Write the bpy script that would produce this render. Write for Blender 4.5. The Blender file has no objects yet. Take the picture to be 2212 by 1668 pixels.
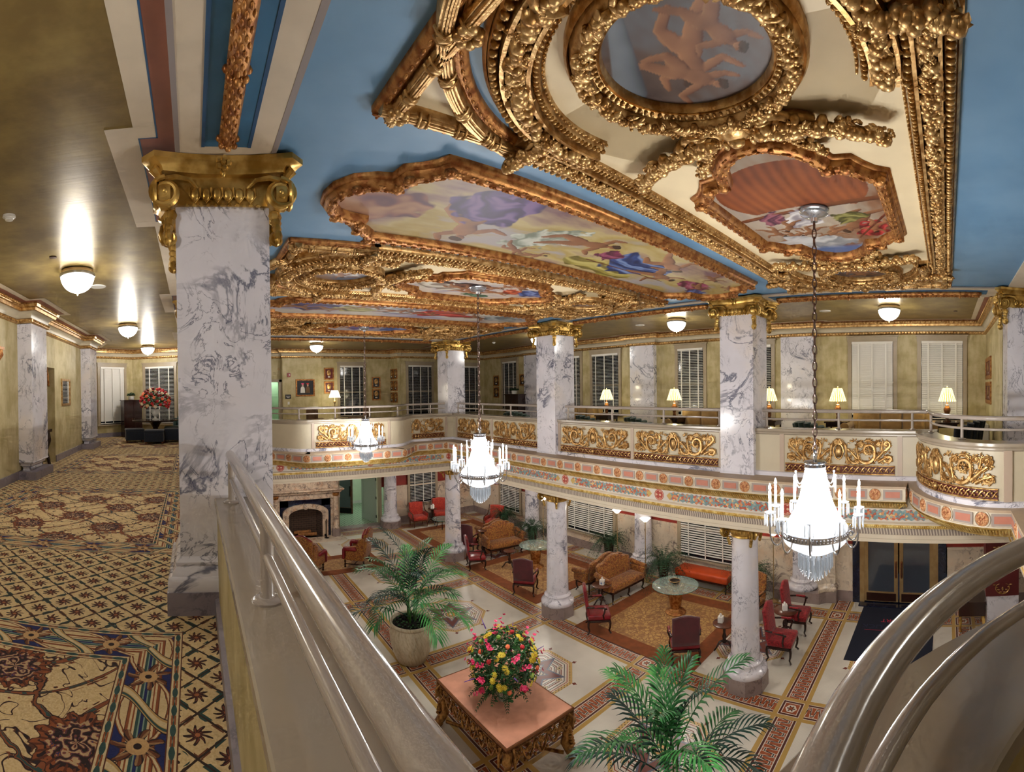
import bpy, math, random
import numpy as np
from mathutils import Vector, Matrix
PI=math.pi; sin=math.sin; cos=math.cos; R=math.radians
rnd=random.Random(7)
scene=bpy.context.scene; COL=scene.collection
M=4.45      # mezzanine floor level above the lobby floor
def lin(c):
    return tuple((x/12.92 if x<=.04045 else ((x+.055)/1.055)**2.4) for x in c)
def hx(s):
    return lin(tuple(int(s[i:i+2],16)/255 for i in (0,2,4)))
# ------------------------------------------------------------------ node language
class E:
    def __init__(s,b,o): s.b=b; s.o=o
    def _m(s,op,*a,clamp=False): return s.b.math(op,s,*a,clamp=clamp)
    def __add__(s,o): return s._m('ADD',o)
    __radd__=__add__
    def __sub__(s,o): return s._m('SUBTRACT',o)
    def __rsub__(s,o): return s.b.math('SUBTRACT',o,s)
    def __mul__(s,o): return s._m('MULTIPLY',o)
    __rmul__=__mul__
    def __truediv__(s,o): return s._m('DIVIDE',o)
    def __neg__(s): return s._m('MULTIPLY',-1.)
    def __lt__(s,o): return s._m('LESS_THAN',o)
    def __gt__(s,o): return s._m('GREATER_THAN',o)
    def abs(s): return s._m('ABSOLUTE')
    def fr(s): return s._m('FRACT')
    def fl(s): return s._m('FLOOR')
    def sin(s): return s._m('SINE')
    def cos(s): return s._m('COSINE')
    def sqrt(s): return s._m('SQRT')
    def mn(s,o): return s._m('MINIMUM',o)
    def mx(s,o): return s._m('MAXIMUM',o)
    def pw(s,o): return s._m('POWER',o)
    def at2(s,o): return s._m('ARCTAN2',o)
    def clamp(s): return s._m('ADD',0.,clamp=True)
    def wrap(s,p): return ((s/p+.5).fr()-.5)*p       # signed distance to nearest multiple of p
    def ss(s,a,b):
        n=s.b.nt.nodes.new('ShaderNodeMapRange'); n.interpolation_type='SMOOTHSTEP'
        s.b.put(n.inputs[0],s); n.inputs[1].default_value=a; n.inputs[2].default_value=b
        return E(s.b,n.outputs[0])
class B:
    def __init__(s,name):
        s.mat=bpy.data.materials.new(name); s.mat.use_nodes=True; s.nt=s.mat.node_tree
        s.nt.nodes.clear()
        s.out=s.nt.nodes.new('ShaderNodeOutputMaterial'); s.p=s.nt.nodes.new('ShaderNodeBsdfPrincipled')
        s.nt.links.new(s.p.outputs[0],s.out.inputs[0]); s._tc=None
    def put(s,sock,v):
        if isinstance(v,E): s.nt.links.new(v.o,sock)
        elif isinstance(v,tuple): sock.default_value=(*v[:3],1.) if len(sock.default_value)==4 else v
        else: sock.default_value=v
    def math(s,op,*a,clamp=False):
        n=s.nt.nodes.new('ShaderNodeMath'); n.operation=op; n.use_clamp=clamp
        for i,x in enumerate(a): s.put(n.inputs[i],x)
        return E(s,n.outputs[0])
    def tc(s,kind='Object'):
        if s._tc is None: s._tc=s.nt.nodes.new('ShaderNodeTexCoord')
        return E(s,s._tc.outputs[kind])
    def xyz(s,kind='Object'):
        n=s.nt.nodes.new('ShaderNodeSeparateXYZ'); s.put(n.inputs[0],s.tc(kind))
        return tuple(E(s,n.outputs[i]) for i in range(3))
    def pos(s):
        g=s.nt.nodes.new('ShaderNodeNewGeometry'); n=s.nt.nodes.new('ShaderNodeSeparateXYZ')
        s.nt.links.new(g.outputs['Position'],n.inputs[0]); s.posv=E(s,g.outputs['Position'])
        return tuple(E(s,n.outputs[i]) for i in range(3))
    def vec(s,x,y,z=0.):
        n=s.nt.nodes.new('ShaderNodeCombineXYZ')
        for i,v in enumerate((x,y,z)): s.put(n.inputs[i],v)
        return E(s,n.outputs[0])
    def noise(s,vec=None,scale=5.,detail=2.,rough=.5,dist=0.,col=False):
        n=s.nt.nodes.new('ShaderNodeTexNoise'); s.put(n.inputs['Vector'],vec if vec is not None else s.tc())
        n.inputs['Scale'].default_value=scale; n.inputs['Detail'].default_value=detail
        n.inputs['Roughness'].default_value=rough; n.inputs['Distortion'].default_value=dist
        return E(s,n.outputs[1 if col else 0])
    def voro(s,vec=None,scale=5.,feature='F1',out=0,rand=1.):
        n=s.nt.nodes.new('ShaderNodeTexVoronoi'); n.feature=feature; s.put(n.inputs['Vector'],vec if vec is not None else s.tc())
        n.inputs['Scale'].default_value=scale; n.inputs['Randomness'].default_value=rand
        return E(s,n.outputs[out])
    def scalev(s,v,k):
        n=s.nt.nodes.new('ShaderNodeVectorMath'); n.operation='MULTIPLY'; s.put(n.inputs[0],v); n.inputs[1].default_value=k
        return E(s,n.outputs[0])
    def mix(s,f,a,b):
        n=s.nt.nodes.new('ShaderNodeMix'); n.data_type='RGBA'
        s.put(n.inputs[0],f); s.put(n.inputs[6],a); s.put(n.inputs[7],b)
        return E(s,n.outputs[2])
    def ramp(s,f,*stops,const=False):
        n=s.nt.nodes.new('ShaderNodeValToRGB'); cr=n.color_ramp
        if const: cr.interpolation='CONSTANT'
        while len(cr.elements)<len(stops): cr.elements.new(.5)
        for e,(p,c) in zip(cr.elements,stops): e.position=p; e.color=(*c,1.)
        s.put(n.inputs[0],f); return E(s,n.outputs[0])
    def attr(s,name):
        n=s.nt.nodes.new('ShaderNodeAttribute'); n.attribute_name=name; return E(s,n.outputs[0])
    def bump(s,h,strength=.3,dist=.01):
        n=s.nt.nodes.new('ShaderNodeBump'); n.inputs['Strength'].default_value=strength; n.inputs['Distance'].default_value=dist
        s.put(n.inputs['Height'],h); s.nt.links.new(n.outputs[0],s.p.inputs['Normal'])
    def fin(s,col=None,rough=.5,metal=0.,**k):
        p=s.p.inputs
        if col is not None: s.put(p['Base Color'],col)
        s.put(p['Roughness'],rough); s.put(p['Metallic'],metal)
        for a,v in k.items():
            s.put(p[{'spec':'Specular IOR Level','coat':'Coat Weight','coatr':'Coat Roughness','trans':'Transmission Weight','ior':'IOR','emc':'Emission Color','ems':'Emission Strength','sheen':'Sheen Weight','alpha':'Alpha'}[a]],v)
        return s.mat
# ------------------------------------------------------------------ mesh builder
class MB:
    def __init__(s): s.v=[]; s.f=[]; s.uv=None
    def n(s): return len(s.v)
    def add(s,vs,fs):
        o=len(s.v); s.v.extend(vs); s.f.extend([tuple(i+o for i in f) for f in fs]); return s
    def box(s,x0,y0,z0,x1,y1,z1):
        return s.add([(x0,y0,z0),(x1,y0,z0),(x1,y1,z0),(x0,y1,z0),(x0,y0,z1),(x1,y0,z1),(x1,y1,z1),(x0,y1,z1)],
          [(0,3,2,1),(4,5,6,7),(0,1,5,4),(1,2,6,5),(2,3,7,6),(3,0,4,7)])
    def cbox(s,c,d): return s.box(c[0]-d[0]/2,c[1]-d[1]/2,c[2]-d[2]/2,c[0]+d[0]/2,c[1]+d[1]/2,c[2]+d[2]/2)
    def rbox(s,x0,y0,z0,x1,y1,z1,r=.03,puff=0.):
        # box with rounded edges (cushion); r = edge radius
        N=3; xs=[]
        def axis(a,b):
            return [a+r*(1-cos(t*PI/2/N)) for t in range(N+1)]+[b-r*(1-cos((N-t)*PI/2/N)) for t in range(N+1)]
        def spread(a,b): return [a,a+r*.3,a+r]+[a+r+(b-a-2*r)*k/3 for k in (1,2)]+[b-r,b-r*.3,b]
        X,Y,Z=spread(x0,x1),spread(y0,y1),spread(z0,z1); n=len(X)-1
        idx={}; vs=[]; fs=[]
        cx,cy,cz=(x0+x1)/2,(y0+y1)/2,(z0+z1)/2
        def vid(i,j,k):
            if (i,j,k) in idx: return idx[i,j,k]
            p=Vector((X[i],Y[j],Z[k])); q=Vector((min(max(p.x,x0+r),x1-r),min(max(p.y,y0+r),y1-r),min(max(p.z,z0+r),z1-r)))
            d=p-q
            if d.length>1e-9: p=q+d.normalized()*r
            if puff:
                u=1-((p.x-cx)/(x1-x0)*2)**2; w=1-((p.y-cy)/(y1-y0)*2)**2
                if p.z>cz: p.z+=puff*max(u,0)*max(w,0)
            idx[i,j,k]=len(vs); vs.append(tuple(p)); return idx[i,j,k]
        for a in range(n):
            for b in range(n):
                fs.append((vid(a,b,0),vid(a,b+1,0),vid(a+1,b+1,0),vid(a+1,b,0)))
                fs.append((vid(a,b,n),vid(a+1,b,n),vid(a+1,b+1,n),vid(a,b+1,n)))
                fs.append((vid(a,0,b),vid(a+1,0,b),vid(a+1,0,b+1),vid(a,0,b+1)))
                fs.append((vid(a,n,b),vid(a,n,b+1),vid(a+1,n,b+1),vid(a+1,n,b)))
                fs.append((vid(0,a,b),vid(0,a,b+1),vid(0,a+1,b+1),vid(0,a+1,b)))
                fs.append((vid(n,a,b),vid(n,a+1,b),vid(n,a+1,b+1),vid(n,a,b+1)))
        return s.add(vs,fs)
    def lathe(s,prof,c=(0,0,0),n=24,sx=1.,sy=1.,flute=None,cap=True):
        vs=[];fs=[]; k=len(prof)
        for i in range(n):
            a=2*PI*i/n; m=1+(flute(a) if flute else 0)
            for r,z in prof: vs.append((c[0]+r*m*cos(a)*sx,c[1]+r*m*sin(a)*sy,c[2]+z))
        for i in range(n):
            j=(i+1)%n
            for q in range(k-1): fs.append((i*k+q,j*k+q,j*k+q+1,i*k+q+1))
        if cap:
            if prof[0][0]>1e-6: fs.append(tuple(i*k for i in range(n))[::-1])
            if prof[-1][0]>1e-6: fs.append(tuple(i*k+k-1 for i in range(n)))
        return s.add(vs,fs)
    def tube(s,pts,r,n=6,closed=False,cap=True,flat=1.):
        P=[Vector(p) for p in pts]; m=len(P)
        rr=r if callable(r) else (lambda t:r)
        vs=[];fs=[]; up=None
        for i in range(m):
            if closed: t=P[(i+1)%m]-P[i-1]
            else: t=P[min(i+1,m-1)]-P[max(i-1,0)]
            if t.length<1e-9: t=Vector((0,0,1))
            t.normalize()
            if up is None: up=t.orthogonal().normalized() if abs(t.z)>.95 else Vector((0,0,1))
            u=(up-t*up.dot(t))
            if u.length<1e-5: u=t.orthogonal()
            u.normalize(); w=t.cross(u); up=u
            q=rr(i/max(m-1,1))
            for k in range(n):
                a=2*PI*k/n; d=u*(cos(a)*q*flat)+w*(sin(a)*q); vs.append(tuple(P[i]+d))
        for i in range(m if closed else m-1):
            j=(i+1)%m
            for k in range(n):
                l=(k+1)%n; fs.append((i*n+k,i*n+l,j*n+l,j*n+k))
        if cap and not closed:
            fs.append(tuple(range(n))[::-1]); fs.append(tuple((m-1)*n+k for k in range(n)))
        return s.add(vs,fs)
    def ball(s,c,r,u=8,v=5,mat=None):
        rx,ry,rz=(r,r,r) if not isinstance(r,(tuple,list)) else r
        vs=[(0,0,-1)]
        for j in range(1,v):
            b=-PI/2+PI*j/v
            for i in range(u): a=2*PI*i/u; vs.append((cos(a)*cos(b),sin(a)*cos(b),sin(b)))
        vs.append((0,0,1)); fs=[]
        for i in range(u):
            l=(i+1)%u
            fs.append((0,1+l,1+i)); e=1+(v-2)*u; fs.append((len(vs)-1,e+i,e+l))
            for j in range(v-2): a=1+j*u; fs.append((a+i,a+l,a+u+l,a+u+i))
        out=[]
        for p in vs:
            q=Vector((p[0]*rx,p[1]*ry,p[2]*rz))
            if mat is not None: q=mat@q
            out.append((q[0]+c[0],q[1]+c[1],q[2]+c[2]))
        return s.add(out,fs)
    def prism(s,poly,z0,z1):
        n=len(poly)
        return s.add([(x,y,z0) for x,y in poly]+[(x,y,z1) for x,y in poly],
          [tuple(range(n))[::-1],tuple(range(n,2*n))]+[(i,(i+1)%n,n+(i+1)%n,n+i) for i in range(n)])
    def sweep(s,path,prof,closed=False,uv=False,cap=True):
        # profile (offset to the left of travel, z) carried along a plan path with mitred corners
        P=[Vector(p[:2]) for p in path]; m=len(P); k=len(prof); vs=[];fs=[];L=[0.]
        for i in range(1,m+(1 if closed else 0)): L.append(L[-1]+(P[i%m]-P[i-1]).length)
        pl=[0.]
        for i in range(1,k): pl.append(pl[-1]+math.hypot(prof[i][0]-prof[i-1][0],prof[i][1]-prof[i-1][1]))
        rings=m+1 if closed else m
        for i in range(rings):
            q=i%m
            a=(P[q]-P[q-1]) if (closed or q>0) else None
            b=(P[(q+1)%m]-P[q]) if (closed or q<m-1) else None
            if a is None: a=b
            if b is None: b=a
            a=a.normalized(); b=b.normalized(); na=Vector((-a.y,a.x)); nb=Vector((-b.y,b.x))
            nn=na+nb
            if nn.length<1e-6: nn=na
            nn.normalize(); nn=nn/max(nn.dot(na),.3)
            for o,z in prof: vs.append((P[q].x+nn.x*o,P[q].y+nn.y*o,z))
        base=len(s.v); uvs={}
        for i in range(rings-1):
            for q in range(k-1):
                fs.append((i*k+q,(i+1)*k+q,(i+1)*k+q+1,i*k+q+1))
        if cap and not closed:
            fs.append(tuple(range(k))); fs.append(tuple((m-1)*k+q for q in range(k))[::-1])
        if uv:
            if s.uv is None: s.uv={}
            for i in range(rings):
                for q in range(k): s.uv[base+i*k+q]=(L[i],pl[q])
        return s.add(vs,fs)
    def xf(s,mt,start=0):
        for i in range(start,len(s.v)): s.v[i]=tuple(mt@Vector(s.v[i]))
        return s
    def build(s,name,mat,parent=None,smooth=35,loc=None):
        me=bpy.data.meshes.new(name)
        if loc is not None: s.v=[(a-loc[0],b-loc[1],c-loc[2]) for a,b,c in s.v]
        me.from_pydata(s.v,[],s.f)
        if s.uv:
            u=me.uv_layers.new(name='UVMap'); idx=np.empty(len(me.loops),dtype=np.int32); me.loops.foreach_get('vertex_index',idx)
            arr=np.zeros((len(s.v),2),dtype=np.float32)
            for k,v in s.uv.items(): arr[k]=v
            u.data.foreach_set('uv',arr[idx].ravel())
        if smooth:
            me.polygons.foreach_set('use_smooth',[True]*len(me.polygons))
            if smooth<180: me.set_sharp_from_angle(angle=R(smooth))
        me.update()
        if mat is not None: me.materials.append(mat)
        o=bpy.data.objects.new(name,me); COL.objects.link(o)
        if parent is not None: o.parent=parent
        if loc is not None: o.location=loc
        return o
def fixn(o):
    import bmesh
    bm=bmesh.new(); bm.from_mesh(o.data); bmesh.ops.recalc_face_normals(bm,faces=bm.faces); bm.to_mesh(o.data); bm.free(); return o
def tag(o,label=None,cat=None,group=None,kind=None):
    if label: o['label']=label
    if cat: o['category']=cat
    if group: o['group']=group
    if kind: o['kind']=kind
    return o
def thing(name,label,cat,loc=(0,0,0),rz=0.,group=None):
    o=bpy.data.objects.new(name,None); o.empty_display_size=.1; COL.objects.link(o); o.location=loc; o.rotation_euler=(0,0,rz)
    return tag(o,label,cat,group)
def struct(name,mb,mat,parent=None,smooth=35):
    o=mb.build(name,mat,parent,smooth)
    if parent is None: o['kind']='structure'
    return o
def sgroup(name):
    o=bpy.data.objects.new(name,None); o.empty_display_size=.1; COL.objects.link(o); o['kind']='structure'; return o
def dup(root,loc=None,rz=None,label=None,group=None,scale=None):
    def cp(o,par):
        c=o.copy(); COL.objects.link(c)
        if par is not None: c.parent=par
        for ch in list(o.children): cp(ch,c)
        return c
    r=cp(root,None)
    if loc is not None: r.location=loc
    if rz is not None: r.rotation_euler=(0,0,rz)
    if scale is not None: r.scale=scale
    if label: r['label']=label
    if group: r['group']=group
    return r
def arc(cx,cy,rx,ry,a0,a1,n):
    return [(cx+rx*cos(a0+(a1-a0)*i/n),cy+ry*sin(a0+(a1-a0)*i/n)) for i in range(n+1)]
def resample(path,step,closed=False):
    P=[Vector(p) for p in path]
    if closed: P=P+[P[0]]
    L=sum((P[i+1]-P[i]).length for i in range(len(P)-1)); n=max(1,round(L/step)); out=[]; seg=0; acc=0.
    for k in range(n if closed else n+1):
        t=L*k/n
        while seg<len(P)-2 and acc+(P[seg+1]-P[seg]).length<t-1e-9: acc+=(P[seg+1]-P[seg]).length; seg+=1
        d=P[seg+1]-P[seg]; l=max(d.length,1e-9); q=P[seg]+d*((t-acc)/l); out.append((q,d/l))
    return out
# ------------------------------------------------------------------ materials
MT={}
def plain(name,col,rough=.5,metal=0.,var=.0,vs=6.,bumps=0.,bscale=60.,**k):
    b=B(name); c=hx(col) if isinstance(col,str) else col
    o=c
    if var:
        n=b.noise(scale=vs,detail=4.)
        o=b.mix(n.ss(.3,.7),tuple(v*(1-var) for v in c),tuple(min(1,v*(1+var)) for v in c))
    if bumps: b.bump(b.noise(scale=bscale,detail=3.),bumps,.004)
    MT[name]=b.fin(o,rough,metal,**k); return MT[name]
def marble(name,base,vein,sc=1.6,warm=None,thr=.045,rough=.16,w2=.5):
    b=B(name); b.pos(); v=b.posv
    n1=b.noise(v,sc,6.,.62,.9); d=(n1-.5).abs()
    m=b.noise(b.scalev(v,(1.,1.,.8)),sc*.9,3.,.5)
    big=(1.-d.ss(0.,thr))*m.ss(.45,.62)
    n2=b.noise(b.scalev(v,(1.3,1.3,.9)),sc*2.3,7.,.6,1.4); fine=(1.-(n2-.5).abs().ss(0.,thr*.55))*b.noise(v,sc*1.4,2.).ss(.42,.6)
    cl=b.noise(v,sc*1.2,4.)
    c=b.mix(cl.ss(.3,.75),tuple(x*.86 for x in base),base)
    if warm: c=b.mix(b.noise(v,sc*.8,3.).ss(.5,.75),c,warm)
    c=b.mix((fine*w2).clamp(),c,vein)
    c=b.mix((big*.8).clamp(),c,vein)
    MT[name]=b.fin(c,rough,0.); return MT[name]
marble('marble_white',hx('e4e2ec'),hx('343c5e'),1.35,hx('e0d8d6'),.036,.16,.8)
marble('marble_cream',hx('e2d2bd'),hx('5b4a50'),1.7,hx('e0bfa0'),.04,.25)
marble('marble_fire',hx('d6bfa8'),hx('5a4a4e'),5.,hx('c9a183'),.07,.25,.9)
marble('marble_base',hx('9b8a86'),hx('6c5d60'),3.,None,.05,.35)
marble('marble_grey',hx('8d8590'),hx('5b5666'),3.,None,.05,.35)
marble('marble_navy',hx('151b30'),hx('3b4663'),5.,None,.03,.15)
def gold(name,a,c,rough=.3,sc=14.,bm=.35,bs=38.,met=.72):
    b=B(name); n=b.noise(scale=sc,detail=4.); 
    b.bump(b.noise(scale=bs,detail=3.),bm,.01)
    MT[name]=b.fin(b.mix(n.ss(.35,.65),a,c),n*.25+(rough-.1),met); return MT[name]
gold('gilt',hx('a0753f'),hx('d4b078'),.34)
gold('gilt_dark',hx('6e4520'),hx('b5864a'),.36)
gold('gilt_red',hx('8a5228'),hx('bf8a50'),.42)
gold('gilt_bright',hx('c9a24e'),hx('ecd590'),.34,10.,.1,38.,.5)
gold('gilt_old',hx('a07a34'),hx('d6b368'),.30,6.,.12,38.,.78)
gold('brass',hx('a5875a'),hx('b59a6c'),.38,4.,.0,20.,.5)
gold('rosette_paint',hx('a8643e'),hx('d9a878'),.45,30.,.1,38.,.15)
plain('brown_bole',hx('6e4026'),.45,0.,.2,20.)
b=B('gold_ceiling'); x,y,z=b.pos(); n=b.noise(b.posv,3.,4.,.6); n2=b.noise(b.scalev(b.posv,(1.,14.,1.)),2.,3.)
b.bump(n2,.035,.02)
MT['gold_ceiling']=b.fin(b.mix(n.ss(.3,.75),hx('75623a'),hx('97834f')),.33,.35)
b=B('olive_wall'); x,y,z=b.pos(); n=b.noise(b.posv,2.4,5.,.6); n3=b.noise(b.scalev(b.posv,(1.,1.,.25)),9.,3.)
MT['olive_wall']=b.fin(b.mix((n*.7+n3*.3).ss(.35,.65),hx('a99a6b'),hx('c6b990')),.55,0.)
b=B('blue_paint'); b.pos(); n=b.noise(b.posv,1.2,4.)
MT['blue_paint']=b.fin(b.mix(n.ss(.3,.7),hx('5f8bb2'),hx('7099bd')),.5,0.)
plain('deep_blue','2f6a93',.5,0.,.08)
plain('line_blue','1f4f7a',.5)
plain('band_cream','cfc3b0',.5,0.,.05,4.)
plain('band_rose','8a5646',.5,0.,.12,4.)
plain('band_grey','8f8788',.5)
plain('cream_paint','d9cdb9',.4,0.,.03,3.)
plain('cream_field','e3d3b0',.5,0.,.06,2.)
plain('sandy','b59f86',.5,0.,.06,5.)
plain('enamel','a89d95',.16,0.,0.,spec=.6,coat=.5,coatr=.08)
plain('enamel_ledge','a09484',.2,0.,.04,3.,spec=.5)
plain('panel_paint','c3b8a0',.4,0.,.03,3.)
plain('strip_taupe','b8a594',.4)
plain('salmon','bd7a66',.5,0.,.06,8.)
plain('mauve_line','a3968f',.5)
plain('red_wall','8d2a20',.5,0.,.15,3.)
plain('maroon','5d1a1c',.45,0.,.1,8.)
plain('trim_greige','a5967f',.4,0.,.05,4.)
plain('white_trim','d8d5cf',.4)
plain('blind_white','e6e3dd',.45)
plain('dark_wood','2a1310',.25,0.,.3,10.,coat=.4,coatr=.1)
plain('mid_wood','5a2f1c',.3,0.,.3,12.,coat=.3,coatr=.15)
plain('bronze','8a5a38',.4,.7,.1)
plain('bronze_dark','3a1f18',.4,.5,.1)
plain('black_iron','101012',.4,.6)
plain('navy_fabric','141d2b',.9,0.,.25,40.,bumps=.4,bscale=180.,sheen=.2)
plain('teal_fabric','2f4a47',.8,0.,.2,10.,bumps=.3,bscale=150.,sheen=.3)
plain('tan_fabric','9a7a48',.85,0.,.12,8.,bumps=.3,bscale=150.,sheen=.3)
plain('brown_fabric','6e5238',.85,0.,.15,8.,bumps=.3,bscale=150.)
plain('leather_red','7e1420',.3,0.,.25,6.,bumps=.15,bscale=120.,coat=.2,coatr=.3)
plain('maroon_velvet','4e0d18',.6,0.,.2,5.,sheen=.4)
plain('orange_vinyl','c1491c',.45,0.,.08,6.)
plain('paper_white','e9e7e2',.7)
plain('pale_blue_ink','6f87ac',.7)
plain('soil','120d0a',.9,0.,.4,30.)
plain('white_ceramic','e4e2dc',.2)
plain('plastic_white','dcdad4',.4)
plain('red_plastic','8c1a1c',.35)
plain('black_plate','15161c',.35)
plain('mint_wall','cfdcc2',.5,0.,.05,3.)
plain('door_grey','9aa69a',.45)
plain('mat_navy','0a1226',.95,0.,.3,60.,bumps=.4,bscale=200.)
plain('mat_red','b3243c',.9)
plain('mat_dark','1c2440',.95)
plain('silver','b9bcc4',.22,1.)
plain('chain_metal','7c6a66',.3,1.,.2,30.)
plain('bowl_black','14120f',.3)
plain('bark','8a5a2c',.8,0.,.4,12.,bumps=.6,bscale=40.)
plain('brick','6b4536',.8,0.,.3,20.)
plain('night_sky','05070d',.1,0.,0.)
plain('wax','efece2',.5,emc=(1.,.95,.85),ems=.1)
def leafm(name,a,c,rough=.4):
    b=B(name); n=b.noise(scale=7.,detail=2.)
    MT[name]=b.fin(b.mix(n.ss(.3,.7),hx(a),hx(c)),rough,0.); return MT[name]
leafm('palm_leaf','124423','2f7a3c'); leafm('palm_leaf_light','2b7d38','58a858'); leafm('palm_leaf_dark','08221f','16453a')
leafm('fern','0f2a18','24502b',.6); leafm('foliage','12361a','2f6a2c',.55); leafm('stem_green','2c5a2a','47702f')
for nm,a,c in (('pet_pink','d81e5c','ff5c8e'),('pet_yellow','c9a514','f0dc4c'),('pet_red','a8101c','e0323c'),('pet_coral','e8542c','ff8a5c'),('pet_purple','4a2080','8058c0'),
               ('pet_cream','d9b98c','f4dcc0'),('pet_dark','6d0f14','9c1c20'),('pet_green','6d9a2c','a4c45c')): leafm(nm,a,c,.6)
# planter: streaked travertine
b=B('travertine'); x,y,z=b.xyz(); ang=y.at2(x); n=b.noise(b.vec(ang.cos()*1.+z*.9,ang.sin(),z*.22),7.,4.,.6)
MT['travertine']=b.fin(b.ramp(n,(.3,hx('a89878')),(.5,hx('cfc4ac')),(.62,hx('b8a88a')),(.8,hx('d9d0bc'))),.45,0.)
# damask fabrics
def damask(name,a,c,d,sc=26.):
    b=B(name); v=b.tc(); w=b.noise(v,sc*.5,2.,col=True)
    n=b.nt.nodes.new('ShaderNodeVectorMath'); n.operation='MULTIPLY_ADD'; b.put(n.inputs[0],w); n.inputs[1].default_value=(.12,.12,.12); b.put(n.inputs[2],v); vv=E(b,n.outputs[0])
    k=b.voro(vv,sc,'DISTANCE_TO_EDGE'); k2=b.voro(vv,sc*.45,'F1')
    f=k.ss(.05,.16)*k2.ss(.25,.45)
    c1=b.mix(f,a,c); c1=b.mix(b.noise(v,sc*1.6,2.).ss(.55,.62),c1,d); b.bump(f,.3,.004)
    MT[name]=b.fin(c1,.75,0.,sheen=.2); return MT[name]
damask('gold_damask',hx('6e3d12'),hx('b07a2c'),hx('8a3a1a'),22.)
damask('red_damask',hx('7a0c14'),hx('b3202a'),hx('8e141c'),24.)
damask('red_stripe',hx('a8281c'),hx('c8452c'),hx('a8281c'),14.)
damask('rug_field',hx('8a5a26'),hx('b58c48'),hx('9c7034'),9.)
plain('rug_border','7e4420',.95,0.,.15,5.,bumps=.3,bscale=200.)
plain('rug_pink',hx('a06a4a'),.95,0.,.15,5.)
# glass
b=B('glass'); MT['glass']=b.fin((.55,.75,.68),.03,0.,spec=.9,alpha=.22)
b=B('glass_edge'); MT['glass_edge']=b.fin((.25,.55,.48),.05,0.,trans=.6)
b=B('window_dark'); n=b.noise(scale=1.5,detail=2.); MT['window_dark']=b.fin(b.mix(n.ss(.45,.75),(.002,.004,.009),(.01,.02,.04)),.05,0.)
b=B('door_glass'); MT['door_glass']=b.fin((.05,.06,.08),.06,0.,spec=.9)
b=B('mirror_glass'); MT['mirror_glass']=b.fin((.8,.8,.8),.03,1.)
# lamps (things that give off light)
def lamp(name,col,s,rough=.4):
    b=B(name); MT[name]=b.fin((.9,.9,.88),rough,0.,emc=col,ems=s); return MT[name]
lamp('globe_light',(1.,.95,.84),16.)
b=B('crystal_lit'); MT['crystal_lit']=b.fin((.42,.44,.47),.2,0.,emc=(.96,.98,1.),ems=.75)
lamp('flame_bulb',(1.,.95,.86),45.)
lamp('candle_lit',(1.,.96,.9),1.1)
lamp('torch_light',(1.,.93,.76),22.)
lamp('mint_glow',(.62,1.,.78),3.2)
b=B('pleated_shade'); x,y,z=b.xyz(); a=y.at2(x); st=(a*22.).sin().ss(-.3,.6)
MT['pleated_shade']=b.fin(b.mix(st,hx('c9bd6a'),hx('efe8b8')),.7,0.,emc=b.mix(st,hx('d6cf6a'),hx('fff2c8')),ems=st*1.6+.9)
b=B('plain_shade'); MT['plain_shade']=b.fin(hx('f2ecd8'),.7,0.,emc=hx('fff3d2'),ems=3.)
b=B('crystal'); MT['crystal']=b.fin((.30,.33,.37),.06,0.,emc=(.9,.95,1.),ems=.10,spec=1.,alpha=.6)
plain('silver_white','c9ced8',.2,1.,emc=(.9,.95,1.),ems=.05)
# painted colour attribute
b=B('painting'); MT['painting']=b.fin(b.attr('Col'),.5,0.)
# ------------------------------------------------------------------ lobby mosaic
b=B('mosaic'); x,y,z=b.pos()
def dist_list(v,L):
    o=None
    for c in L:
        d=v-c; o=(d.abs(),d) if o is None else (o[0].mn(d.abs()),None)
    return o[0]
bx=(x-4.68).wrap(3.87); by=(y-2.91).wrap(3.33)
ax_,ay_=bx.abs(),by.abs()
inY=ax_<.3; inX=ay_<.3
mosaic_white=b.mix(b.noise(b.posv,.9,4.).ss(.3,.75),hx('c3bdb2'),hx('dcd7cb'))
tile=(b.voro(b.posv,42.,'DISTANCE_TO_EDGE',0,.15)<.06)*.16
mosaic_white=b.mix(tile,mosaic_white,hx('8d867c'))
GOLD_,RUST,MAR,BLK,WHT=hx('b4924f'),hx('9a4f2c'),hx('4f2420'),hx('1c1a1e'),hx('cfc8bb')
def bandcol(e,ea,t):
    # wave of squared S curves along the band
    ph=t*(2*PI/.168); s4=ph.sin()*2.; sq=(s4.mn(1.)).mx(-1.)
    slope=(s4.abs()<1.)*4.6+1.
    d=(e-sq*.088).abs()/slope
    core=b.mix(d<.024,RUST,WHT); core=b.mix(d<.0105,core,BLK)
    c=b.mix(ea>.14,core,WHT); c=b.mix(ea>.157,c,MAR); c=b.mix(ea>.198,c,WHT); c=b.mix(ea>.212,c,GOLD_)
    return c
cY=bandcol(bx,ax_,y); cX=bandcol(by,ay_,x)
mmx=ax_.mx(ay_); rr=(bx*bx+by*by).sqrt(); an=by.at2(bx)
hexd=ax_.mx(ay_*.87+ax_*.5)
box=b.mix(hexd<.1,RUST,WHT); box=b.mix((rr+(an*6.).cos()*.022)<.062,box,BLK); box=b.mix((rr+(an*6.).cos()*.018)<.04,box,RUST)
box=b.mix(mmx>.14,box,WHT); box=b.mix(mmx>.157,box,MAR); box=b.mix(mmx>.198,box,WHT); box=b.mix(mmx>.212,box,GOLD_)
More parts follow.
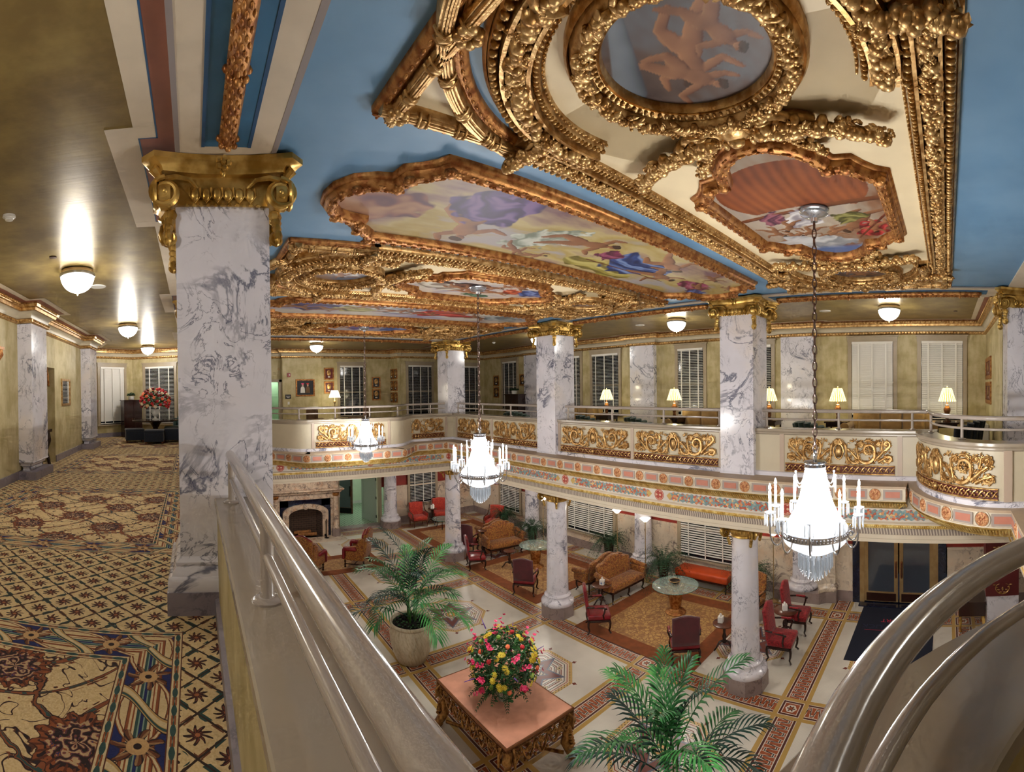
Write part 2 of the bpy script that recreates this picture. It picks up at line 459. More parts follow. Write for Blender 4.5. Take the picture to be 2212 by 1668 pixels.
# star medallions in the squares
mx_=(x-6.615).wrap(3.87); my_=(y-4.575).wrap(3.33); qx,qy=mx_.abs(),my_.abs()
r=(mx_*mx_+my_*my_).sqrt(); th=my_.at2(mx_)
octd=qx.mx(qy).mx((qx+qy)*.7071)
m60=(th-.05).wrap(PI/3).abs()
star=r*(m60.cos()*.80+m60.sin()*1.75)         # six-pointed star radius measure
def lines(v,p,w,ph=0.): return ((v+ph).wrap(p).abs())<w
med=b.mix(lines(octd,.11,.013),hx('d6cfc4'),hx('7b4634'))
med=b.mix(lines(octd,.11,.008,.04),med,BLK)
v1=(th*8.).wrap(PI).abs()
hexm=(octd-.62).abs()*1.2+(r*((th-.1).wrap(PI/5.).abs())).abs()
med=b.mix(hexm<.105,med,WHT); med=b.mix(hexm<.088,med,BLK); med=b.mix(hexm<.075,med,hx('c8b48a')); med=b.mix(hexm<.03,med,hx('4c4632'))
med=b.mix(octd>.76,med,WHT); med=b.mix((octd>.78)*(octd<.8),med,RUST)
dots=lines(octd,.07,.035)*(((th*r.mx(.2)).wrap(.075).abs())<.02)
med=b.mix(octd>.82,med,hx('c3a164')); med=b.mix((octd>.82)*(((mx_-my_).wrap(.08).abs())<.014)*(((mx_+my_).wrap(.08).abs())<.014),med,BLK)
med=b.mix(star<.62,med,hx('5b5f72')); med=b.mix(star<.55,med,hx('6e3a34')); med=b.mix(star<.33,med,hx('5b5f72')); med=b.mix(star<.28,med,hx('c9bda8'))
med=b.mix((star<.28)*lines(r,.07,.012),med,BLK); med=b.mix(r<.12,med,hx('b98a3c')); med=b.mix(r<.05,med,WHT)
f8=(th-.39).wrap(PI/4.).abs()*r
spike=(f8<.012)*(r<1.08); tip=((r-1.02).abs()+f8)<.05
c=b.mix(octd<.9,mosaic_white,med); c=b.mix((octd>.9)*spike,c,hx('6a2f22')); c=b.mix((octd>.9)*tip,c,hx('6a2f22'))
c=b.mix(inX,c,cX); c=b.mix(inY,c,cY); c=b.mix(inX*inY,c,box)
MT['mosaic']=b.fin(c,.3,0.,spec=.35)
# ------------------------------------------------------------------ mezzanine carpet
b=B('carpet'); x,y,z=b.pos(); fz=b.noise(b.posv,90.,2.)
wob=b.noise(b.posv,9.,2.)-.5; wob2=b.noise(b.posv,22.,2.)-.5
TAN=b.mix(fz.ss(.3,.7),hx('c2a678'),hx('dcc394'))
RST,DRK,TEAL,NAVY,CRM=hx('8a4a26'),hx('241418'),hx('2c4a48'),hx('16225c'),hx('cdb890')
XL,XR=-3.0,-.09
PAN=[(-.8,3.33),(4.95,8.35),(9.95,13.3),(14.8,18.)]
din=None; tt=None
for y0,y1 in PAN:
    dx=(x-XL).mn(x*-1.+XR); dy=(y-y0).mn(y*-1.+y1); d=dx.mn(dy)
    isx=dx<dy
    t=y*isx+x*(1.-isx); t_in=d>0.
    if din is None: din=d; tt=t*t_in
    else: din=din.mx(d); tt=tt+t*t_in
# lattice outside the panels
lx,ly=x/.30,y/.31
u=(lx+ly)+wob*.05; v=(lx-ly)+wob*.05
eu,ev=u.wrap(1.).abs(),v.wrap(1.).abs()
lw=.045+.03*1.
em=eu.mn(ev); vine=em+wob2*.05
lat=b.mix(vine<.032,TAN,hx('33221a')); lf=((x*27.+y*9.).sin()*(y*25.-x*8.).sin())
lat=b.mix(((em-.055).abs()<.03)*(lf>.30),lat,hx('24403c')); lat=b.mix(((em-.05).abs()<.02)*(lf<-.45),lat,hx('6a3a22'))
cu,cv=(u-.5).wrap(1.),(v-.5).wrap(1.); px,py=(cu+cv)*.5*.30,(cu-cv)*.5*.31
rr=(px*px+py*py).sqrt(); aa=py.at2(px)
pet=(aa*9.+rr*45.+wob*6.).cos()*.020+.046+wob2*.05
lat=b.mix(rr<pet+.004,lat,hx('2a1712')); lat=b.mix(rr<pet*.82,lat,hx('6b3422')); lat=b.mix((rr<pet*.85)*((aa*11.+rr*70.).sin()>.1),lat,hx('2a1514')); lat=b.mix(rr<.013,lat,hx('a0603a'))
# border band
s=din/.385
sc=(s-.5); tp=tt/.56
loop=(tp*PI).sin().abs().pw(.6)*.36
stripe=b.ramp((sc+.22)/.44,(0.,hx('5a2a1c')),(.05,RST),(.13,CRM),(.20,RST),(.25,CRM),(.32,TEAL),(.41,hx('7c9484')),(.45,NAVY),(.55,hx('7c9484')),(.59,TEAL),(.68,CRM),(.75,RST),(.80,CRM),(.87,RST),(.95,hx('5a2a1c')),const=True)
bd=b.mix(sc.abs()<loop,NAVY,b.mix(.35,TAN,CRM))
bd=b.mix(sc.abs()<.21,bd,stripe)
lp=(sc.abs()-loop+wob2*.04).abs(); bd=b.mix(lp<.042,bd,hx('3a2018')); bd=b.mix(lp<.034,bd,RST); bd=b.mix(lp<.018,bd,CRM)
kn=(tt-.0).wrap(.56); kq=(kn*kn+sc*sc*.148).sqrt(); ka=(sc*.385).at2(kn)
kp=(ka*7.+kq*18.).cos()*.040+.088+wob2*.08
bd=b.mix(kq<kp+.006,bd,DRK); bd=b.mix(kq<kp,bd,hx('9a7450')); bd=b.mix((kq<kp)*((ka*7.+kq*18.+1.).sin()>.45),bd,hx('6a3a22')); bd=b.mix((kq<kp)*((ka*14.+kq*30.).sin()>.75),bd,DRK); bd=b.mix(kq<.055,bd,hx('c09a6a')); bd=b.mix(kq<.02,bd,DRK)
q_=(tt+.28).wrap(.56); sw=q_*.62-(sc*4.).sin()*.09
swm=(sc.abs()<.36)*(q_.abs()<.24); bd=b.mix((sw.abs()<.034)*swm,bd,DRK); bd=b.mix((sw.abs()<.029)*swm,bd,hx('b8945e')); bd=b.mix(((sw-.006).abs()<.012)*swm,bd,CRM); bd=b.mix(((sw+.016).abs()<.006)*swm,bd,TEAL)
g=(s-.08).abs().mn((s-.92).abs())
leaf=((tt*42.).sin()*.018+ (s-.08).abs().mn((s-.92).abs()))
grd=b.mix(leaf<.022,CRM,TEAL); grd=b.mix(((g-.02).abs()<.012)*((tt*42.).sin()>.1),grd,RST); grd=b.mix(g>.062,grd,hx('5a2c1c'))
bd=b.mix(g<.08,bd,grd)
# field with big flowers and vines
def med(cx,cy,col):
    mx1=(x-cx).wrap(1.04); my1=(y-cy).wrap(1.06); r=(mx1*mx1+my1*my1).sqrt(); a=my1.at2(mx1)
    R0=(a*13.).cos()*.022+.205+wob2*.06
    o=b.mix(r<R0+.008,col,hx('3a1e14')); o=b.mix(r<R0,o,RST)
    ring=((r*70.+(a*5.+r*18.).sin()*1.9+wob*26.+wob2*9.).sin())
    o=b.mix((r<R0*.90)*(ring>.35),o,DRK); o=b.mix((r<R0*.72)*(ring<-.62),o,hx('b79a74')); o=b.mix((r<R0*.74)*((ring+.1).abs()<.16),o,NAVY); o=b.mix((r<R0)*(r>R0*.72)*((a*26.).sin()>.5),o,hx('5a2a18'))
    return o
vx=x+(y*5.9).sin()*.13+wob*.10; vy=y+(x*6.).sin()*.13+wob*.10
w1=(vx/1.04+vy/1.06+.25).wrap(.5).abs(); w2=(vx/1.04-vy/1.06+.25).wrap(.5).abs(); vd=w1.mn(w2)
fld=TAN
n1=b.noise(b.scalev(b.posv,(1.,1.,0.)),5.2,1.,.4,1.6); curl=(n1-.5).abs()
fld=b.mix((curl<.020)*(vd<.20),fld,hx('5a3222')); fld=b.mix((curl<.011)*(vd<.20),fld,hx('241a1e'))
lfn=b.voro(b.vec(vx*1.,vy*1.,0.),16.,'F1'); fld=b.mix((lfn<.26)*(vd<.075),fld,hx('7a3f24')); fld=b.mix((lfn<.15)*(vd<.075),fld,hx('23302f'))
vw=(vx*19.).sin()*(vy*17.).sin()*.010+.018
fld=b.mix(vd<vw+.010,fld,DRK); fld=b.mix(vd<vw,fld,hx('85492a')); fld=b.mix((vd<vw*.7)*((vx*40.+vy*33.).sin()>.4),fld,TEAL)
fld=med(-.57,5.4,fld); fld=med(-1.09,5.93,fld)
c=b.mix(din>0.,lat,bd); c=b.mix(s>1.,c,fld)
c=b.mix(fz.ss(.35,.75)*.12,c,hx('3a2c22'))
b.bump(fz,.5,.004)
MT['carpet']=b.fin(c,.95,0.)
# ------------------------------------------------------------------ painted garland frieze (UV: metres along, metres of profile)
b=B('garland_paint'); uvn=b.xyz('UV'); t,w,_=uvn; uv=b.tc('UV')
h=w-.11                                             # centre line of the painted band
per=t.wrap(2.74); pa=per.abs()
half=(1.-(pa-.18).ss(0.,.03))                       # gap round the medallion
wid=.085*((1.-(pa-1.36)).mn(pa-.14)*6.).mn(1.).mx(0.)
cell=b.voro(uv,26.,'F1'); cc=b.voro(uv,26.,'F1',1); n2=b.voro(uv,55.,'F1')
sep=E(b,None)
spn=b.nt.nodes.new('ShaderNodeSeparateColor'); b.put(spn.inputs[0],cc); rch=E(b,spn.outputs[0])
flo=b.ramp(rch,(0.,hx('6f9096')),(.3,hx('b9573f')),(.52,hx('7d9a9e')),(.66,hx('cf8a5c')),(.78,hx('d9bb84')),(.88,hx('8aa3a6')),const=True)
flo=b.mix(n2<.16,flo,hx('45646c')); flo=b.mix(cell<.18,flo,hx('c89a6a'))
base=hx('cfc8bf')
inside=(h.abs()<(wid+ (t*60.).sin()*.012))*(pa>.2)
c=b.mix(inside,base,flo)
cap=((pa-.25).abs()*1.1+h.abs())<.075; c=b.mix(cap*(pa>.17),c,hx('c2a25e'))
mr=(per*per+h*h).sqrt(); c=b.mix(mr<.115,c,hx('a8433a')); c=b.mix((mr<.1)*(mr>.09),c,hx('d9b59a')); c=b.mix((mr<.08)*(((per*70.).sin()+(h*80.).cos())>.7),c,hx('d9b59a'))
MT['garland_paint']=b.fin(c,.5,0.)
# green and white hall floor beyond the doorway
b=B('hall_tile'); x,y,z=b.pos(); a,d=(x+y)/.22,(x-y)/.22
k=(a.wrap(1.).abs()+d.wrap(1.).abs()); MT['hall_tile']=b.fin(b.mix(k<.28,hx('9fb59a'),hx('2d5a48')),.4,0.)
# fluted dentil strip
b=B('fluted'); t,w,_=b.xyz('UV'); st=(t.wrap(.05).abs())<.014; MT['fluted']=b.fin(b.mix(st,hx('cfc4b4'),hx('8d7f78')),.5,0.)
# brick firebox
b=B('firebrick'); x,y,z=b.pos(); row=(z/.09).fl(); off=(row*.5).fr()
bxx=((x/.22+off).wrap(1.).abs())>.46; bzz=((z/.09).wrap(1.).abs())>.42
MT['firebrick']=b.fin(b.mix(bxx.mx(bzz),hx('4a372c'),hx('1c1512')),.9,0.)

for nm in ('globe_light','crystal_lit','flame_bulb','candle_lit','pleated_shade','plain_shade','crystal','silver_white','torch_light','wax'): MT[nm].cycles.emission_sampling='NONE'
# ------------------------------------------------------------------ setting
S=5.473; YC=[4.03+S*k for k in (-1,0,1,2)]           # column centre lines
XLc,XRc=.25,8.95; HW=.36                              # column centres, half width
ZS,ZG,ZB=7.86,7.93,7.885                              # beam soffit, gallery ceiling, blue ceiling
XW0,XW1,YW=-3.42,13.35,19.95
def slab(mb,x0,y0,x1,y1,z0,z1): mb.box(x0,y0,z0,x1,y1,z1)
fl=struct('floor',MB().box(-3.6,-7,-.15,13.6,20.4,0),MT['mosaic'])
m=MB()
for a in ((-3.9,-7.,.2,20.),(8.98,-7.,13.6,20.),(.2,14.6,8.98,20.),(.2,-7.,8.98,-1.6)): slab(m,a[0],a[1],a[2],a[3],M-.12,M)
struct('floor_mezzanine',m,MT['carpet'])
m=MB()
for a in ((-3.6,-7.,.8,20.3),(8.4,-7.,13.6,20.3),(.8,14.25,8.4,20.3),(.8,-7.,8.4,-1.15)): slab(m,a[0],a[1],a[2],a[3],3.75,M-.13)
struct('ceiling_lobby',m,MT['cream_paint'])
m=MB()
for a in ((-4.2,-7.,-.1,20.3),(9.3,-7.,13.6,20.3),(-.1,15.34,9.3,20.3),(-.1,-7.,9.3,-1.8)): slab(m,a[0],a[1],a[2],a[3],ZG,ZG+.15)
struct('ceiling',m,MT['gold_ceiling'])
struct('ceiling_atrium',MB().box(.6,-1.1,ZB,8.6,14.65,ZB+.1),MT['blue_paint'])
m=MB()
for a in ((-.1,-2.5,.64,16.),(8.56,-2.5,9.3,16.),(.64,14.62,8.56,15.34),(.64,-1.8,8.56,-1.08)): slab(m,a[0],a[1],a[2],a[3],ZS,ZG+.1)
struct('trim_1',m,MT['band_cream'])
# painted bands on the gallery ceilings beside the beam
def bands(sgn,x0):
    def X(v): return x0+sgn*v
    c=MB(); r=MB(); l=MB(); g=MB()
    z=ZG-.004
    def quad(mb,xa,xb,ya,yb,zz): mb.box(min(X(xa),X(xb)),ya,zz,max(X(xa),X(xb)),yb,zz+.003)
    edges=[]; y=-6.5
    for yc in YC: edges+= [(y,yc-.62,0),(yc-.62,yc+1.02,1)]; y=yc+1.02
    edges.append((y,18.,0))
    for a,b_,w in edges:
        i,o=((.13,.28),(.26,.48))[w]
        quad(r,0,i,a,b_,z); quad(c,i,o,a,b_,z+.0005); quad(l,i-.012,i,a,b_,z-.001)
        if w:
            quad(c,.13,.48,a-.15,a,z-.0002); quad(c,.13,.48,b_,b_+.15,z-.0002); quad(l,.12,.26,a-.012,a,z-.001); quad(l,.12,.26,b_,b_+.012,z-.001)
    quad(g,-.035,0,-6.,18.,ZS-.003)
    return c,r,l,g
for nm,sg,x0 in (('left',-1,-.1),('right',1,9.3)):
    c,r,l,g=bands(sg,x0)
    t=sgroup('trim_ceiling_'+nm); c.build('cream_band',MT['band_cream'],t,0); r.build('rose_band',MT['band_rose'],t,0); l.build('blue_line',MT['line_blue'],t,0); g.build('grey_line',MT['band_grey'],t,0)
t=sgroup('trim_ceiling_edge'); m=MB()
for x0 in (.6,8.535): m.box(x0,-1.08,ZS-.002,x0+.04,14.6,ZS+.01)
m.build('grey_line',MT['band_grey'],t,0)
# blue recesses and gilded reeded garlands in the beam soffits
def soffit(xc,ya,yb,horizontal=False,par=None):
    h=.165
    if not horizontal:
        rec=MB().box(xc-h,ya,ZS-.004,xc+h,yb,ZS-.001); ln=MB()
        for sx in (-1,1): ln.box(xc+sx*h-.012,ya,ZS-.008,xc+sx*h+.012,yb,ZS)
        path=[(xc,ya+.16+(yb-ya-.32)*i/40,ZS-.03) for i in range(41)]
    else:
        rec=MB().box(ya,xc-h,ZS-.004,yb,xc+h,ZS-.001); ln=MB().box(ya,xc-h-.012,ZS-.008,yb,xc-h+.012,ZS)
        path=[(ya+.09+(yb-ya-.18)*i/40,xc,ZS-.03) for i in range(41)]
    rec.build('blue_recess',MT['deep_blue'],par,0); ln.build('recess_line',MT['line_blue'],par,0)
    g=MB(); g.tube(path,lambda t:.062,10)
    L=len(resample([p[:2] for p in path],.045))
    for i,(p,d) in enumerate(resample([p[:2] for p in path],.05)):
        w=(-d.y,d.x)
        for k in range(3):
            o=(k-1)*.036+(.018 if i%2 else 0); zz=ZS-.03-math.sqrt(max(.062**2-o*o,0))
            mt=Matrix.Rotation(math.atan2(d.y,d.x),3,'Z')
            g.ball((p.x+w[0]*o,p.y+w[1]*o,zz),(.026,.012,.010),6,4,mt)
        if i%14==7:
            for k in range(5): a=-PI+PI*k/4; g.ball((p.x+w[0]*.06*cos(a),p.y+w[1]*.06*cos(a),ZS-.03+.07*sin(a)),.024,6,4)
    e=path[-1]; g.ball((e[0],e[1],e[2]),(.065,.065,.05),8,5); e=path[0]; g.ball((e[0],e[1],e[2]),(.065,.065,.05),8,5)
    g.build('reeded_garland',MT['gilt_red'],par,60)
tb=sgroup('trim_beam')
for xc in (.265,8.935):
    for a,b_ in zip(YC[:-1],YC[1:]): soffit(xc,a+.70,b_-.62,False,tb)
soffit(14.98,.9,8.2,True,tb); 
# ---- walls
def wall(name,*boxes,mat='olive_wall'):
    m=MB()
    for a in boxes: m.box(*a)
    return struct(name,m,MT[mat])
wall('wall_left',(XW0-.15,-7,M,XW0,10.3,ZG),(XW0-.15,11.6,M,XW0,16.6,ZG),(XW0-.65,10.15,M,XW0-.5,11.75,ZG),(XW0-.5,10.15,M,XW0-.15,10.3,ZG),(XW0-.5,11.6,M,XW0-.15,11.75,ZG),(XW0-.5,10.3,M+2.35,XW0,11.6,ZG))
wall('wall_right',(XW1,-1.1,M,XW1+.15,19.3,ZG))
wall('wall_near',(9.45,-1.22,M,XW1,-1.08,ZG))
# far wall: angled bay on the left, then the centre with a shallow projection
bay=[(-3.42,16.6),(-3.95,18.2),(-2.45,19.6),(-.4,18.9),(3.2,20.1)]
def seg(mb,p,q,z0,z1,t=.12):
    d=Vector((q[0]-p[0],q[1]-p[1])).normalized(); n=Vector((-d.y,d.x))*t
    mb.prism([(p[0],p[1]),(q[0],q[1]),(q[0]+n.x,q[1]+n.y),(p[0]+n.x,p[1]+n.y)],z0,z1)
m=MB()
for p,q in zip(bay[:-1],bay[1:]): seg(m,p,q,M,ZG)
struct('wall_far_bay',m,MT['olive_wall'])
wall('wall_far',(3.0,20.1,M+2.1,3.75,20.3,ZG),(3.75,19.75,M,5.45,20.1,ZG),(5.45,19.95,M,8.75,20.1,ZG),(8.75,19.25,M,8.9,20.1,ZG),(8.9,19.2,M,13.4,19.35,ZG))
wall('wall_south',(-4.2,-7.15,0,13.6,-7,ZG+.1),mat='cream_paint')
# lobby walls: marble wainscot, red above
wall('wall_lobby_right',(XW1,-7,1.62,XW1+.2,.05,3.75),(XW1,2.6,1.62,XW1+.2,20.3,3.75),(XW1,.05,2.35,XW1+.2,2.6,3.75),mat='red_wall')
wall('wall_lobby_far',(-3.6,20.25,1.72,6.2,20.4,3.75),(8.3,20.25,1.72,13.6,20.4,3.75),(6.2,20.25,2.35,8.3,20.4,3.75),mat='red_wall')
wall('wall_lobby_left',(-3.6,-7,0,-3.45,20.4,3.75),mat='marble_cream')
t=sgroup('trim_wainscot'); m=MB(); c=MB(); bs=MB()
for ya,yb in ((-7.,.0),(2.65,20.2)):
    m.box(XW1-.03,ya,.3,XW1+.1,yb,1.58); c.box(XW1-.06,ya,1.56,XW1+.1,yb,1.63); bs.box(XW1-.05,ya,0,XW1+.1,yb,.3)
for xa,xb in ((-3.4,3.0),(8.45,13.3)):
    m.box(xa,20.2,.3,xb,20.3,1.68); c.box(xa,20.17,1.66,xb,20.3,1.73); bs.box(xa,20.18,0,xb,20.3,.3)
m.build('marble_panel',MT['marble_cream'],t,0); c.build('cap_moulding',MT['marble_cream'],t,0); bs.build('plinth',MT['marble_base'],t,0)
# baseboards upstairs
def baseb(name,segs):
    m=MB()
    for p,q in segs: seg(m,p,q,M,M+.16,-.03)
    struct(name,m,MT['marble_grey'])
baseb('baseboard_left',[((XW0,-7),(XW0,10.3)),((XW0,11.6),(XW0,16.6))])
baseb('baseboard_far',list(zip(bay[:-1],bay[1:]))+[((3.75,19.75),(5.45,19.75)),((5.45,19.95),(8.75,19.95)),((8.9,19.2),(13.35,19.2))])
# ---- pilasters on the gallery walls
def pil(name,x0,y0,x1,y1,base=None):
    g=sgroup(name); MB().box(x0,y0,M+.32,x1,y1,7.55).build('shaft',MT['marble_white'],g,0)
    b=MB()
    for e,za,zb in ((.09,M,M+.16),): b.box(x0-e,y0-e,za,x1+e,y1+e,zb)
    b.build('plinth',MT['marble_grey'],g,0)
    prof=[(-.1,M+.16),(-.1,M+.22),(-.075,M+.25),(-.05,M+.26),(-.05,M+.29),(-.02,M+.32),(.02,M+.34)]
    c=MB().sweep([(x0,y0),(x0,y1),(x1,y1),(x1,y0)],[(-o*-1,z) for o,z in prof],closed=True)
    c.build('base_moulding',MT['marble_white'],g,40)
for i,yc in enumerate((9.5,14.98)):
    pil('trim_pilaster_left_%d'%(i+1),XW0-.05,yc-.5,XW0+.3,yc+.5)
for i,yc in enumerate((4.25,9.72,15.45)):
    pil('trim_pilaster_right_%d'%(i+1),XW1-.18,yc-.5,XW1+.05,yc+.5)
# ---- gallery cornices (gilded egg band, cream cove, gilded crown)
def cornice(name,path,sc=1.):
    g=sgroup(name); z0=7.58
    low=[(0,z0-.03),(-.035,z0-.02),(-.05,z0),(-.05,z0+.05),(-.03,z0+.06),(0,z0+.065)]
    cove=[(0,z0+.065),(-.02,z0+.07),(-.03,z0+.12),(-.07,z0+.18),(-.14,z0+.2)]
    top=[(-.14,z0+.19),(-.16,z0+.2),(-.17,z0+.25),(-.21,z0+.26),(-.23,z0+.31),(-.2,z0+.36),(0,z0+.36)]
    e=MB().sweep(path,low)
    for p,d in resample(path,.085):
        n=Vector((d.y,-d.x)); e.ball((p.x+n.x*.05,p.y+n.y*.05,z0+.022),(.028,.028,.026),6,4)
    e.build('egg_band',MT['gilt'],g,50)
    MB().sweep(path,cove).build('cove',MT['panel_paint'],g,50)
    c=MB().sweep(path,top)
    for p,d in resample(path,.07):
        n=Vector((d.y,-d.x)); c.ball((p.x+n.x*.225,p.y+n.y*.225,z0+.3),(.022,.022,.03),6,4)
    c.build('crown',MT['gilt'],g,50)
    b=MB().sweep(path,[(-.2,ZG-.003),(-.32,ZG-.003)],cap=False); b.build('rose_band',MT['band_rose'],g,0)
    b=MB().sweep(path,[(-.32,ZG-.004),(-.44,ZG-.004)],cap=False); b.build('cream_band',MT['band_cream'],g,0)
def jogs(x,d,ys,half,y0,y1):
    p=[(x,y0)]
    for yc in ys:
        if y0<yc-half and yc+half<y1: p+=[(x,yc-half),(x+d,yc-half),(x+d,yc+half),(x,yc+half)]
    return p+[(x,y1)]
pl=jogs(XW0,.3,(4.03,9.5,14.98),.55,-2.,16.6)
cornice('trim_cornice_left',pl+bay[1:4])
pr=jogs(XW1,-.18,(4.25,9.72,15.45),.55,-1.08,19.2)
cornice('trim_cornice_right',[(8.9,19.2)]+pr[::-1]+[(9.5,-1.08)])
cornice('trim_cornice_far',[(2.6,20.0),(3.75,20.0),(3.75,19.75),(5.45,19.75),(5.45,19.95),(8.75,19.95),(8.75,19.2),(8.95,19.2)])
# ---- atrium edge: paths run clockwise so that the left of travel is the gallery side
YF=14.5
def bowy(x,amp,y0,flat=1.35,tr=1.2):
    d=abs(x-4.6); t=min(max((flat+tr-d)/tr,0),1); return y0-amp*t*t*(3-2*t)
def edge(xl,xr,yf,yn,bows=True,amp=1.1,cl=(.47,-1.05,1.2,1.2),cr=(8.73,-1.05,1.85,1.35),ext=0.):
    if not bows: return [(xl,yn),(xl,yf),(xr,yf),(xr,yn)]
    p=[(cl[0]+cl[2]*cos(ext),yn)]
    p+=arc(cl[0],cl[1],cl[2],cl[3],-ext,PI/2,30)
    p+=[(xl,cl[1]+cl[3]),(xl,yf)]
    p+=[(x,bowy(x,amp,yf)) for x in np.linspace(2.0,7.2,40).tolist()]
    p+=[(xr,yf),(xr,cr[1]+cr[3])]
    p+=[(cr[0]-cr[2]*cos(a),cr[1]+cr[3]*sin(a)) for a in np.linspace(PI/2,-ext,30).tolist()]
    p+=[(cr[0]-cr[2]*cos(ext),yn)]
    out=[p[0]]
    for q in p[1:]:
        if math.hypot(q[0]-out[-1][0],q[1]-out[-1][1])>1e-4: out.append(q)
    return out
UP=edge(1.06,8.14,YF-.55,-.88,True,1.05,(.5,-1.05,1.95,1.55),(8.73,-1.05,2.18,1.75))
LO=edge(1.06,8.14,YF-.55,-.88,False)
t=sgroup('trim_frieze')
MB().sweep(UP,[(.9,4.385),(.9,4.39),(0,4.39),(0,4.352)],closed=True).build('ledge',MT['sandy'],t,30)
MB().sweep(UP,[(0,4.352),(.018,4.347),(.018,4.155),(0,4.15),(0,4.135),(.03,4.13)],closed=True).build('rosette_band',MT['cream_paint'],t,30)
m=MB().sweep(UP,[(.0,4.135),(.01,4.12),(.06,4.09),(.11,4.03),(.15,3.985),(.17,3.97),(1.1,3.97)],closed=True)
cnt=0
for p,d in resample(UP,.046,True):
    if p.x<2 and p.y>1.2: continue
    n=Vector((-d.y,d.x)); mt=Matrix.Rotation(math.atan2(d.y,d.x),3,'Z')@Matrix.Rotation(R(52),3,'X')
    m.ball((p.x+n.x*.075,p.y+n.y*.075,4.05),(.019,.012,.088),6,4,mt)
m.build('gilded_leaf_cornice',MT['gilt_bright'],t,60)
g=MB(); g.sweep(LO,[(.17,3.97),(.17,3.745)],closed=True,uv=True,cap=False); g.build('painted_garland',MT['garland_paint'],t,30)
m=MB().sweep(LO,[(.17,3.745),(.14,3.735),(.12,3.72),(.12,3.70)],closed=True); m.build('fillet',MT['cream_paint'],t,30)
m=MB().sweep(LO,[(.12,3.70),(.12,3.64),(.18,3.63)],closed=True)
for i,(p,d) in enumerate(resample(LO,.038,True)):
    if p.x<2 and p.y<13: continue
    n=Vector((-d.y,d.x)); mt=Matrix.Rotation(math.atan2(d.y,d.x),3,'Z')@Matrix.Rotation(R(35),3,'Y')
    m.ball((p.x+n.x*.118,p.y+n.y*.118,3.67),(.022,.012,.018),6,4,mt)
m.build('gilded_rope',MT['gilt_bright'],t,60)
g=MB(); g.sweep(LO,[(.17,3.63),(.19,3.51)],closed=True,uv=True,cap=False); g.build('fluted_band',MT['fluted'],t,30)
MB().sweep(LO,[(.19,3.51),(.2,3.5),(.2,3.43),(.215,3.42),(.215,3.36),(1.2,3.36)],closed=True).build('architrave',MT['cream_paint'],t,30)
# rosettes and salmon inlays on the band
ros=MB()
ros.lathe([(.095,0),(.1,.012),(.092,.022),(.075,.026),(.07,.016),(0,.016)],n=20)
for k in range(8):
    a=2*PI*k/8; ros.ball((cos(a)*.046,sin(a)*.046,.022),(.022,.018,.012),6,4,Matrix.Rotation(a,3,'Z'))
ros.ball((0,0,.028),(.016,.016,.014),6,4)
ro=ros.build('rosette',MT['rosette_paint'],t,50); first=True
ring=MB().lathe([(.125,0),(.125,.01),(.112,.014),(.104,.006),(.104,0)],n=20,cap=False).build('rosette_ring',MT['cream_paint'],t,50); 
inl=MB(); inf=MB(); k=0
for i,(p,d) in enumerate(resample(UP,.304,True)):
    vis=(p.x>6.3 and p.y<14.4) or p.y>12.3 or (p.y<-.5 and p.x>5)
    if not vis: continue
    n=Vector((d.y,-d.x)); ang=math.atan2(n.y,n.x)
    bm_=Matrix(((-n.y,0,n.x),(n.x,0,n.y),(0,1,0)))
    if i%2==0:
        for src in (ro,ring):
            o=src if first else src.copy()
            if not first: COL.objects.link(o)
            o.matrix_world=Matrix.Translation((p.x+d.x*0-n.x*.016,p.y-n.y*.016,4.25))@bm_.to_4x4()
        first=False
    else:
        for mb,hw,hh,e in ((inf,.165,.085,.012),(inl,.125,.052,.016)):
            c=Vector((p.x-n.x*.018,p.y-n.y*.018,4.25)); w=Vector((d.x,d.y,0)); nn=Vector((n.x,n.y,0))
            q=[c+w*a*hw+Vector((0,0,b_*hh)) for a,b_ in ((-1,-1),(1,-1),(1,1),(-1,1))]
            mb.add([tuple(v) for v in q]+[tuple(v+nn*e) for v in q],[(0,1,2,3),(7,6,5,4),(0,4,5,1),(1,5,6,2),(2,6,7,3),(3,7,4,0)])
inf.build('inlay_frame',MT['mauve_line'],t,0); inl.build('salmon_inlay',MT['salmon'],t,0)
# ---- parapet
RL=edge(.275,8.925,YF+.2,-2.1,True,1.05,(.47,-1.05,1.2,1.2),(8.73,-1.05,1.80,1.35),R(38))
ZL=M+.853
t=sgroup('wall_parapet')
MB().sweep(RL,[(.10,M),(.10,ZL-.07)],closed=True,cap=False).build('gallery_face',MT['olive_wall'],t,30)
MB().sweep(RL,[(.10,M),(.13,M),(.13,M+.12),(.10,M+.13)],closed=True,cap=False).build('skirting',MT['marble_grey'],t,30)
MB().sweep(RL,[(-.22,4.39),(-.22,ZL-.09)],closed=True,cap=False).build('atrium_face',MT['panel_paint'],t,30)
MB().sweep(RL,[(-.22,4.39),(-.255,4.39),(-.255,4.46),(-.235,4.47),(-.22,4.475)],closed=True,cap=False).build('marble_strip',MT['marble_white'],t,30)
MB().sweep(RL,[(-.22,ZL-.12),(-.225,ZL-.11),(-.24,ZL-.1),(-.24,ZL-.075),(-.26,ZL-.06),(-.27,ZL-.045),(-.27,ZL-.008),(-.262,ZL),(.112,ZL),(.12,ZL-.008),(.12,ZL-.05),(.10,ZL-.075)],closed=True).build('ledge',MT['enamel_ledge'],t,30)
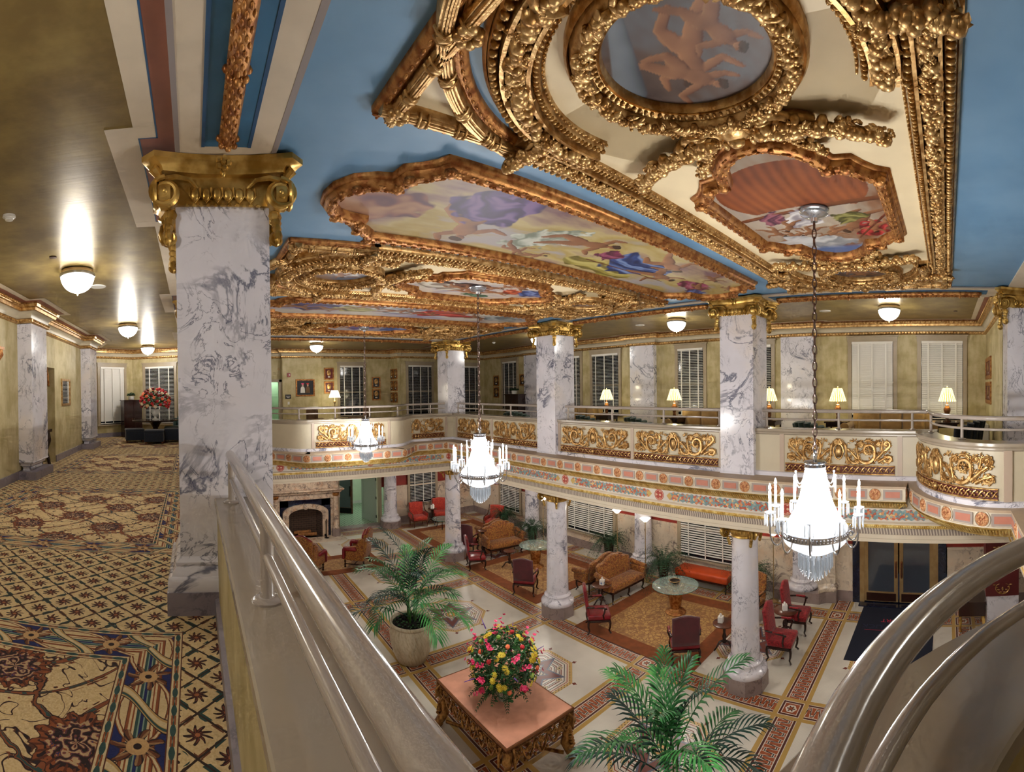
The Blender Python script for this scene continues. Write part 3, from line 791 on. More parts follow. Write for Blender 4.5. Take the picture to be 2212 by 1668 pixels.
# ------------------------------------------------------------------ gilded relief panels on the parapet
class Path:
    def __init__(s,pts):
        s.P=[Vector(p[:2]) for p in pts]; s.L=[0.]
        for a,b_ in zip(s.P[:-1],s.P[1:]): s.L.append(s.L[-1]+(b_-a).length)
        s.len=s.L[-1]
    def at(s,u):
        u=min(max(u,0),s.len); i=0
        while i<len(s.P)-2 and s.L[i+1]<u: i+=1
        d=(s.P[i+1]-s.P[i]); l=d.length; d=d/l
        return s.P[i]+d*(u-s.L[i]),d
    def map(s,z0,out):
        # (u along, v up, h out of the wall); out=+1 when outside is right of travel
        def f(u,v,h):
            p,d=s.at(u); n=Vector((d.y,-d.x))*out
            return (p.x+n.x*h,p.y+n.y*h,z0+v)
        return f
def spiral(c,r0,turns,a0,sgn,n=26,tail=None):
    pts=[]
    for i in range(n+1):
        t=i/n; a=a0+sgn*2*PI*turns*t; r=r0*(1-.86*t)
        pts.append((c[0]+r*cos(a),c[1]+r*sin(a)))
    return (tail or [])+pts
def bez(p0,p1,p2,p3,n=12):
    o=[]
    for i in range(n+1):
        t=i/n; a,b_,c,d=(1-t)**3,3*t*(1-t)**2,3*t*t*(1-t),t**3
        o.append(tuple(a*p0[k]+b_*p1[k]+c*p2[k]+d*p3[k] for k in range(2)))
    return o
def relief(f,W,H,seed=1):
    m=MB(); r=random.Random(seed); c=W/2
    def tube(pts,r0,r1,h=.02):
        m.tube([f(u,v,h) for u,v in pts],lambda t:1.35*(r0+(r1-r0)*t),6)
        for i in range(2,len(pts)-1,3):
            a,b_=pts[i],pts[min(i+1,len(pts)-1)]; g_=math.atan2(b_[1]-a[1],b_[0]-a[0])
            for s_ in (-1,1): blob(a[0]-s_*.028*math.sin(g_),a[1]+s_*.028*cos(g_),.030,.012,g_+s_*.55,h)
    def blob(u,v,a,b_,ang=0,h=.018):
        # flattened leaf lying on the surface
        vs=[]
        P0=Vector(f(u,v,h)); eu=Vector(f(u+.01,v,h))-P0; ev=Vector((0,0,1)); eh=Vector(f(u,v,h+.01))-P0
        eu.normalize(); eh.normalize()
        mt=Matrix((eu,ev,eh)).transposed()@Matrix.Rotation(ang,3,'Z')
        m.ball(tuple(P0),(a,b_,min(a,b_)*.7),6,4,mt)
    # centre shield
    n=18
    m.tube([f(c+.085*cos(2*PI*i/n)*(1 if sin(2*PI*i/n)<0 else 1.1),H*.50+H*.30*sin(2*PI*i/n),.035) for i in range(n)],.016,6,closed=True)
    blob(c,H*.50,.075,H*.27,0,.018)
    for k in range(5): blob(c+.03*cos(k*1.3),H*.5+.04*sin(k*1.3),.014,.014,0,.05)
    for s in (-1,1):
        tube(spiral((c+s*.05,H*.86),.05,1.1,PI/2 if s>0 else PI/2,s),.016,.008,.04)
        tube(bez((c+s*.09,H*.80),(c+s*.18,H*.75),(c+s*.12,H*.35),(c+s*.17,H*.02)),.026,.012,.03)
        for k in range(6): blob(c+s*(.12+.012*k),H*(.78-.13*k),.03,.016,s*(-1.1+.1*k),.035)
        blob(c+s*.2,H*.06,.035,.03)
        # main stem and scrolls
        w=c-.12
        X=lambda q:c+s*(.13+q*w)
        tube(bez((X(0),H*.62),(X(.16),H*.55),(X(.2),H*.2),(X(.38),H*.10)),.014,.024)
        tube(bez((X(.38),H*.10),(X(.52),H*.03),(X(.68),H*.2),(X(.62),H*.62),14)+spiral((X(.50),H*.56),.12*W/2.1,1.35,0.3 if s>0 else PI-.3,s),.03,.012)
        tube(bez((X(.62),H*.18),(X(.72),H*.3),(X(.8),H*.55),(X(.9),H*.62))+spiral((X(.88),H*.80),.075,1.2,-PI/2,s),.024,.01)
        tube(bez((X(.70),H*.12),(X(.82),H*.25),(X(.95),H*.4),(X(.97),H*.3))+spiral((X(.89),H*.27),.085,1.2,0. if s>0 else PI,-s),.024,.01)
        tube(bez((X(.30),H*.16),(X(.25),H*.5),(X(.2),H*.8),(X(.30),H*.86))+spiral((X(.33),H*.78),.05,1.1,PI/2,-s),.02,.009)
        tube(bez((X(.60),H*.6),(X(.62),H*.8),(X(.68),H*.95),(X(.72),H*.9))+spiral((X(.70),H*.82),.045,1.,PI/2,-s),.018,.008)
        tube(bez((X(.06),H*.30),(X(.10),H*.05),(X(.22),H*.02),(X(.30),H*.10))+spiral((X(.25),H*.20),.05,1.,-PI/2,s),.02,.009)
        tube(bez((X(.42),H*.9),(X(.50),H*.99),(X(.56),H*.95),(X(.60),H*.84)),.02,.01); tube(bez((X(.76),H*.55),(X(.80),H*.7),(X(.78),H*.9),(X(.82),H*.97)),.018,.008)
        for q,v,n_ in ((.14,.45,5),(.36,.42,6),(.66,.40,5),(.80,.46,5),(.50,.86,5),(.20,.86,4)):
            for k in range(n_): aa=PI*(.1+.8*k/(n_-1)); blob(X(q)+.05*cos(aa),H*v+.05*math.sin(aa),.036,.013,aa,.022)
        for k in range(54):
            q=r.uniform(.06,.97); blob(X(q),H*(.5+.42*sin(q*11+k*2.1)),r.uniform(.016,.04),r.uniform(.012,.022),r.uniform(0,PI),.02)
        for k in range(8):
            a=k*.8; blob(X(.50)+.045*cos(a),H*.56+.05*sin(a),.026,.02,a,.045)
    return m
def lowband(f,W,h=.15):
    base=MB(); N=max(2,int(W/.15))
    for i in range(N):
        a=[f(W*i/N,0,.004),f(W*(i+1)/N,0,.004),f(W*(i+1)/N,h,.004),f(W*i/N,h,.004)]; base.add(a,[(0,1,2,3)])
    g=MB()
    for v in (0,h): g.tube([f(W*i/N,v,.012) for i in range(N+1)],.014,6)
    n=int(W/.105)
    for i in range(n):
        u=W*(i+.5)/n; P=f(u,h*.5,.02)
        if abs(u-W/2)<.06:
            g.ball(f(u,h*.5,.03),(.05,.05,.06),6,4); continue
        g.tube([f(u-.05,h*.18,.015),f(u-.02,h*.3,.03),f(u+.02,h*.7,.03),f(u+.05,h*.82,.015)],.013,5)
        g.ball(f(u-.03,h*.66,.022),.022,6,4); g.ball(f(u+.03,h*.36,.022),.022,6,4); g.ball(f(u+.005,h*.5,.02),.018,6,4)
    return base,g
par=bpy.data.objects['wall_parapet']
def add_relief(pts,out,seed):
    p=Path(pts); f=p.map(4.665,out); W=p.len
    o=relief(lambda u,v,h:f(u+.06,v,h),W-.12,.48,seed).build('gilded_relief',MT['gilt'],par,60)
    base,g=lowband(p.map(4.495,out),W)
    b_=base.build('maroon_band',MT['maroon'],o,0); g.build('guilloche_border',MT['gilt'],o,60)
xf=8.925-.223
k=1
for ya,yb in ((12.2,14.15),(10.0,12.05),(6.75,9.05),(4.5,6.65),(.95,3.05)):
    add_relief([(xf,yb),(xf,ya)],1,k); k+=1
# stiles between the panels
st=MB()
for y in (14.22,12.125,9.93,9.10,6.70,4.43,3.12,.86): st.box(xf-.012,y-.045,4.475,xf+.02,y+.045,ZL-.1)
add_relief([(8.73-2.025*cos(a),-1.05+1.575*sin(a)) for a in np.linspace(R(83),R(12),30).tolist()],1,k); k+=1
a=R(7); cx,cy=8.73-2.03*cos(a),-1.05+1.58*sin(a); st.box(cx-.03,cy-.06,4.475,cx+.03,cy+.06,ZL-.1)
def fary(x): return bowy(x,1.05,YF+.2)-.223
for xa,xb in ((1.0,2.78),(3.5,5.7),(6.45,8.35)):
    pts=[(x,fary(x)) for x in np.linspace(xa,xb,16).tolist()]
    add_relief(pts,1,k); k+=1
for x in (2.86,3.42,5.8,6.38,8.42):
    st.box(x-.04,fary(x)-.014,4.475,x+.04,fary(x)+.02,ZL-.1)
st.build('stile',MT['strip_taupe'],par,0)
# ------------------------------------------------------------------ railings
def railing(name,pts,label,zl,posts,ends=True):
    # pts run along the ledge; handrail + lower rail + round posts on flanges
    g=thing(name,label,'railing',(pts[0][0],pts[0][1],zl))
    P=Path(pts); N=max(2,int(P.len/.06)) if len(pts)>2 else 2
    ln=[P.at(P.len*i/N)[0] for i in range(N+1)]
    zt=zl+.335; 
    MB().tube([(p.x,p.y,zt) for p in ln],.036,14).build('handrail',MT['enamel'],g,60,loc=(pts[0][0],pts[0][1],zl)).location=(0,0,0)
    MB().tube([(p.x,p.y,zl+.17) for p in ln],.02,10).build('lower_rail',MT['enamel'],g,60,loc=(pts[0][0],pts[0][1],zl)).location=(0,0,0)
    m0=None
    for u in posts:
        p,d=P.at(u)
        if m0 is None:
            m0=MB().lathe([(.062,0),(.062,.008),(.055,.014),(.03,.02),(.026,.03),(.026,.32)],n=16).build('post',MT['enamel'],g,40)
            o=m0
        else: o=m0.copy(); COL.objects.link(o)
        o.location=(p.x-pts[0][0],p.y-pts[0][1],0)
    return g
railing('balcony_railing',[(.275,3.6),(.275,.3),(.29,.2),(.36,.155)]+arc(.47,-1.05,1.2,1.2,PI/2,-.6,26),'near grey enamel railing curving past the camera along the parapet ledge',ZL,[.1,1.78,5.35])
xr=8.925
railing('balcony_railing',[(xr,3.6),(xr,.36)]+[(8.73-1.80*cos(a),-1.05+1.35*sin(a)) for a in np.linspace(R(88),R(-36),30).tolist()],'grey railing on the rounded balcony behind the nearest chandelier',ZL,[.08,1.55,2.95,3.7,5.0])
railing('balcony_railing',[(xr,9.08),(xr,4.46)],'grey railing between the two tall right columns, in front of the teal armchairs',ZL,[.08,1.6,3.1,4.5])
railing('balcony_railing',[(xr,14.55),(xr,9.92)],'grey railing between the corner column and the middle column on the right gallery',ZL,[.08,1.6,3.1,4.5])
railing('balcony_railing',[(x,bowy(x,1.05,YF+.2)) for x in np.linspace(.7,8.5,60).tolist()],'grey railing with the shallow bow across the far gallery above the fireplace',ZL,[.3,1.6,2.8,3.9,5.0,6.1,7.2,8.1])
# ------------------------------------------------------------------ columns
def upper_capital():
    # gilded Ionic capital for a square shaft, z 0 = shaft top
    m=MB(); h=HW
    m.box(-h-.03,-h-.03,0,h+.03,h+.03,.22)
    # curved abacus plate
    ab=[]
    w=.60; q=.47; ch=.10
    def side(n=7): return [(-w+ch+ (2*(w-ch))*i/n, -w+ (w-q)*(1-((2*i/n-1)**2))*0.75) for i in range(n+1)]
    pts=[]
    for k in range(4):
        mt=Matrix.Rotation(k*PI/2,2)
        for p in side(): pts.append(tuple(mt@Vector(p)))
    n=len(pts)
    layers=[(.88,.21),(.9,.24),(.95,.27),(1.0,.285),(1.0,.325)]
    o=m.n(); 
    vs=[(x*s,y*s,z) for s,z in layers for x,y in pts]; fs=[]
    for l in range(len(layers)-1):
        for i in range(n): j=(i+1)%n; fs.append((l*n+i,l*n+j,(l+1)*n+j,(l+1)*n+i))
    fs.append(tuple(range(n))[::-1]); fs.append(tuple((len(layers)-1)*n+i for i in range(n)))
    m.add(vs,fs)
    rows=MB()
    for k in range(4):
        mt=Matrix.Rotation(k*PI/2,3,'Z')
        for s in (-1,1):
            cx=s*.43; cz=.06; y=-h-.10
            pts=[(cx+ .118*(1-.88*t)*cos(PI/2-s*2*PI*1.9*t), y-.04-.025*t, cz+.115*(1-.88*t)*sin(PI/2-s*2*PI*1.9*t)) for t in [i/40 for i in range(41)]]
            m.tube([tuple(mt@Vector(p)) for p in pts],lambda t:.019*(1-.35*t),6)
            m.ball(tuple(mt@Vector((cx,y-.06,cz))),.026,8,5)
            # volute bolster disc
            for i in range(1):
                d=MB().lathe([(.105,-.05),(.108,.03),(.09,.045),(0,.045)],n=20)
                d.xf(Matrix.Translation((cx,y+.02,cz))@Matrix.Rotation(PI/2,4,'X')); d.xf(mt.to_4x4()); m.add(d.v,d.f)
            # band from volute to abacus, leaves and drop
            m.tube([tuple(mt@Vector(p)) for p in ((cx,y,cz+.115),(cx-s*.08,y-.01,.185),(cx-s*.18,y+.02,.175),(cx-s*.24,y+.05,.12))],lambda t:.026-.014*t,6)
            m.tube([tuple(mt@Vector(p)) for p in ((cx+s*.03,y,.16),(cx+s*.06,y-.02,.2),(cx+s*.1,y-.05,.23))],.03,6)
            for i in range(4): m.ball(tuple(mt@Vector((cx-s*.02-.0*i,-h-.03-.012*i,-.08-.05*i))),(.045-.005*i,.04,.045),6,4)
            m.tube([tuple(mt@Vector(p)) for p in spiral3(cx-s*.02,-h-.05,-.26,.05,s)],.02,5)
        n=6
        for i in range(n):
            x=-.25+.5*(i+.5)/n
            m.ball(tuple(mt@Vector((x,-h-.055,.07))),(.034,.03,.052),8,5,mt)
            m.tube([tuple(mt@Vector(p)) for p in ((x-.04,-h-.05,.125),(x-.04,-h-.06,.06),(x,-h-.05,.012),(x+.04,-h-.06,.06),(x+.04,-h-.05,.125))],.008,5)
        for i in range(11): m.ball(tuple(mt@Vector((-.27+.54*i/10,-h-.045,-.005))),(.02,.018,.014),6,4,mt)
        for i in range(5):
            a=2*PI*i/5; m.ball(tuple(mt@Vector((.038*cos(a),-.52,.26+.038*sin(a)))),(.026,.02,.026),6,4)
        m.ball(tuple(mt@Vector((0,-.54,.26))),.02,6,4); m.ball(tuple(mt@Vector((0,-.50,.20))),(.022,.02,.04),6,4)
    return m
def spiral3(cx,y,cz,r0,s,n=18): return [(cx+r0*(1-.8*i/n)*cos(PI/2+s*2*PI*1.2*i/n),y,cz+r0*(1-.8*i/n)*sin(PI/2+s*2*PI*1.2*i/n)) for i in range(n+1)]
def lower_capital():
    m=MB(); 
    m.lathe([(.27,-.05),(.30,-.03),(.285,0),(.33,.06),(.36,.12),(.33,.16)],n=24)
    for i in range(28):
        a=2*PI*i/28; m.ball((.335*cos(a),.335*sin(a),.10),(.03,.026,.045),6,4,Matrix.Rotation(a,3,'Z'))
    n=[]
    for k in range(4):
        mt=Matrix.Rotation(k*PI/2,3,'Z')
        for i in range(7): t=-1+2*i/6.; n.append(tuple(mt@Vector((t*.36,-.42+.08*(1-t*t),0)))[:2])
    m.prism(n,.17,.24)
    for k in range(4):
        mt=Matrix.Rotation(PI/4+k*PI/2,3,'Z')
        for s in (-1,1):
            pts=[(.42+.095*(1-.86*t)*cos(PI/2-2*PI*1.7*t),s*.035,.06+.095*(1-.86*t)*sin(PI/2-2*PI*1.7*t)) for t in [i/30 for i in range(31)]]
            m.tube([tuple(mt@Vector(p)) for p in pts],lambda t:.026*(1-.4*t),6)
        m.tube([tuple(mt@Vector(p)) for p in ((.25,0,.13),(.34,0,.165),(.42,0,.155))],.04,6)
        for i in range(3): m.ball(tuple(mt@Vector((.36-.015*i,0,-.07-.05*i))),(.04-.008*i,.035,.045),6,4)
        mt2=Matrix.Rotation(k*PI/2,3,'Z')
        for i in range(5):
            a=2*PI*i/5; m.ball(tuple(mt2@Vector((.03*cos(a),-.37,.2+.03*sin(a)))),.022,6,4)
    return m
UC=upper_capital(); LCp=lower_capital()
_uc=None
def upper_column(x,y,label,base=False,dx=0):
    global _uc
    z0=4.39 if not base else M
    g=thing('marble_column',label,'column',(x,y,z0))
    s=MB().box(-HW,-HW,0,HW,HW,7.53-z0).build('shaft',MT['marble_white'],g,0)
    if base:
        s.data.vertices.foreach_set('co',[]) if 0 else None
        MB().box(-.46,-.46,0,.46,.46,.17).build('plinth',MT['marble_grey'],g,0)
        b=MB(); b.sweep([(-HW,-HW),(-HW,HW),(HW,HW),(HW,-HW)],[(.09,.17),(.095,.19),(.095,.25),(.085,.27),(.065,.28),(.06,.30),(.03,.345),(.035,.36),(.035,.375),(.02,.39),(0,.41)],closed=True)
        b.build('base_moulding',MT['marble_white'],g,40)
    else:
        MB().box(-HW-.012,-HW-.012,0,HW+.012,HW+.012,.035).build('base_moulding',MT['marble_white'],g,0)
    if _uc is None: _uc=UC.build('capital',MT['gilt_old'],g,40); o=_uc
    else: o=_uc.copy(); COL.objects.link(o); o.parent=g
    o.location=(0,0,7.53-z0)
    return g
upper_column(XLc,YC[1],'tall square marble column with gilded capital standing on the near carpet',True)
upper_column(XLc,YC[2],'square marble column on the left gallery, half hidden behind the near column',True)
upper_column(XRc,YC[1],'square marble column on the right gallery beside the nearest chandelier')
upper_column(XRc,YC[2],'square marble column rising in the middle of the right gallery')
upper_column(XRc,YC[3],'square marble column at the far corner of the balcony')
upper_column(XRc,YC[0],'square marble column cut by the right edge, behind the rounded balcony')
_lc={}
def round_column(x,y,label,kind=0):
    g=thing('round_marble_column',label,'column',(x,y,0))
    r=.285
    oc=[(.47*cos(PI/8+k*PI/4),.47*sin(PI/8+k*PI/4)) for k in range(8)]
    parts=[('plinth','marble_base',lambda:MB().prism(oc,0,.30),0),
     ('base_moulding','marble_white',lambda:MB().lathe([(.44,.30),(.455,.33),(.455,.38),(.43,.42),(.40,.43),(.385,.46),(.36,.49),(.365,.51),(.365,.54),(.33,.56),(.3,.6)],n=32,cap=False),60),
     ('shaft','marble_white',lambda:MB().lathe([(.305,.58),(.30,.7),(r,1.6),(.265,3.12)],n=32),60)]
    if kind==0: parts.append(('capital','gilt_old',lambda:LCp.xf(Matrix.Translation((0,0,3.12))),40))
    for nm,mt,fn,sm in parts:
        if nm not in _lc: _lc[nm]=fn().build(nm,MT[mt],g,sm); continue
        o=_lc[nm].copy(); COL.objects.link(o); o.parent=g
    return g
round_column(XRc,YC[1],'round marble lobby column with octagonal foot, nearest one, beside the red armchairs')
round_column(XRc,YC[2],'round marble lobby column with octagonal foot between the two seating groups')
round_column(XRc,YC[3],'round marble lobby column at the far corner behind the middle chandelier')
round_column(8.6,19.85,'stout cream marble column against the far lobby wall beside the doorway',1)
round_column(12.95,15.25,'half-round marble column against the lobby window wall, behind the far settee',1)
round_column(12.95,9.55,'half-round marble column against the lobby window wall between two windows',1)
round_column(13.3,4.15,'half-round marble column on the lobby wall left of the glass doors',1)
# ------------------------------------------------------------------ painted ceiling: procedural brushwork on fine colour grids
nrs=np.random.RandomState(5)
def fnoise(X,Y,f,seed,oct=4):
    rs=np.random.RandomState(seed); o=np.zeros_like(X); a=1.; tot=0
    for k in range(oct):
        for j in range(3):
            th=rs.uniform(0,6.28); ph=rs.uniform(0,6.28); ff=f*(2**k)*rs.uniform(.7,1.3)
            o+=a/3*np.sin(ff*(X*np.cos(th)+Y*np.sin(th))+ph+1.3*np.sin(ff*.6*(Y*np.cos(th)-X*np.sin(th))+ph*2))
        tot+=a/3*1.7; a*=.55
    return o/tot
SK=np.array(hx('c98e62')); SKD=np.array(hx('6e3322'))
class Canvas:
    def __init__(s,x0,x1,y0,y1,step,seed,sky):
        s.nx=int((x1-x0)/step)+1; s.ny=int((y1-y0)/step)+1
        s.X,s.Y=np.meshgrid(np.linspace(x0,x1,s.nx),np.linspace(y0,y1,s.ny)); s.seed=seed
        n=fnoise(s.X,s.Y*1.6,1.6,seed); n2=fnoise(s.X,s.Y*2.4,5.,seed+1)
        t=np.clip((n+.45*n2)*.5+.5,0,1)[...,None]
        cols=[np.array(hx(c)) for c in sky]; k=len(cols)-1
        f=t*k; i=np.clip(f.astype(int),0,k-1); f=f-i; ca=np.array(cols)
        s.C=ca[i[...,0]]*(1-f)+ca[i[...,0]+1]*f
    def blend(s,mask,col): s.C=s.C*(1-mask[...,None])+col*mask[...,None]
    def limb(s,p,q,r0,r1,col=None,dark=None,light=(-.4,.7)):
        col=SK if col is None else np.array(hx(col)); dark=SKD if dark is None else np.array(hx(dark))
        px,py=p; dx,dy=q[0]-px,q[1]-py; L2=dx*dx+dy*dy+1e-9
        t=np.clip(((s.X-px)*dx+(s.Y-py)*dy)/L2,0,1); cx,cy=px+t*dx,py+t*dy
        r=r0+(r1-r0)*t; ex,ey=(s.X-cx)/r,(s.Y-cy)/r; d=np.sqrt(ex*ex+ey*ey)
        m=np.clip((1.06-d)*8,0,1); sh=np.clip(.62+.45*(ex*light[0]+ey*light[1])-.25*d**3+.12*fnoise(s.X,s.Y,22.,s.seed+9,2),0,1)
        s.blend(m,dark+(col-dark)*sh[...,None])
    def cloth(s,c,rx,ry,ang,col,dark,hi,seed,folds=16.):
        ca,sa=np.cos(ang),np.sin(ang); u=((s.X-c[0])*ca+(s.Y-c[1])*sa)/rx; v=(-(s.X-c[0])*sa+(s.Y-c[1])*ca)/ry
        w=.30*fnoise(s.X,s.Y,5./max(rx,.2),seed,3); d=np.sqrt(u*u+v*v)+w
        m=np.clip((1.-d)*14,0,1); n1=fnoise(s.X,s.Y,2.2/max(rx,.25),seed+3,3); n2=fnoise(s.X,s.Y,5./max(rx,.25),seed+5,3)
        q=folds*.42*(v*.8+.5*u*u)+3.2*n1
        f=.5+.30*np.sin(q)+.16*np.sin(q*2.3+2*n2)+.16*n2-.18*(d-.5); f=np.clip(f,0,1); f=(f*f*(3-2*f))[...,None]
        dk,cl,h=(np.array(hx(x))*.8 for x in (dark,col,hi))
        s.blend(m,np.where(f<.55,dk+(cl-dk)*f/.55,cl+(h-cl)*(f-.55)/.45))
    def body(s,limbs,h,col,dark,light=(-.45,.6)):
        # one continuous painted figure: dome heights of the limbs merged smoothly, then shaded
        xs=[p[0] for l in limbs for p in l[:2]]; ys=[p[1] for l in limbs for p in l[:2]]; x0,y0=s.X[0,0],s.Y[0,0]; st=s.X[0,1]-s.X[0,0]; sy=s.Y[1,0]-s.Y[0,0]
        i0=max(int((min(xs)-.2*h-x0)/st),0); i1=min(int((max(xs)+.2*h-x0)/st)+2,s.nx); j0=max(int((min(ys)-.2*h-y0)/sy),0); j1=min(int((max(ys)+.2*h-y0)/sy)+2,s.ny)
        if i1-i0<3 or j1-j0<3: return
        X,Y=s.X[j0:j1,i0:i1],s.Y[j0:j1,i0:i1]; k=70./h; A=np.zeros_like(X)
        for p,q,r0,r1 in limbs:
            dx,dy=q[0]-p[0],q[1]-p[1]; t=np.clip(((X-p[0])*dx+(Y-p[1])*dy)/(dx*dx+dy*dy+1e-9),0,1); r=r0+(r1-r0)*t+.010*h*np.sin(t*PI)
            d=np.hypot(X-p[0]-t*dx,Y-p[1]-t*dy)/r; hh=np.where(d<1,r*np.sqrt(np.maximum(1-d*d,0)),-r*(d-1)*1.4); A+=np.exp(np.clip(k*hh,-40,60))
        H=np.log(A+1e-30)/k; H2=H+.010*h*fnoise(X,Y,9./h,s.seed+31,3); gy,gx=np.gradient(H2,sy,st); gx=np.clip(gx,-2,2); gy=np.clip(gy,-2,2)
        sh=(-gx*light[0]*-1-gy*light[1]*-1)*-1; sh=np.clip(.52-.34*(gx*light[0]+gy*light[1])*-1*-1+.10*fnoise(X,Y,16./h,s.seed+9,2),0,1)
        rim=np.clip(H/(.03*h),0,1); sh=sh*(.45+.55*rim)
        m=np.clip(H/(.010*h),0,1)[...,None]; C=s.C[j0:j1,i0:i1]; s.C[j0:j1,i0:i1]=C*(1-m)+(dark+(col-dark)*sh[...,None])*m
    def figure(s,x,y,h,a,pose=0,skin=None):
        ux,uy=np.cos(a),np.sin(a); vx,vy=-uy,ux; k=1 if pose%2==0 else -1; rs=np.random.RandomState(int(abs(x*37+y*91+pose*13)*10)%9999); j=lambda m:rs.uniform(-m,m)
        P=lambda u,v:(x+h*(u*ux+v*vx),y+h*(u*uy+v*vy)); col=(SK if skin is None else np.array(hx(skin)))*rs.uniform(.62,.85); dark=SKD*.6
        kn=(-.28+j(.05),(.20+j(.08))*k); kn2=(-.33+j(.05),(-.12+j(.08))*k); el=(.36+j(.08),(.28+j(.06))*k); el2=(.15+j(.1),(-.28+j(.05))*k)
        L=[]; ad=lambda p,q,r0,r1:L.append((P(*p),P(*q),r0*h,r1*h))
        ad((-.06,.06*k),kn,.085,.055); ad(kn,(kn[0]-.2+j(.05),kn[1]-.11*k+j(.06)),.052,.028); ad((-.06,-.05*k),kn2,.09,.055); ad(kn2,(kn2[0]-.18+j(.05),kn2[1]-.16*k+j(.06)),.052,.028)
        ad((-.06,0),(.05,.01*k),.10,.085); ad((.05,.01*k),(.22,.02*k),.085,.115); ad((.25,.09*k),el,.052,.038); ad(el,(el[0]+.18+j(.04),el[1]+.05*k+j(.08)),.036,.020); ad((.25,-.09*k),el2,.052,.038); ad(el2,(el2[0]+.15+j(.05),el2[1]-.14*k+j(.06)),.036,.020)
        ad((.28,.02*k),(.37,.04*k),.045,.038)
        s.body(L,h,col,dark); s.body([(P(.41,.05*k),P(.45,.06*k),.060*h,.052*h)],h*.7,col*1.05,dark)
        s.body([(P(.44,.10*k),P(.49,.05*k),.05*h,.045*h),(P(.40,.11*k),P(.44,.10*k),.03*h,.04*h)],h*.6,np.array(hx('5a3420'))*.7,np.array(hx('1c0d08')))
    def wings(s,x,y,h,a,col='d8d2cc',dark='6a625e'):
        for k in (-1,1):
            for j in range(4): s.limb((x,y),(x+h*np.cos(a+k*(.5+.22*j)),y+h*np.sin(a+k*(.5+.22*j))),.05*h,.09*h,col,dark)
    def build(s,name,outline,par,z,ox,oy):
        X,Y=s.X.ravel()+ox,s.Y.ravel()+oy; n=X.size
        # keep only the cells inside the outline
        px=np.array([p[0] for p in outline]); py=np.array([p[1] for p in outline]); cx=s.X[:-1,:-1].ravel(); cy=s.Y[:-1,:-1].ravel(); ins=np.zeros(cx.size,bool)
        j=len(px)-1
        for i in range(len(px)):
            c=((py[i]>cy)!=(py[j]>cy))&(cx<(px[j]-px[i])*(cy-py[i])/(py[j]-py[i]+1e-12)+px[i]); ins^=c; j=i
        r=np.arange(s.ny-1)[:,None]*s.nx+np.arange(s.nx-1)[None,:]; r=r.ravel()[ins]
        faces=np.stack([r,r+s.nx,r+s.nx+1,r+1],1)
        used=np.unique(faces); rem=np.zeros(n,np.int64); rem[used]=np.arange(used.size)
        me=bpy.data.meshes.new(name); me.vertices.add(used.size); co=np.stack([X[used],Y[used],np.full(used.size,z)],1); me.vertices.foreach_set('co',co.ravel())
        f=rem[faces]; me.loops.add(f.size); me.loops.foreach_set('vertex_index',f.ravel().astype(np.int32)); me.polygons.add(len(f)); me.polygons.foreach_set('loop_start',np.arange(0,f.size,4,dtype=np.int32))
        me.update(calc_edges=True)
        at=me.color_attributes.new('Col','FLOAT_COLOR','POINT'); c=np.ones((used.size,4),np.float32); c[:,:3]=np.clip(s.C.reshape(-1,3)[used]*.80,0,1); at.data.foreach_set('color',c.ravel())
        me.materials.append(MT['painting']); o=bpy.data.objects.new(name,me); COL.objects.link(o); o.parent=par; return o
def mirror4(q):
    # first-quadrant outline (from +x axis round to +y) to a full anticlockwise outline
    a=[(x,y) for x,y in q]; b_=[(-x,y) for x,y in q[::-1]]; c=[(-x,-y) for x,y in q]; d=[(x,-y) for x,y in q[::-1]]
    o=[]
    for p in a+b_+c+d:
        if not o or math.hypot(p[0]-o[-1][0],p[1]-o[-1][1])>1e-4: o.append(p)
    if math.hypot(o[0][0]-o[-1][0],o[0][1]-o[-1][1])<1e-4: o.pop()
    return o
CENTRE=mirror4([(1.6,0),(1.58,.13),(1.46,.30),(1.28,.43),(1.10,.49),(1.09,.63),(.97,.70),(.87,.78),(.81,.88),(0,.88)])
LONG=mirror4([(3.5,0),(3.47,.2),(3.36,.38),(3.2,.47),(3.06,.5),(3.04,.68),(2.93,.76),(2.84,.86),(2.80,.96),(0,.96)])
CIRC=[(.46*cos(2*PI*i/48),.46*sin(2*PI*i/48)) for i in range(48)]
ZC_=ZB-.02
def leaf_frame(outline,par,ox,oy,w=.135,z=ZB,dense=.065,name='gilded_frame'):
    P=[(x+ox,y+oy) for x,y in outline]
    prof=[(-.03,z+.01),(-.03,z-.03),(-.012,z-.05),(0,z-.05),(.005,z-.075),(.03,z-.105),(.065,z-.12),(.10,z-.105),(.125,z-.07),(.13,z-.01)]
    m=MB().sweep(P,prof,closed=True)
    for i,(p,d) in enumerate(resample(P,dense,True)):
        n=Vector((-d.y,d.x)); mt=Matrix.Rotation(math.atan2(d.y,d.x),3,'Z')
        for k,(o,zz) in enumerate(((.03,.103),(.065,.12),(.1,.103))):
            s=.5*dense if (i+k)%2 else 0
            m.ball((p.x+n.x*o+d.x*s,p.y+n.y*o+d.y*s,z-zz),(.024,.011,.012),6,4,mt)
    # ribbon ties at the corners
    n_=len(P)
    for i in range(n_):
        a=Vector(P[i])-Vector(P[i-1]); b_=Vector(P[(i+1)%n_])-Vector(P[i])
        if a.length>1e-6 and b_.length>1e-6 and a.angle(b_)>.5:
            q=Vector(P[i])+Vector((-(a.normalized()+b_.normalized()).y,(a.normalized()+b_.normalized()).x)).normalized()*.065
            m.ball((q.x,q.y,z-.1),(.06,.06,.045),8,5)
            for k in range(5): m.ball((q.x+.045*cos(k*1.26),q.y+.045*sin(k*1.26),z-.115),.02,6,4)
    return m.build(name,MT['gilt_red'],par,50)
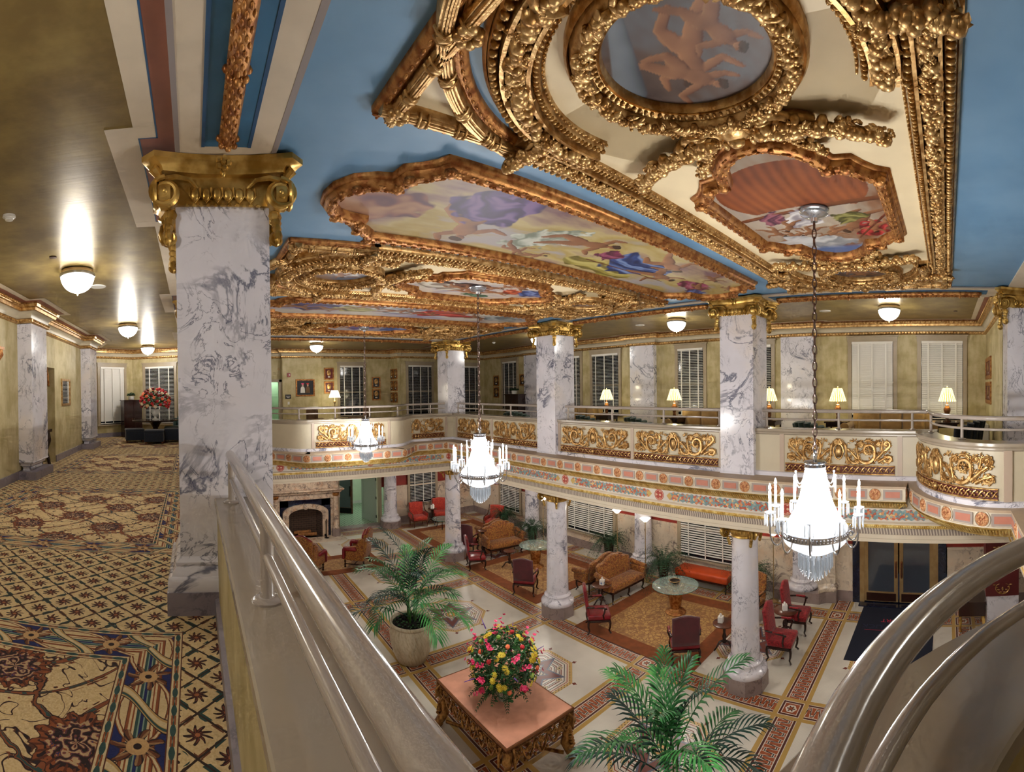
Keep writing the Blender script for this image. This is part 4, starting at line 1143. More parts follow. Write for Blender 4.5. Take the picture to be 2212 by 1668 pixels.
def fruit(m,path,w,z,dens,seed,r=(.018,.042),zs=.03):
    rr=random.Random(seed); P=Path(path); n=int(P.len*dens)
    for i in range(n):
        u=P.len*(i+rr.random())/n; p,d=P.at(u); nn=Vector((-d.y,d.x)); o=rr.gauss(0,.36)*w; o=max(-w*.62,min(w*.62,o))
        h=zs*(1-(abs(o)/w)**2)*1.6; t=rr.random(); q=(p.x+nn.x*o,p.y+nn.y*o,z-h)
        mt=Matrix.Rotation(rr.uniform(0,PI),3,'Z')@Matrix.Rotation(rr.uniform(-.5,.5),3,'X')
        if t<.45: a=rr.uniform(*r); m.ball(q,(a,a,a),6,4)
        elif t<.6:
            for k in range(5): m.ball((q[0]+rr.uniform(-.03,.03),q[1]+rr.uniform(-.03,.03),q[2]-rr.uniform(0,.02)),.014,5,3)
        else: a=rr.uniform(.035,.062); m.ball(q,(a,a*.45,a*.3),6,4,mt)
def moulding(m,path,o0,o1,z,h,step,kind=0,closed=False):
    # convex strip between offsets o0..o1 with eggs or leaves
    c=(o0+o1)/2; r=abs(o1-o0)/2
    m.sweep(path,[(o0,z),(o0+(o1-o0)*.15,z-h*.7),(c,z-h),(o1-(o1-o0)*.15,z-h*.7),(o1,z)],closed=closed)
    for p,d in resample(path,step,closed):
        n=Vector((-d.y,d.x)); mt=Matrix.Rotation(math.atan2(d.y,d.x)+(.6 if kind else 0),3,'Z')
        m.ball((p.x+n.x*c,p.y+n.y*c,z-h),(step*.34,r*.85,h*.45) if not kind else (step*.28,r*.95,h*.4),6,4,mt)
def fillet(m,path,o,z,h,w=.012,closed=False):
    m.sweep(path,[(o-w,z),(o-w,z-h),(o+w,z-h),(o+w,z)],closed=closed)
shared={}
def part(key,fn,name,mat,par,off,sm=50):
    # built once about the origin, then copied
    if key not in shared: o=fn().build(name,MT[mat],par,sm); shared[key]=o
    else: o=shared[key].copy(); COL.objects.link(o); o.parent=par
    o.location=off; return o
def f_long():
    m=MB(); p=[(2.52,0),(-2.52,0)]          # outside of the panel is right of travel (+y)
    z=ZB
    m.sweep(p,[(-.17,z),(-.17,z-.04),(-.15,z-.06),(-.15,z-.02)])
    moulding(m,p,-.15,-.07,z-.03,.05,.06); fillet(m,p,-.055,z,.10); fruit(m,p,.075,z-.05,115,3)
    m.sweep(p,[(-.05,z),(-.05,z-.05),(.07,z-.05),(.07,z)])
    fillet(m,p,.085,z,.10); moulding(m,p,.10,.15,z-.02,.045,.045,1); moulding(m,p,.155,.18,z-.01,.03,.05)
    for s in (-1,1):
        q=[(s*2.52,.17),(s*2.52,-.32)]; 
        m.box(s*2.52-.05,-.30,z-.07,s*2.52+.05,.17,z)
        fruit(m,q,.07,z-.08,150,8,(.03,.05),.05)
    return m
def f_arch():
    m=MB(); z=ZB; p=[(1.05*cos(a),1.05*sin(a)) for a in np.linspace(R(78),R(282),60).tolist()]   # travel anticlockwise: left = centre
    m.sweep(p,[(-.17,z),(-.17,z-.04),(-.15,z-.06),(-.15,z-.02)])
    moulding(m,p,-.15,-.085,z-.03,.06,.055); fillet(m,p,-.07,z,.12); m.sweep(p,[(-.06,z),(-.06,z-.06),(.06,z-.06),(.06,z)]); fruit(m,p,.085,z-.06,130,5,(.02,.05),.04)
    fillet(m,p,.075,z,.12); moulding(m,p,.09,.14,z-.02,.05,.045,1); moulding(m,p,.145,.17,z-.01,.03,.05)
    # ram-horn scroll at the crown of the arch
    for s in (-1,1):
        m.tube([(-1.05+.09*cos(2*PI*1.5*t)*(1-.8*t),s*(.12+.0)+.09*(1-.8*t)*sin(2*PI*1.5*t),z-.12) for t in [i/30 for i in range(31)]],lambda t:.035*(1-.5*t),6)
    m.ball((-1.08,0,z-.13),(.09,.08,.06),8,5)
    return m
def corner_legs():
    arcp=[(-2.25+1.31*cos(a),1.31*sin(a)) for a in np.linspace(R(168),R(99),16).tolist()]
    return [[(-2.44,1.43),(-3.56,1.43)],[(-3.56,1.43),(-3.56,.24)],arcp]
def f_corner():
    # triangular frame with one curved side: flat bronze outer moulding with beads
    z=ZB; m=MB()
    for path in corner_legs():
        m.sweep(path,[(-.02,z),(-.02,z-.035),(.0,z-.055),(.035,z-.06),(.035,z-.03),(.07,z-.035),(.07,z)])
        for i,(p,d) in enumerate(resample(path,.07)):
            n=Vector((-d.y,d.x)); mt=Matrix.Rotation(math.atan2(d.y,d.x),3,'Z'); m.ball((p.x+n.x*.018,p.y+n.y*.018,z-.06),(.026,.012,.010),6,4,mt)
    return m
def f_reeds():
    z=ZB; m=MB()
    for path in corner_legs():
        m.sweep(path,[(.06,z),(.06,z-.06),(.075,z-.09),(.105,z-.105),(.135,z-.09),(.15,z-.06),(.15,z)])
        for o,zz in ((.072,.086),(.09,.101),(.105,.106),(.12,.101),(.138,.086)):
            P=resample(path,.08); m.tube([(p.x-d.y*o,p.y+d.x*o,z-zz) for p,d in P],.0085,5)
        P=resample(path,.30)
        for p,d in P[1:-1]:
            n=Vector((-d.y,d.x))
            for s in (-.03,.03): m.tube([(p.x+n.x*o+d.x*s,p.y+n.y*o+d.y*s,z-hh) for o,hh in ((.055,.07),(.07,.098),(.105,.12),(.14,.098),(.155,.06))],.010,6)
            m.ball((p.x+n.x*.105,p.y+n.y*.105,z-.105),(.03,.05,.018),6,4,Matrix.Rotation(math.atan2(d.y,d.x),3,'Z'))
    for q in ((-3.45,1.32),(-3.43,.55),(-2.5,1.36)):
        for k in range(7): m.ball((q[0]+.05*cos(k*.9),q[1]+.05*sin(k*.9),z-.10),(.035,.035,.028),6,4)
    return m
def f_cornerfield():
    a0,a1=R(170),R(101)
    return MB().prism([(-2.5,1.40),(-3.53,1.40),(-3.53,.25)]+[(-2.25+1.33*cos(a),1.33*sin(a)) for a in np.linspace(a0,a1,12).tolist()],ZB-.02,ZB+.01)
def f_round():
    z=ZB; m=MB(); p=[(.56*cos(2*PI*i/56),.56*sin(2*PI*i/56)) for i in range(56)]
    m.sweep(p,[(-.085,z),(-.085,z-.07),(-.07,z-.09),(-.06,z-.06),(-.045,z-.11),(0,z-.135),(.03,z-.11),(.045,z-.06),(.05,z-.09),(.085,z-.075),(.085,z-.06),(.10,z-.07),(.11,z-.05),(.11,z-.01)],closed=True)
    fruit(m,p+[p[0]],.055,z-.09,95,12,(.018,.034),.03)
    for q,d in resample(p,.05,True):
        n=Vector((-d.y,d.x)); mt=Matrix.Rotation(math.atan2(d.y,d.x),3,'Z'); m.ball((q.x+n.x*.068,q.y+n.y*.068,z-.085),(.014,.022,.012),6,4,mt)
    return m
def f_festoon():
    # cornucopia of fruit falling away from the mask between roundel and fresco
    z=ZB; m=MB(); p=bez((0,.16),(.10,.34),(.02,.6),(.30,.98)); fruit(m,p,.10,z-.03,260,21,(.025,.05),.07)
    P2=bez((.03,.2),(.25,.3),(.3,.42),(.5,.5)); fruit(m,P2,.05,z-.03,120,23,(.02,.035),.04)
    m.tube([(x,y,z-.06) for x,y in bez((0,.12),(.12,.3),(-.02,.4),(.12,.5))],lambda t:.07*(1-.3*t),8)
    m.tube([(.05+.11*cos(a),.28+.11*sin(a),z-.08) for a in np.linspace(0,5.2,22).tolist()],lambda t:.04*(1-.4*t),6)
    return m
def f_mask():
    z=ZB; m=MB(); m.ball((0,0,z-.06),(.13,.12,.08),10,7); m.ball((.06,0,z-.13),(.05,.06,.04),8,5)
    for s in (-1,1):
        m.tube([(0+.1*(1-.8*t)*cos(2*PI*1.3*t+1),s*(.17+.1*(1-.8*t)*sin(2*PI*1.3*t+1)),z-.09) for t in [i/24 for i in range(25)]],lambda t:.04*(1-.5*t),6)
        m.tube([(x,s*y,z-.06) for x,y in bez((.1,.05),(.2,.2),(.05,.3),(.15,.42))],lambda t:.04*(1-.6*t),6)
        for k in range(6): m.ball((.1-.04*k,s*(.1+.03*k),z-.12),(.05,.02,.02),6,4,Matrix.Rotation(s*k*.4,3,'Z'))
    return m
def f_field():
    a=R(85); pts=[]
    pts+=[(2.5,-1.3),(2.5,1.3),(-2.5,1.3),(-2.5,-1.3)]
    m=MB().prism(pts,ZB-.018,ZB+.01)
    for s in (-1,1): m.lathe([(1.05,ZB-.018),(1.05,ZB+.01)],(s*2.25,0,0),48)
    return m
FLIPS={}
def carved(yc,label,paint,grid,i):
    ox=4.7; g=thing('carved_ceiling_panel',label,'ceiling panel',(ox,yc,ZB)); 
    Z=(0,0,-ZB)
    part('field',f_field,'cream_field','cream_field',g,Z,0)
    for s in (1,-1):
        def mk(fn,s=s): 
            return lambda: fn().xf(Matrix.Diagonal((1,s,1,1)))
        part(('long',s),lambda:f_long().xf(Matrix.Translation((0,1.28,0))) if s==1 else f_long().xf(Matrix.Rotation(PI,4,'Z')@Matrix.Translation((0,1.28,0))),'long_border','gilt',g,Z,60)
        part(('arch',s),lambda:f_arch().xf(Matrix.Translation((-2.25,0,0)) if s==1 else Matrix.Rotation(PI,4,'Z')@Matrix.Translation((-2.25,0,0))),'arched_border','gilt',g,Z,60)
        r=part(('round',s),lambda:f_round().xf(Matrix.Translation((-2.5*s,-.06,0))),'roundel_frame','gilt',g,Z,60)
        c=Canvas(-.48,.48,-.48,.48,grid,60+i*2+s,('3a2a30','8a6a58','5f6f86','b49a82') if i else ('2c1f26','5e4a42','6c7480','8a6a50'))
        if i==0: 
            c.figure(-.02,-.02,.62,.3,0); c.figure(.12,.10,.55,-.5,1); c.limb((-.5,.1),(.1,.45),.03,.10,'8d99a8','3c4654'); c.figure(-.12,-.2,.5,-.2,1)
        else: c.cloth((.05,0),.3,.2,.4,'c8c4c8','7a7280','eeeae8',3); c.figure(0,.05,.5,1.,0)
        c.build('roundel_painting',[(x,y) for x,y in CIRC],g,0,-2.5*s,-.06).location=(0,0,ZC_-ZB)
        part(('mask',s),lambda:f_mask().xf(Matrix.Translation((-1.80,0,0)) if s==1 else Matrix.Rotation(PI,4,'Z')@Matrix.Translation((-1.80,0,0))),'cartouche_mask','gilt',g,Z,60)
        for t in (1,-1):
            part(('corner',s,t),lambda:f_corner().xf(Matrix.Diagonal((s,t,1,1))),'corner_frame','gilt_red',g,Z,60)
            part(('reeds',s,t),lambda:f_reeds().xf(Matrix.Diagonal((s,t,1,1))),'reeded_moulding','gilt',g,Z,60)
            part(('cfield',s,t),lambda:f_cornerfield().xf(Matrix.Diagonal((s,t,1,1))),'corner_field','cream_field',g,Z,0)
            part(('fest',s,t),lambda:f_festoon().xf(Matrix.Translation((-1.80*s,0,0))@Matrix.Diagonal((s,t,1,1))),'fruit_garland','gilt',g,Z,60)
    if 'cf' not in shared: shared['cf']=leaf_frame(CENTRE,g,0,0); o=shared['cf']
    else: o=shared['cf'].copy(); COL.objects.link(o); o.parent=g
    o.location=Z
    cv=Canvas(-1.56,1.56,-.86,.86,grid,30+i,paint[0]); paint[1](cv); cv.build('fresco',CENTRE,g,ZC_-ZB,0,0)
    return g
def paint0(c):
    X,Y=c.X,c.Y
    m=np.clip((.15-(Y*.35+X*.25)-.25*(X+.3)**2)*5,0,1)*np.clip((X+1.3)*3,0,1)*np.clip((.6-X)*3,0,1)
    st=np.clip(.5+.5*np.sin(60*(Y+.3*X+.2*X*X))*.3+.25*fnoise(X,Y,5,3),0,1)[...,None]
    hull=np.array(hx('5a2412'))*(1-st)+np.array(hx('a85a2a'))*st
    hm=(((X+.55)/.62)**2+((Y-.02)/.70)**2<1)&((X+.15*np.cos(Y*2))<-.05)
    c.blend(hm.astype(float),hull)
    c.limb((-.25,-.75),(.0,.72),.05,.04,'8a4a22','3a1a0e')
    c.cloth((.12,.12),.30,.22,.9,'d6d2d6','8d8492','f4f2f2',4); c.cloth((.05,.42),.20,.12,.5,'8a4a62','4a2240','b06a7a',6)
    c.figure(.35,-.42,.75,.35,0); c.cloth((.22,-.36),.20,.15,1.2,'7d7a3c','45421e','a8a462',7)
    c.cloth((.62,-.55),.26,.17,.3,'b3222c','5c0d16','dd5050',8); c.figure(.52,-.58,.45,.2,1); c.limb((.05,-.82),(.9,-.35),.018,.014,'7a3420','3a140c')
    for k,(x,y,a) in enumerate(((.30,.32,.3),(.45,.55,-.2),(.55,.15,.6),(.68,.38,.1),(.62,-.12,.5))): c.figure(x,y,.40,a,k)
    c.cloth((1.0,.2),.30,.5,.2,'bfc0c4','8a8f98','dfe0e2',11,9.); m=np.clip((X-1.12)*8,0,1); c.blend(m*.9,np.array(hx('4a6ea8')))
def paint2(c):
    c.cloth((-.7,.1),.5,.35,.4,'c8bfae','8a7a70','e6e0d4',2); c.cloth((-.2,-.05),.45,.18,.1,'5e3a30','2f1c18','8a5a48',4)
    for k,(x,y,a) in enumerate(((-.35,.15,.2),(.1,-.1,.1),(.45,.2,-.2),(.0,.4,.3),(.5,-.4,.2))): c.figure(x,y,.62,a,k)
    c.cloth((.75,0),.28,.2,.1,'c8502c','7a2414','e0805a',7); c.cloth((1.2,-.1),.4,.28,.1,'4a64a8','26386c','8a9ccc',8); c.cloth((.3,.6),.3,.12,.1,'3a6a50','1e3c2e','6a9a80',9)
def paint4(c):
    c.cloth((-.9,0),.4,.5,.2,'c9ccd0','8d939c','e8eaec',2); c.cloth((-.1,.1),.5,.4,.3,'5a4a9c','2a2460','8a7ac8',4); c.cloth((0,-.5),.9,.22,0,'b3222c','5c0d16','dd5050',8); c.cloth((.9,.1),.5,.4,.3,'4a6ec0','26386c','8aa4dc',5)
    for k in range(4): c.figure(-.6+.4*k,.2-.15*k,.5,.3*k,k)
sky0=('4a2f26','8a6248','9a8a7a','b5a898','a89c92')
G1=carved(1.37,'nearest carved gold ceiling panel with boat fresco and a round painting, above the closest chandelier',(sky0,paint0),.009,0)
G3=carved(1.37+S,'second carved gold ceiling panel, beyond the first long fresco, holding the middle chandelier',(('7a5a52','a89a92','c4b8ac','8a86a0'),paint2),.016,1)
G5=carved(1.37+2*S,'farthest carved gold ceiling panel, holding the small far chandelier',(('6a6a90','a8a4b0','c4c0bc'),paint4),.024,2)
def longp(yc,label,sky,fn,grid,seed):
    g=thing('framed_ceiling_fresco',label,'ceiling painting',(4.7,yc,ZB))
    o=leaf_frame(LONG,g,0,0) if 'lf' not in shared else None
    if o is None: o=shared['lf'].copy(); COL.objects.link(o); o.parent=g
    else: shared['lf']=o
    o.location=(0,0,-ZB)
    c=Canvas(-3.45,3.45,-.94,.94,grid,seed,sky); fn(c); c.build('fresco',LONG,g,ZC_-ZB,0,0); return g
def paintL1(c):
    c.cloth((-3.0,.1),.5,.5,.2,'a06a62','6a4458','c89a78',3,9.); c.cloth((-1.85,-.45),.62,.34,1.1,'5c4486','35255c','8a6aa8',4); c.figure(-1.9,.15,1.15,1.15,0); c.cloth((-1.95,-.25),.42,.36,.5,'5c4486','35255c','8a6aa8',5)
    c.cloth((-.9,.1),.28,.55,.5,'c4ccc0','84907e','e4e8dc',6); c.figure(-.45,-.1,1.0,-.25,1); c.figure(-.95,.62,.5,.3,0); c.figure(-.6,.7,.45,-.3,1)
    c.cloth((.55,.55),.75,.25,.12,'b8aa52','7a6c2c','d8cc80',7); c.cloth((.85,.1),.62,.42,.15,'2f4f9c','182c66','86a4dc',8,22.); c.cloth((.2,.0),.2,.2,0,'8a2c5c','551a3a','b05a80',9)
    c.figure(1.05,-.35,1.0,.1,0); c.figure(1.5,.15,.95,.2,1); c.limb((.1,.35),(1.9,.35),.016,.014,'7a3a1c','3a140c')
    c.cloth((2.55,.1),.45,.25,.2,'a83a6a','662040','c87a98',11); c.figure(2.6,.05,.55,.3,0); c.cloth((3.0,.35),.25,.18,.2,'4a64b0','2a3a70','7a90cc',12); c.figure(2.2,-.45,.5,.4,1); c.figure(3.0,-.35,.4,.1,0)
G2=longp(1.37+S/2,'long lobed ceiling fresco with blue and purple draped figures between the first two carved panels',('7a5a66','a8907a','bfae7c','b09a58','a8a2a4'),paintL1,.011,11)
def paintL2(c):
    c.cloth((-2.2,.0),.6,.4,.2,'46408c','28245c','7a74b8',3); c.cloth((-1.3,.1),.5,.3,.1,'b8b06a','7a7440','d8d49a',4); c.cloth((-.3,0),.6,.4,.1,'d0d4d8','9096a0','f0f0f2',5); c.cloth((.75,.05),.8,.36,.05,'c8302c','7a1414','ee7060',6)
    for k in range(7): c.figure(-2.6+.75*k,.25*math.sin(k*2.2),.8,.2*math.cos(k),k)
    c.cloth((2.5,0),.5,.4,.2,'a8b0b4','6a747c','d0d6d8',8)
G4=longp(1.37+S*1.5,'second long ceiling fresco with a red draped figure, seen edge-on between far carved panels',('8a86a8','b4b0c0','cfcabc','a89aa0'),paintL2,.02,17)
# ------------------------------------------------------------------ chandeliers
def chandelier():
    g=thing('crystal_chandelier','nearest and largest crystal chandelier, hanging in front of the right gallery','chandelier',(4.6,1.3,ZB-.03))
    z=lambda w:w-(ZB-.03)
    MB().lathe([(0,.0),(.14,0),(.15,-.02),(.13,-.035),(.14,-.05),(.09,-.075),(.04,-.085),(.035,-.12),(0,-.12)],n=24,cap=False).build('canopy',MT['silver_white'],g,40)
    m=MB(); zz=z(7.74); n=0
    while zz>z(5.50):
        a=PI/2*(n%2); pts=[]
        for k in range(10):
            t=2*PI*k/10; w,h=.020*cos(t),.052*sin(t); pts.append((w*cos(a),w*sin(a),zz-.04+h))
        m.tube(pts,.007,5,closed=True); zz-=.082; n+=1
    m.tube([(0,0,0),(0,0,z(7.70))],.012,6)
    m.build('chain',MT['chain_metal'],g,60)
    m=MB(); m.tube([(.035*cos(2*PI*k/14),0,z(5.44)+.035*sin(2*PI*k/14)) for k in range(14)],.009,6,closed=True)
    m.lathe([(.02,z(5.42)),(.02,z(5.37)),(.105,z(5.365)),(.115,z(5.35)),(.10,z(5.335)),(.112,z(5.31)),(.10,z(5.30))],n=28); m.build('crown',MT['silver'],g,40)
    # tent of bead strands
    prof=[(.10,z(5.305))]; N=26
    for i in range(N):
        t=(i+.5)/N; r=.10+.09*t+.14*t**3.2
        zc=5.30-.60*t; prof+=[(r-.004,z(zc+.010)),(r+.005,z(zc))]
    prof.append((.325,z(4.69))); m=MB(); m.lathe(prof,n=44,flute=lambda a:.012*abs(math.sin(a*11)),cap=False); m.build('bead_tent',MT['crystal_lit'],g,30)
    m=MB(); m.lathe([(.322,z(4.69)),(.335,z(4.685)),(.335,z(4.625)),(.322,z(4.62)),(.315,z(4.65))],n=40,cap=False)
    for k in range(60): a=2*PI*k/60; m.ball((.337*cos(a),.337*sin(a),z(4.655)),(.012,.012,.02),5,3)
    m.build('rim_band',MT['silver'],g,40)
    prof=[(.32,z(4.62))]
    for i in range(12):
        t=(i+.5)/12; r=.32*math.sqrt(max(1-(t*.93)**2,0)); prof+=[(r+.004,z(4.62-.15*t)),(r-.006,z(4.62-.15*t-.006))]
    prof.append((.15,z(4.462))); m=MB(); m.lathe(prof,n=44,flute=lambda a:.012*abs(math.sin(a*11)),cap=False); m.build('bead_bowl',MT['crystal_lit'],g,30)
    # hanging prisms of the lower drum
    pr=MB(); pr.lathe([(.0,0),(.008,-.005),(.0095,-.02),(.0095,-.10),(.006,-.115),(0,-.12)],n=6); p0=pr.build('prism',MT['crystal'],g,0); first=True
    for r,zt,n,l in ((.17,4.455,22,1.25),(.145,4.43,16,1.45),(.11,4.41,12,1.6),(.075,4.38,9,1.6),(.04,4.34,6,1.4),(.0,4.30,1,1.1)):
        for k in range(n):
            a=2*PI*k/n
            o=p0 if first else p0.copy()
            if not first: COL.objects.link(o)
            first=False; o.location=(r*cos(a),r*sin(a),z(zt)); o.scale=(1,1,l)
    # arms
    def arm_mesh():
        m=MB(); pts=bez((.32,z(4.66)),(.34,z(4.50)),(.44,z(4.50)),(.455,z(4.68)),10)+[(.455,z(4.86))]
        m.tube([(r,0,h) for r,h in pts],.008,6); m.tube([(.38+.03*cos(2*PI*1.2*t)*(1-.6*t),0,z(4.68)+.03*sin(2*PI*1.2*t)*(1-.6*t)) for t in [i/14 for i in range(15)]],.006,5)
        return m
    parts=[]
    for k in range(10):
        a=2*PI*k/10+.16
        if k==0:
            arm=arm_mesh().build('arm',MT['silver'],g,60)
            d=MB().lathe([(.012,-.02),(.05,-.004),(.055,.004),(.02,.0),(.014,.02)],(.455,0,z(4.87)),14).build('drip_pan',MT['crystal'],arm,40)
            c=MB().lathe([(.014,0),(.014,.20),(.008,.205)],(.455,0,z(4.88)),10).build('candle',MT['candle_lit'],arm,40)
            f=MB().lathe([(.006,0),(.014,.02),(.012,.045),(.0,.075)],(.455,0,z(5.085)),8).build('flame_bulb',MT['flame_bulb'],arm,60)
            ps=[]
            for q in range(7):
                b_=2*PI*q/7; o=p0.copy(); COL.objects.link(o); o.name='arm_prism'; o.parent=arm; o.location=(.455+.05*cos(b_),.05*sin(b_),z(4.86)); o.scale=(.8,.8,1.); ps.append(o)
            kids=[d,c,f]+ps
        else:
            ar=arm.copy(); COL.objects.link(ar)
            for o in kids: q=o.copy(); COL.objects.link(q); q.parent=ar
            ar.rotation_euler=(0,0,a); continue
        arm.rotation_euler=(0,0,a)
    # upper ring of small crystal drops and swags
    for k in range(6):
        a=2*PI*k/6+.3
        if k==0:
            m=MB(); m.tube([(r,0,h) for r,h in bez((.115,z(5.26)),(.15,z(5.08)),(.21,z(5.08)),(.225,z(5.23)),10)],.006,5); m.ball((.225,0,z(5.24)),.014,6,4)
            s0=m.build('swag',MT['crystal_lit'],g,60); o=p0.copy(); COL.objects.link(o); o.name='swag_prism'; o.parent=s0; o.location=(.225,0,z(5.22)); s0.rotation_euler=(0,0,a)
        else:
            q=s0.copy(); COL.objects.link(q); q.rotation_euler=(0,0,a); w=o.copy(); COL.objects.link(w); w.parent=q
    return g
CH=chandelier()
dup(CH,(4.6,1.3+S,ZB-.03),.35,'middle crystal chandelier, hanging in front of the far corner of the balcony')
dup(CH,(4.6,1.3+2*S,ZB-.03),.7,'smallest and farthest crystal chandelier, in front of the far bowed balcony')
# ------------------------------------------------------------------ bowl ceiling lights of the galleries
def ceiling_light():
    g=thing('ceiling_light','x','ceiling light',(0,0,ZG))
    MB().lathe([(.0,0),(.20,0),(.235,-.02),(.235,-.06),(.0,-.06)],n=32,cap=False).build('mount',MT['brass'],g,40)
    MB().lathe([(.245,-.06),(.262,-.07),(.262,-.10),(.245,-.11)],n=36,cap=False).build('rim',MT['silver'],g,40)
    pf=[]
    for i in range(13): t=PI/2*i/12; pf.append((.245*cos(t),-.10-.24*sin(t)))
    m=MB().lathe(pf,n=40,cap=False,flute=lambda a:.008*abs(math.sin(a*20))); m.build('bowl',MT['globe_light'],g,60)
    MB().lathe([(.0,-.345),(.015,-.35),(.012,-.37),(0,-.38)],n=10,cap=False).build('finial',MT['brass'],g,60)
    return g
L0=ceiling_light(); yl=1.3
pos=[(-1.63,yl+S,'frosted bowl ceiling light nearest the viewer in the left corridor'),(-1.63,yl+2*S,'frosted bowl ceiling light, middle of three in the left corridor'),(-1.63,yl+3*S,'frosted bowl ceiling light at the far end of the left corridor'),
 (4.6,yl+2.93*S,'frosted bowl ceiling light over the far gallery, above the framed photograph'),(10.75,yl+S,'frosted bowl ceiling light over the right gallery between the two square columns'),(10.75,yl,'frosted bowl ceiling light over the right gallery near the tall white-blinded windows'),
 (10.75,yl+2*S,'frosted bowl ceiling light over the right gallery hidden behind the column'),(-1.63,yl,'frosted bowl ceiling light over the near carpet'),(4.6,-4.,'added unseen bowl ceiling light behind the camera over the near gallery')]  # the near-gallery bowl is an added, unseen fill light
for i,(x,y,l) in enumerate(pos):
    o=L0 if i==0 else dup(L0); o.location=(x,y,ZG); o['label']=l
LOB=[(10.8,1.3),(10.8,1.3+S),(10.8,1.3+2*S),(10.8,17.6),(4.6,17.6),(-1.2,9.),(-1.2,17.)]
for x,y in LOB: o=dup(L0,(x,y,3.75)); o['label']='added out-of-view bowl light on the lobby ceiling, fill light under the gallery'; o['group']='added fill-light bowls hidden above the architrave'  # added fixtures, out of view, to brighten the lobby under the galleries
# small ceiling fittings
def fitting(name,label,cat,x,y,prof,mat,n=20):
    g=MB().lathe(prof,(x,y,ZG),n,cap=False).build(name,MT[mat],None,40,loc=(x,y,ZG)); tag(g,label,cat); return g
det=[(0,0),(.065,0),(.068,-.02),(.05,-.026),(.05,-.034),(.04,-.04),(.04,-.05),(.0,-.06)]
fitting('smoke_detector','white smoke detector on the gold ceiling at the left edge','smoke detector',-1.78,4.5,det,'plastic_white')
disc=[(0,0),(.05,0),(.048,-.008),(0,-.01)]
fitting('sprinkler_cover','small dark sprinkler disc on the gold ceiling before the first corridor light','sprinkler',-1.78,6.05,[(0,0),(.05,0),(.05,-.012),(0,-.014)],'bronze_dark')
fitting('ceiling_speaker','flat pale speaker disc behind the nearest corridor light','speaker',-1.55,7.9,[(0,0),(.14,0),(.13,-.012),(0,-.014)],'plastic_white')
fitting('ceiling_speaker','flat pale speaker disc between the second and third corridor lights','speaker',-1.55,13.4,[(0,0),(.14,0),(.13,-.012),(0,-.014)],'plastic_white')
fitting('smoke_detector','white smoke detector on the dim ceiling at the far right corner','smoke detector',10.9,15.0,det,'plastic_white')
fitting('ceiling_speaker','flat pale speaker disc left of the light above the right-hand windows','speaker',11.2,2.9,[(0,0),(.14,0),(.13,-.012),(0,-.014)],'plastic_white')
fitting('ceiling_speaker','flat pale speaker disc left of the light between the right columns','speaker',11.2,8.3,[(0,0),(.14,0),(.13,-.012),(0,-.014)],'plastic_white')
fitting('sprinkler_cover','small sprinkler disc near the end wall of the right gallery','sprinkler',11.6,-.2,[(0,0),(.05,0),(.05,-.012),(0,-.014)],'bronze_dark')
# ------------------------------------------------------------------ windows with venetian blinds (local: wall along x, room on -y)
def window(name,c,rz,w,h,z0,slat,label,sill=True,open_=.55,casing=.11,head=True):
    g=sgroup(name); g.location=(c[0],c[1],0); g.rotation_euler=(0,0,rz)
    m=MB()
    for s in (-1,1): m.box(s*(w/2+casing/2)-casing/2,-.05,z0-.05,s*(w/2+casing/2)+casing/2,0,z0+h+.02)
    if head: m.box(-w/2-casing-.01,-.06,z0+h+.02,w/2+casing+.01,0,z0+h+.15); m.box(-w/2-casing-.04,-.085,z0+h+.15,w/2+casing+.04,0,z0+h+.19)
    m.build('casing',MT['trim_greige'],g,0)
    if sill: MB().box(-w/2-casing-.04,-.10,z0-.10,w/2+casing+.04,0,z0-.05).build('sill',MT['trim_greige'],g,0)
    MB().box(-w/2,-.006,z0-.05,w/2,-.002,z0+h+.02).build('pane',MT['window_dark'],g,0)
    MB().box(-w/2,-.018,z0+h*.46,w/2,-.006,z0+h*.46+.05).build('meeting_rail',MT['trim_greige'],g,0)
    b=thing('venetian_blind',label,'window blind',(c[0],c[1],z0),rz)
    MB().box(-w/2+.01,-.075,h-.05,w/2-.01,-.02,h+.02).build('headrail',MT['blind_white'],b,0)
    m=MB(); n=int((h-.1)/slat); tilt=R(open_)
    for i in range(n):
        zz=h-.08-slat*i; d=.026
        y0,y1=-.048-d*cos(tilt),-.048+d*cos(tilt); a,e=zz-d*sin(tilt),zz+d*sin(tilt)
        m.add([(-w/2+.015,y0,a),(w/2-.015,y0,a),(w/2-.015,y1,e),(-w/2+.015,y1,e),(-w/2+.015,y0,a+.004),(w/2-.015,y0,a+.004),(w/2-.015,y1,e+.004),(-w/2+.015,y1,e+.004)],[(0,3,2,1),(4,5,6,7),(0,1,5,4),(1,2,6,5),(2,3,7,6),(3,0,4,7)])
    m.build('slats',MT['blind_white'],b,0)
    m=MB()
    for x in ((-w*.33,0,w*.33) if w>.85 else (-w*.3,w*.3)): m.box(x-.02,-.082,0,x+.02,-.078,h-.04)
    m.build('ladder_tapes',MT['blind_white'],b,0)
    MB().box(-w/2+.012,-.07,-.02,w/2-.012,-.03,.005).build('bottom_rail',MT['blind_white'],b,0)
    return g
k=1
def rw(y0,y1,label,o=35,lob=False):
    global k
    c=(XW1-(.03 if lob else 0),(y0+y1)/2); 
    if lob: window('window_%d'%k,c,-PI/2,abs(y1-y0),2.0,.66,.075,label,True,o,.13)
    else: window('window_%d'%k,c,-PI/2,abs(y1-y0),2.12,M+.78,.052,label,True,o)
    k+=1
rw(.72,-.44,'white blind on the right gallery window behind the blue-lit lamp, rightmost',62)
rw(2.68,1.50,'closed white blind on the right gallery window behind the tan sofa, right of the lamp',70)
rw(8.35,7.40,'half-open white blind behind the tan sofa left of the middle square column',25)
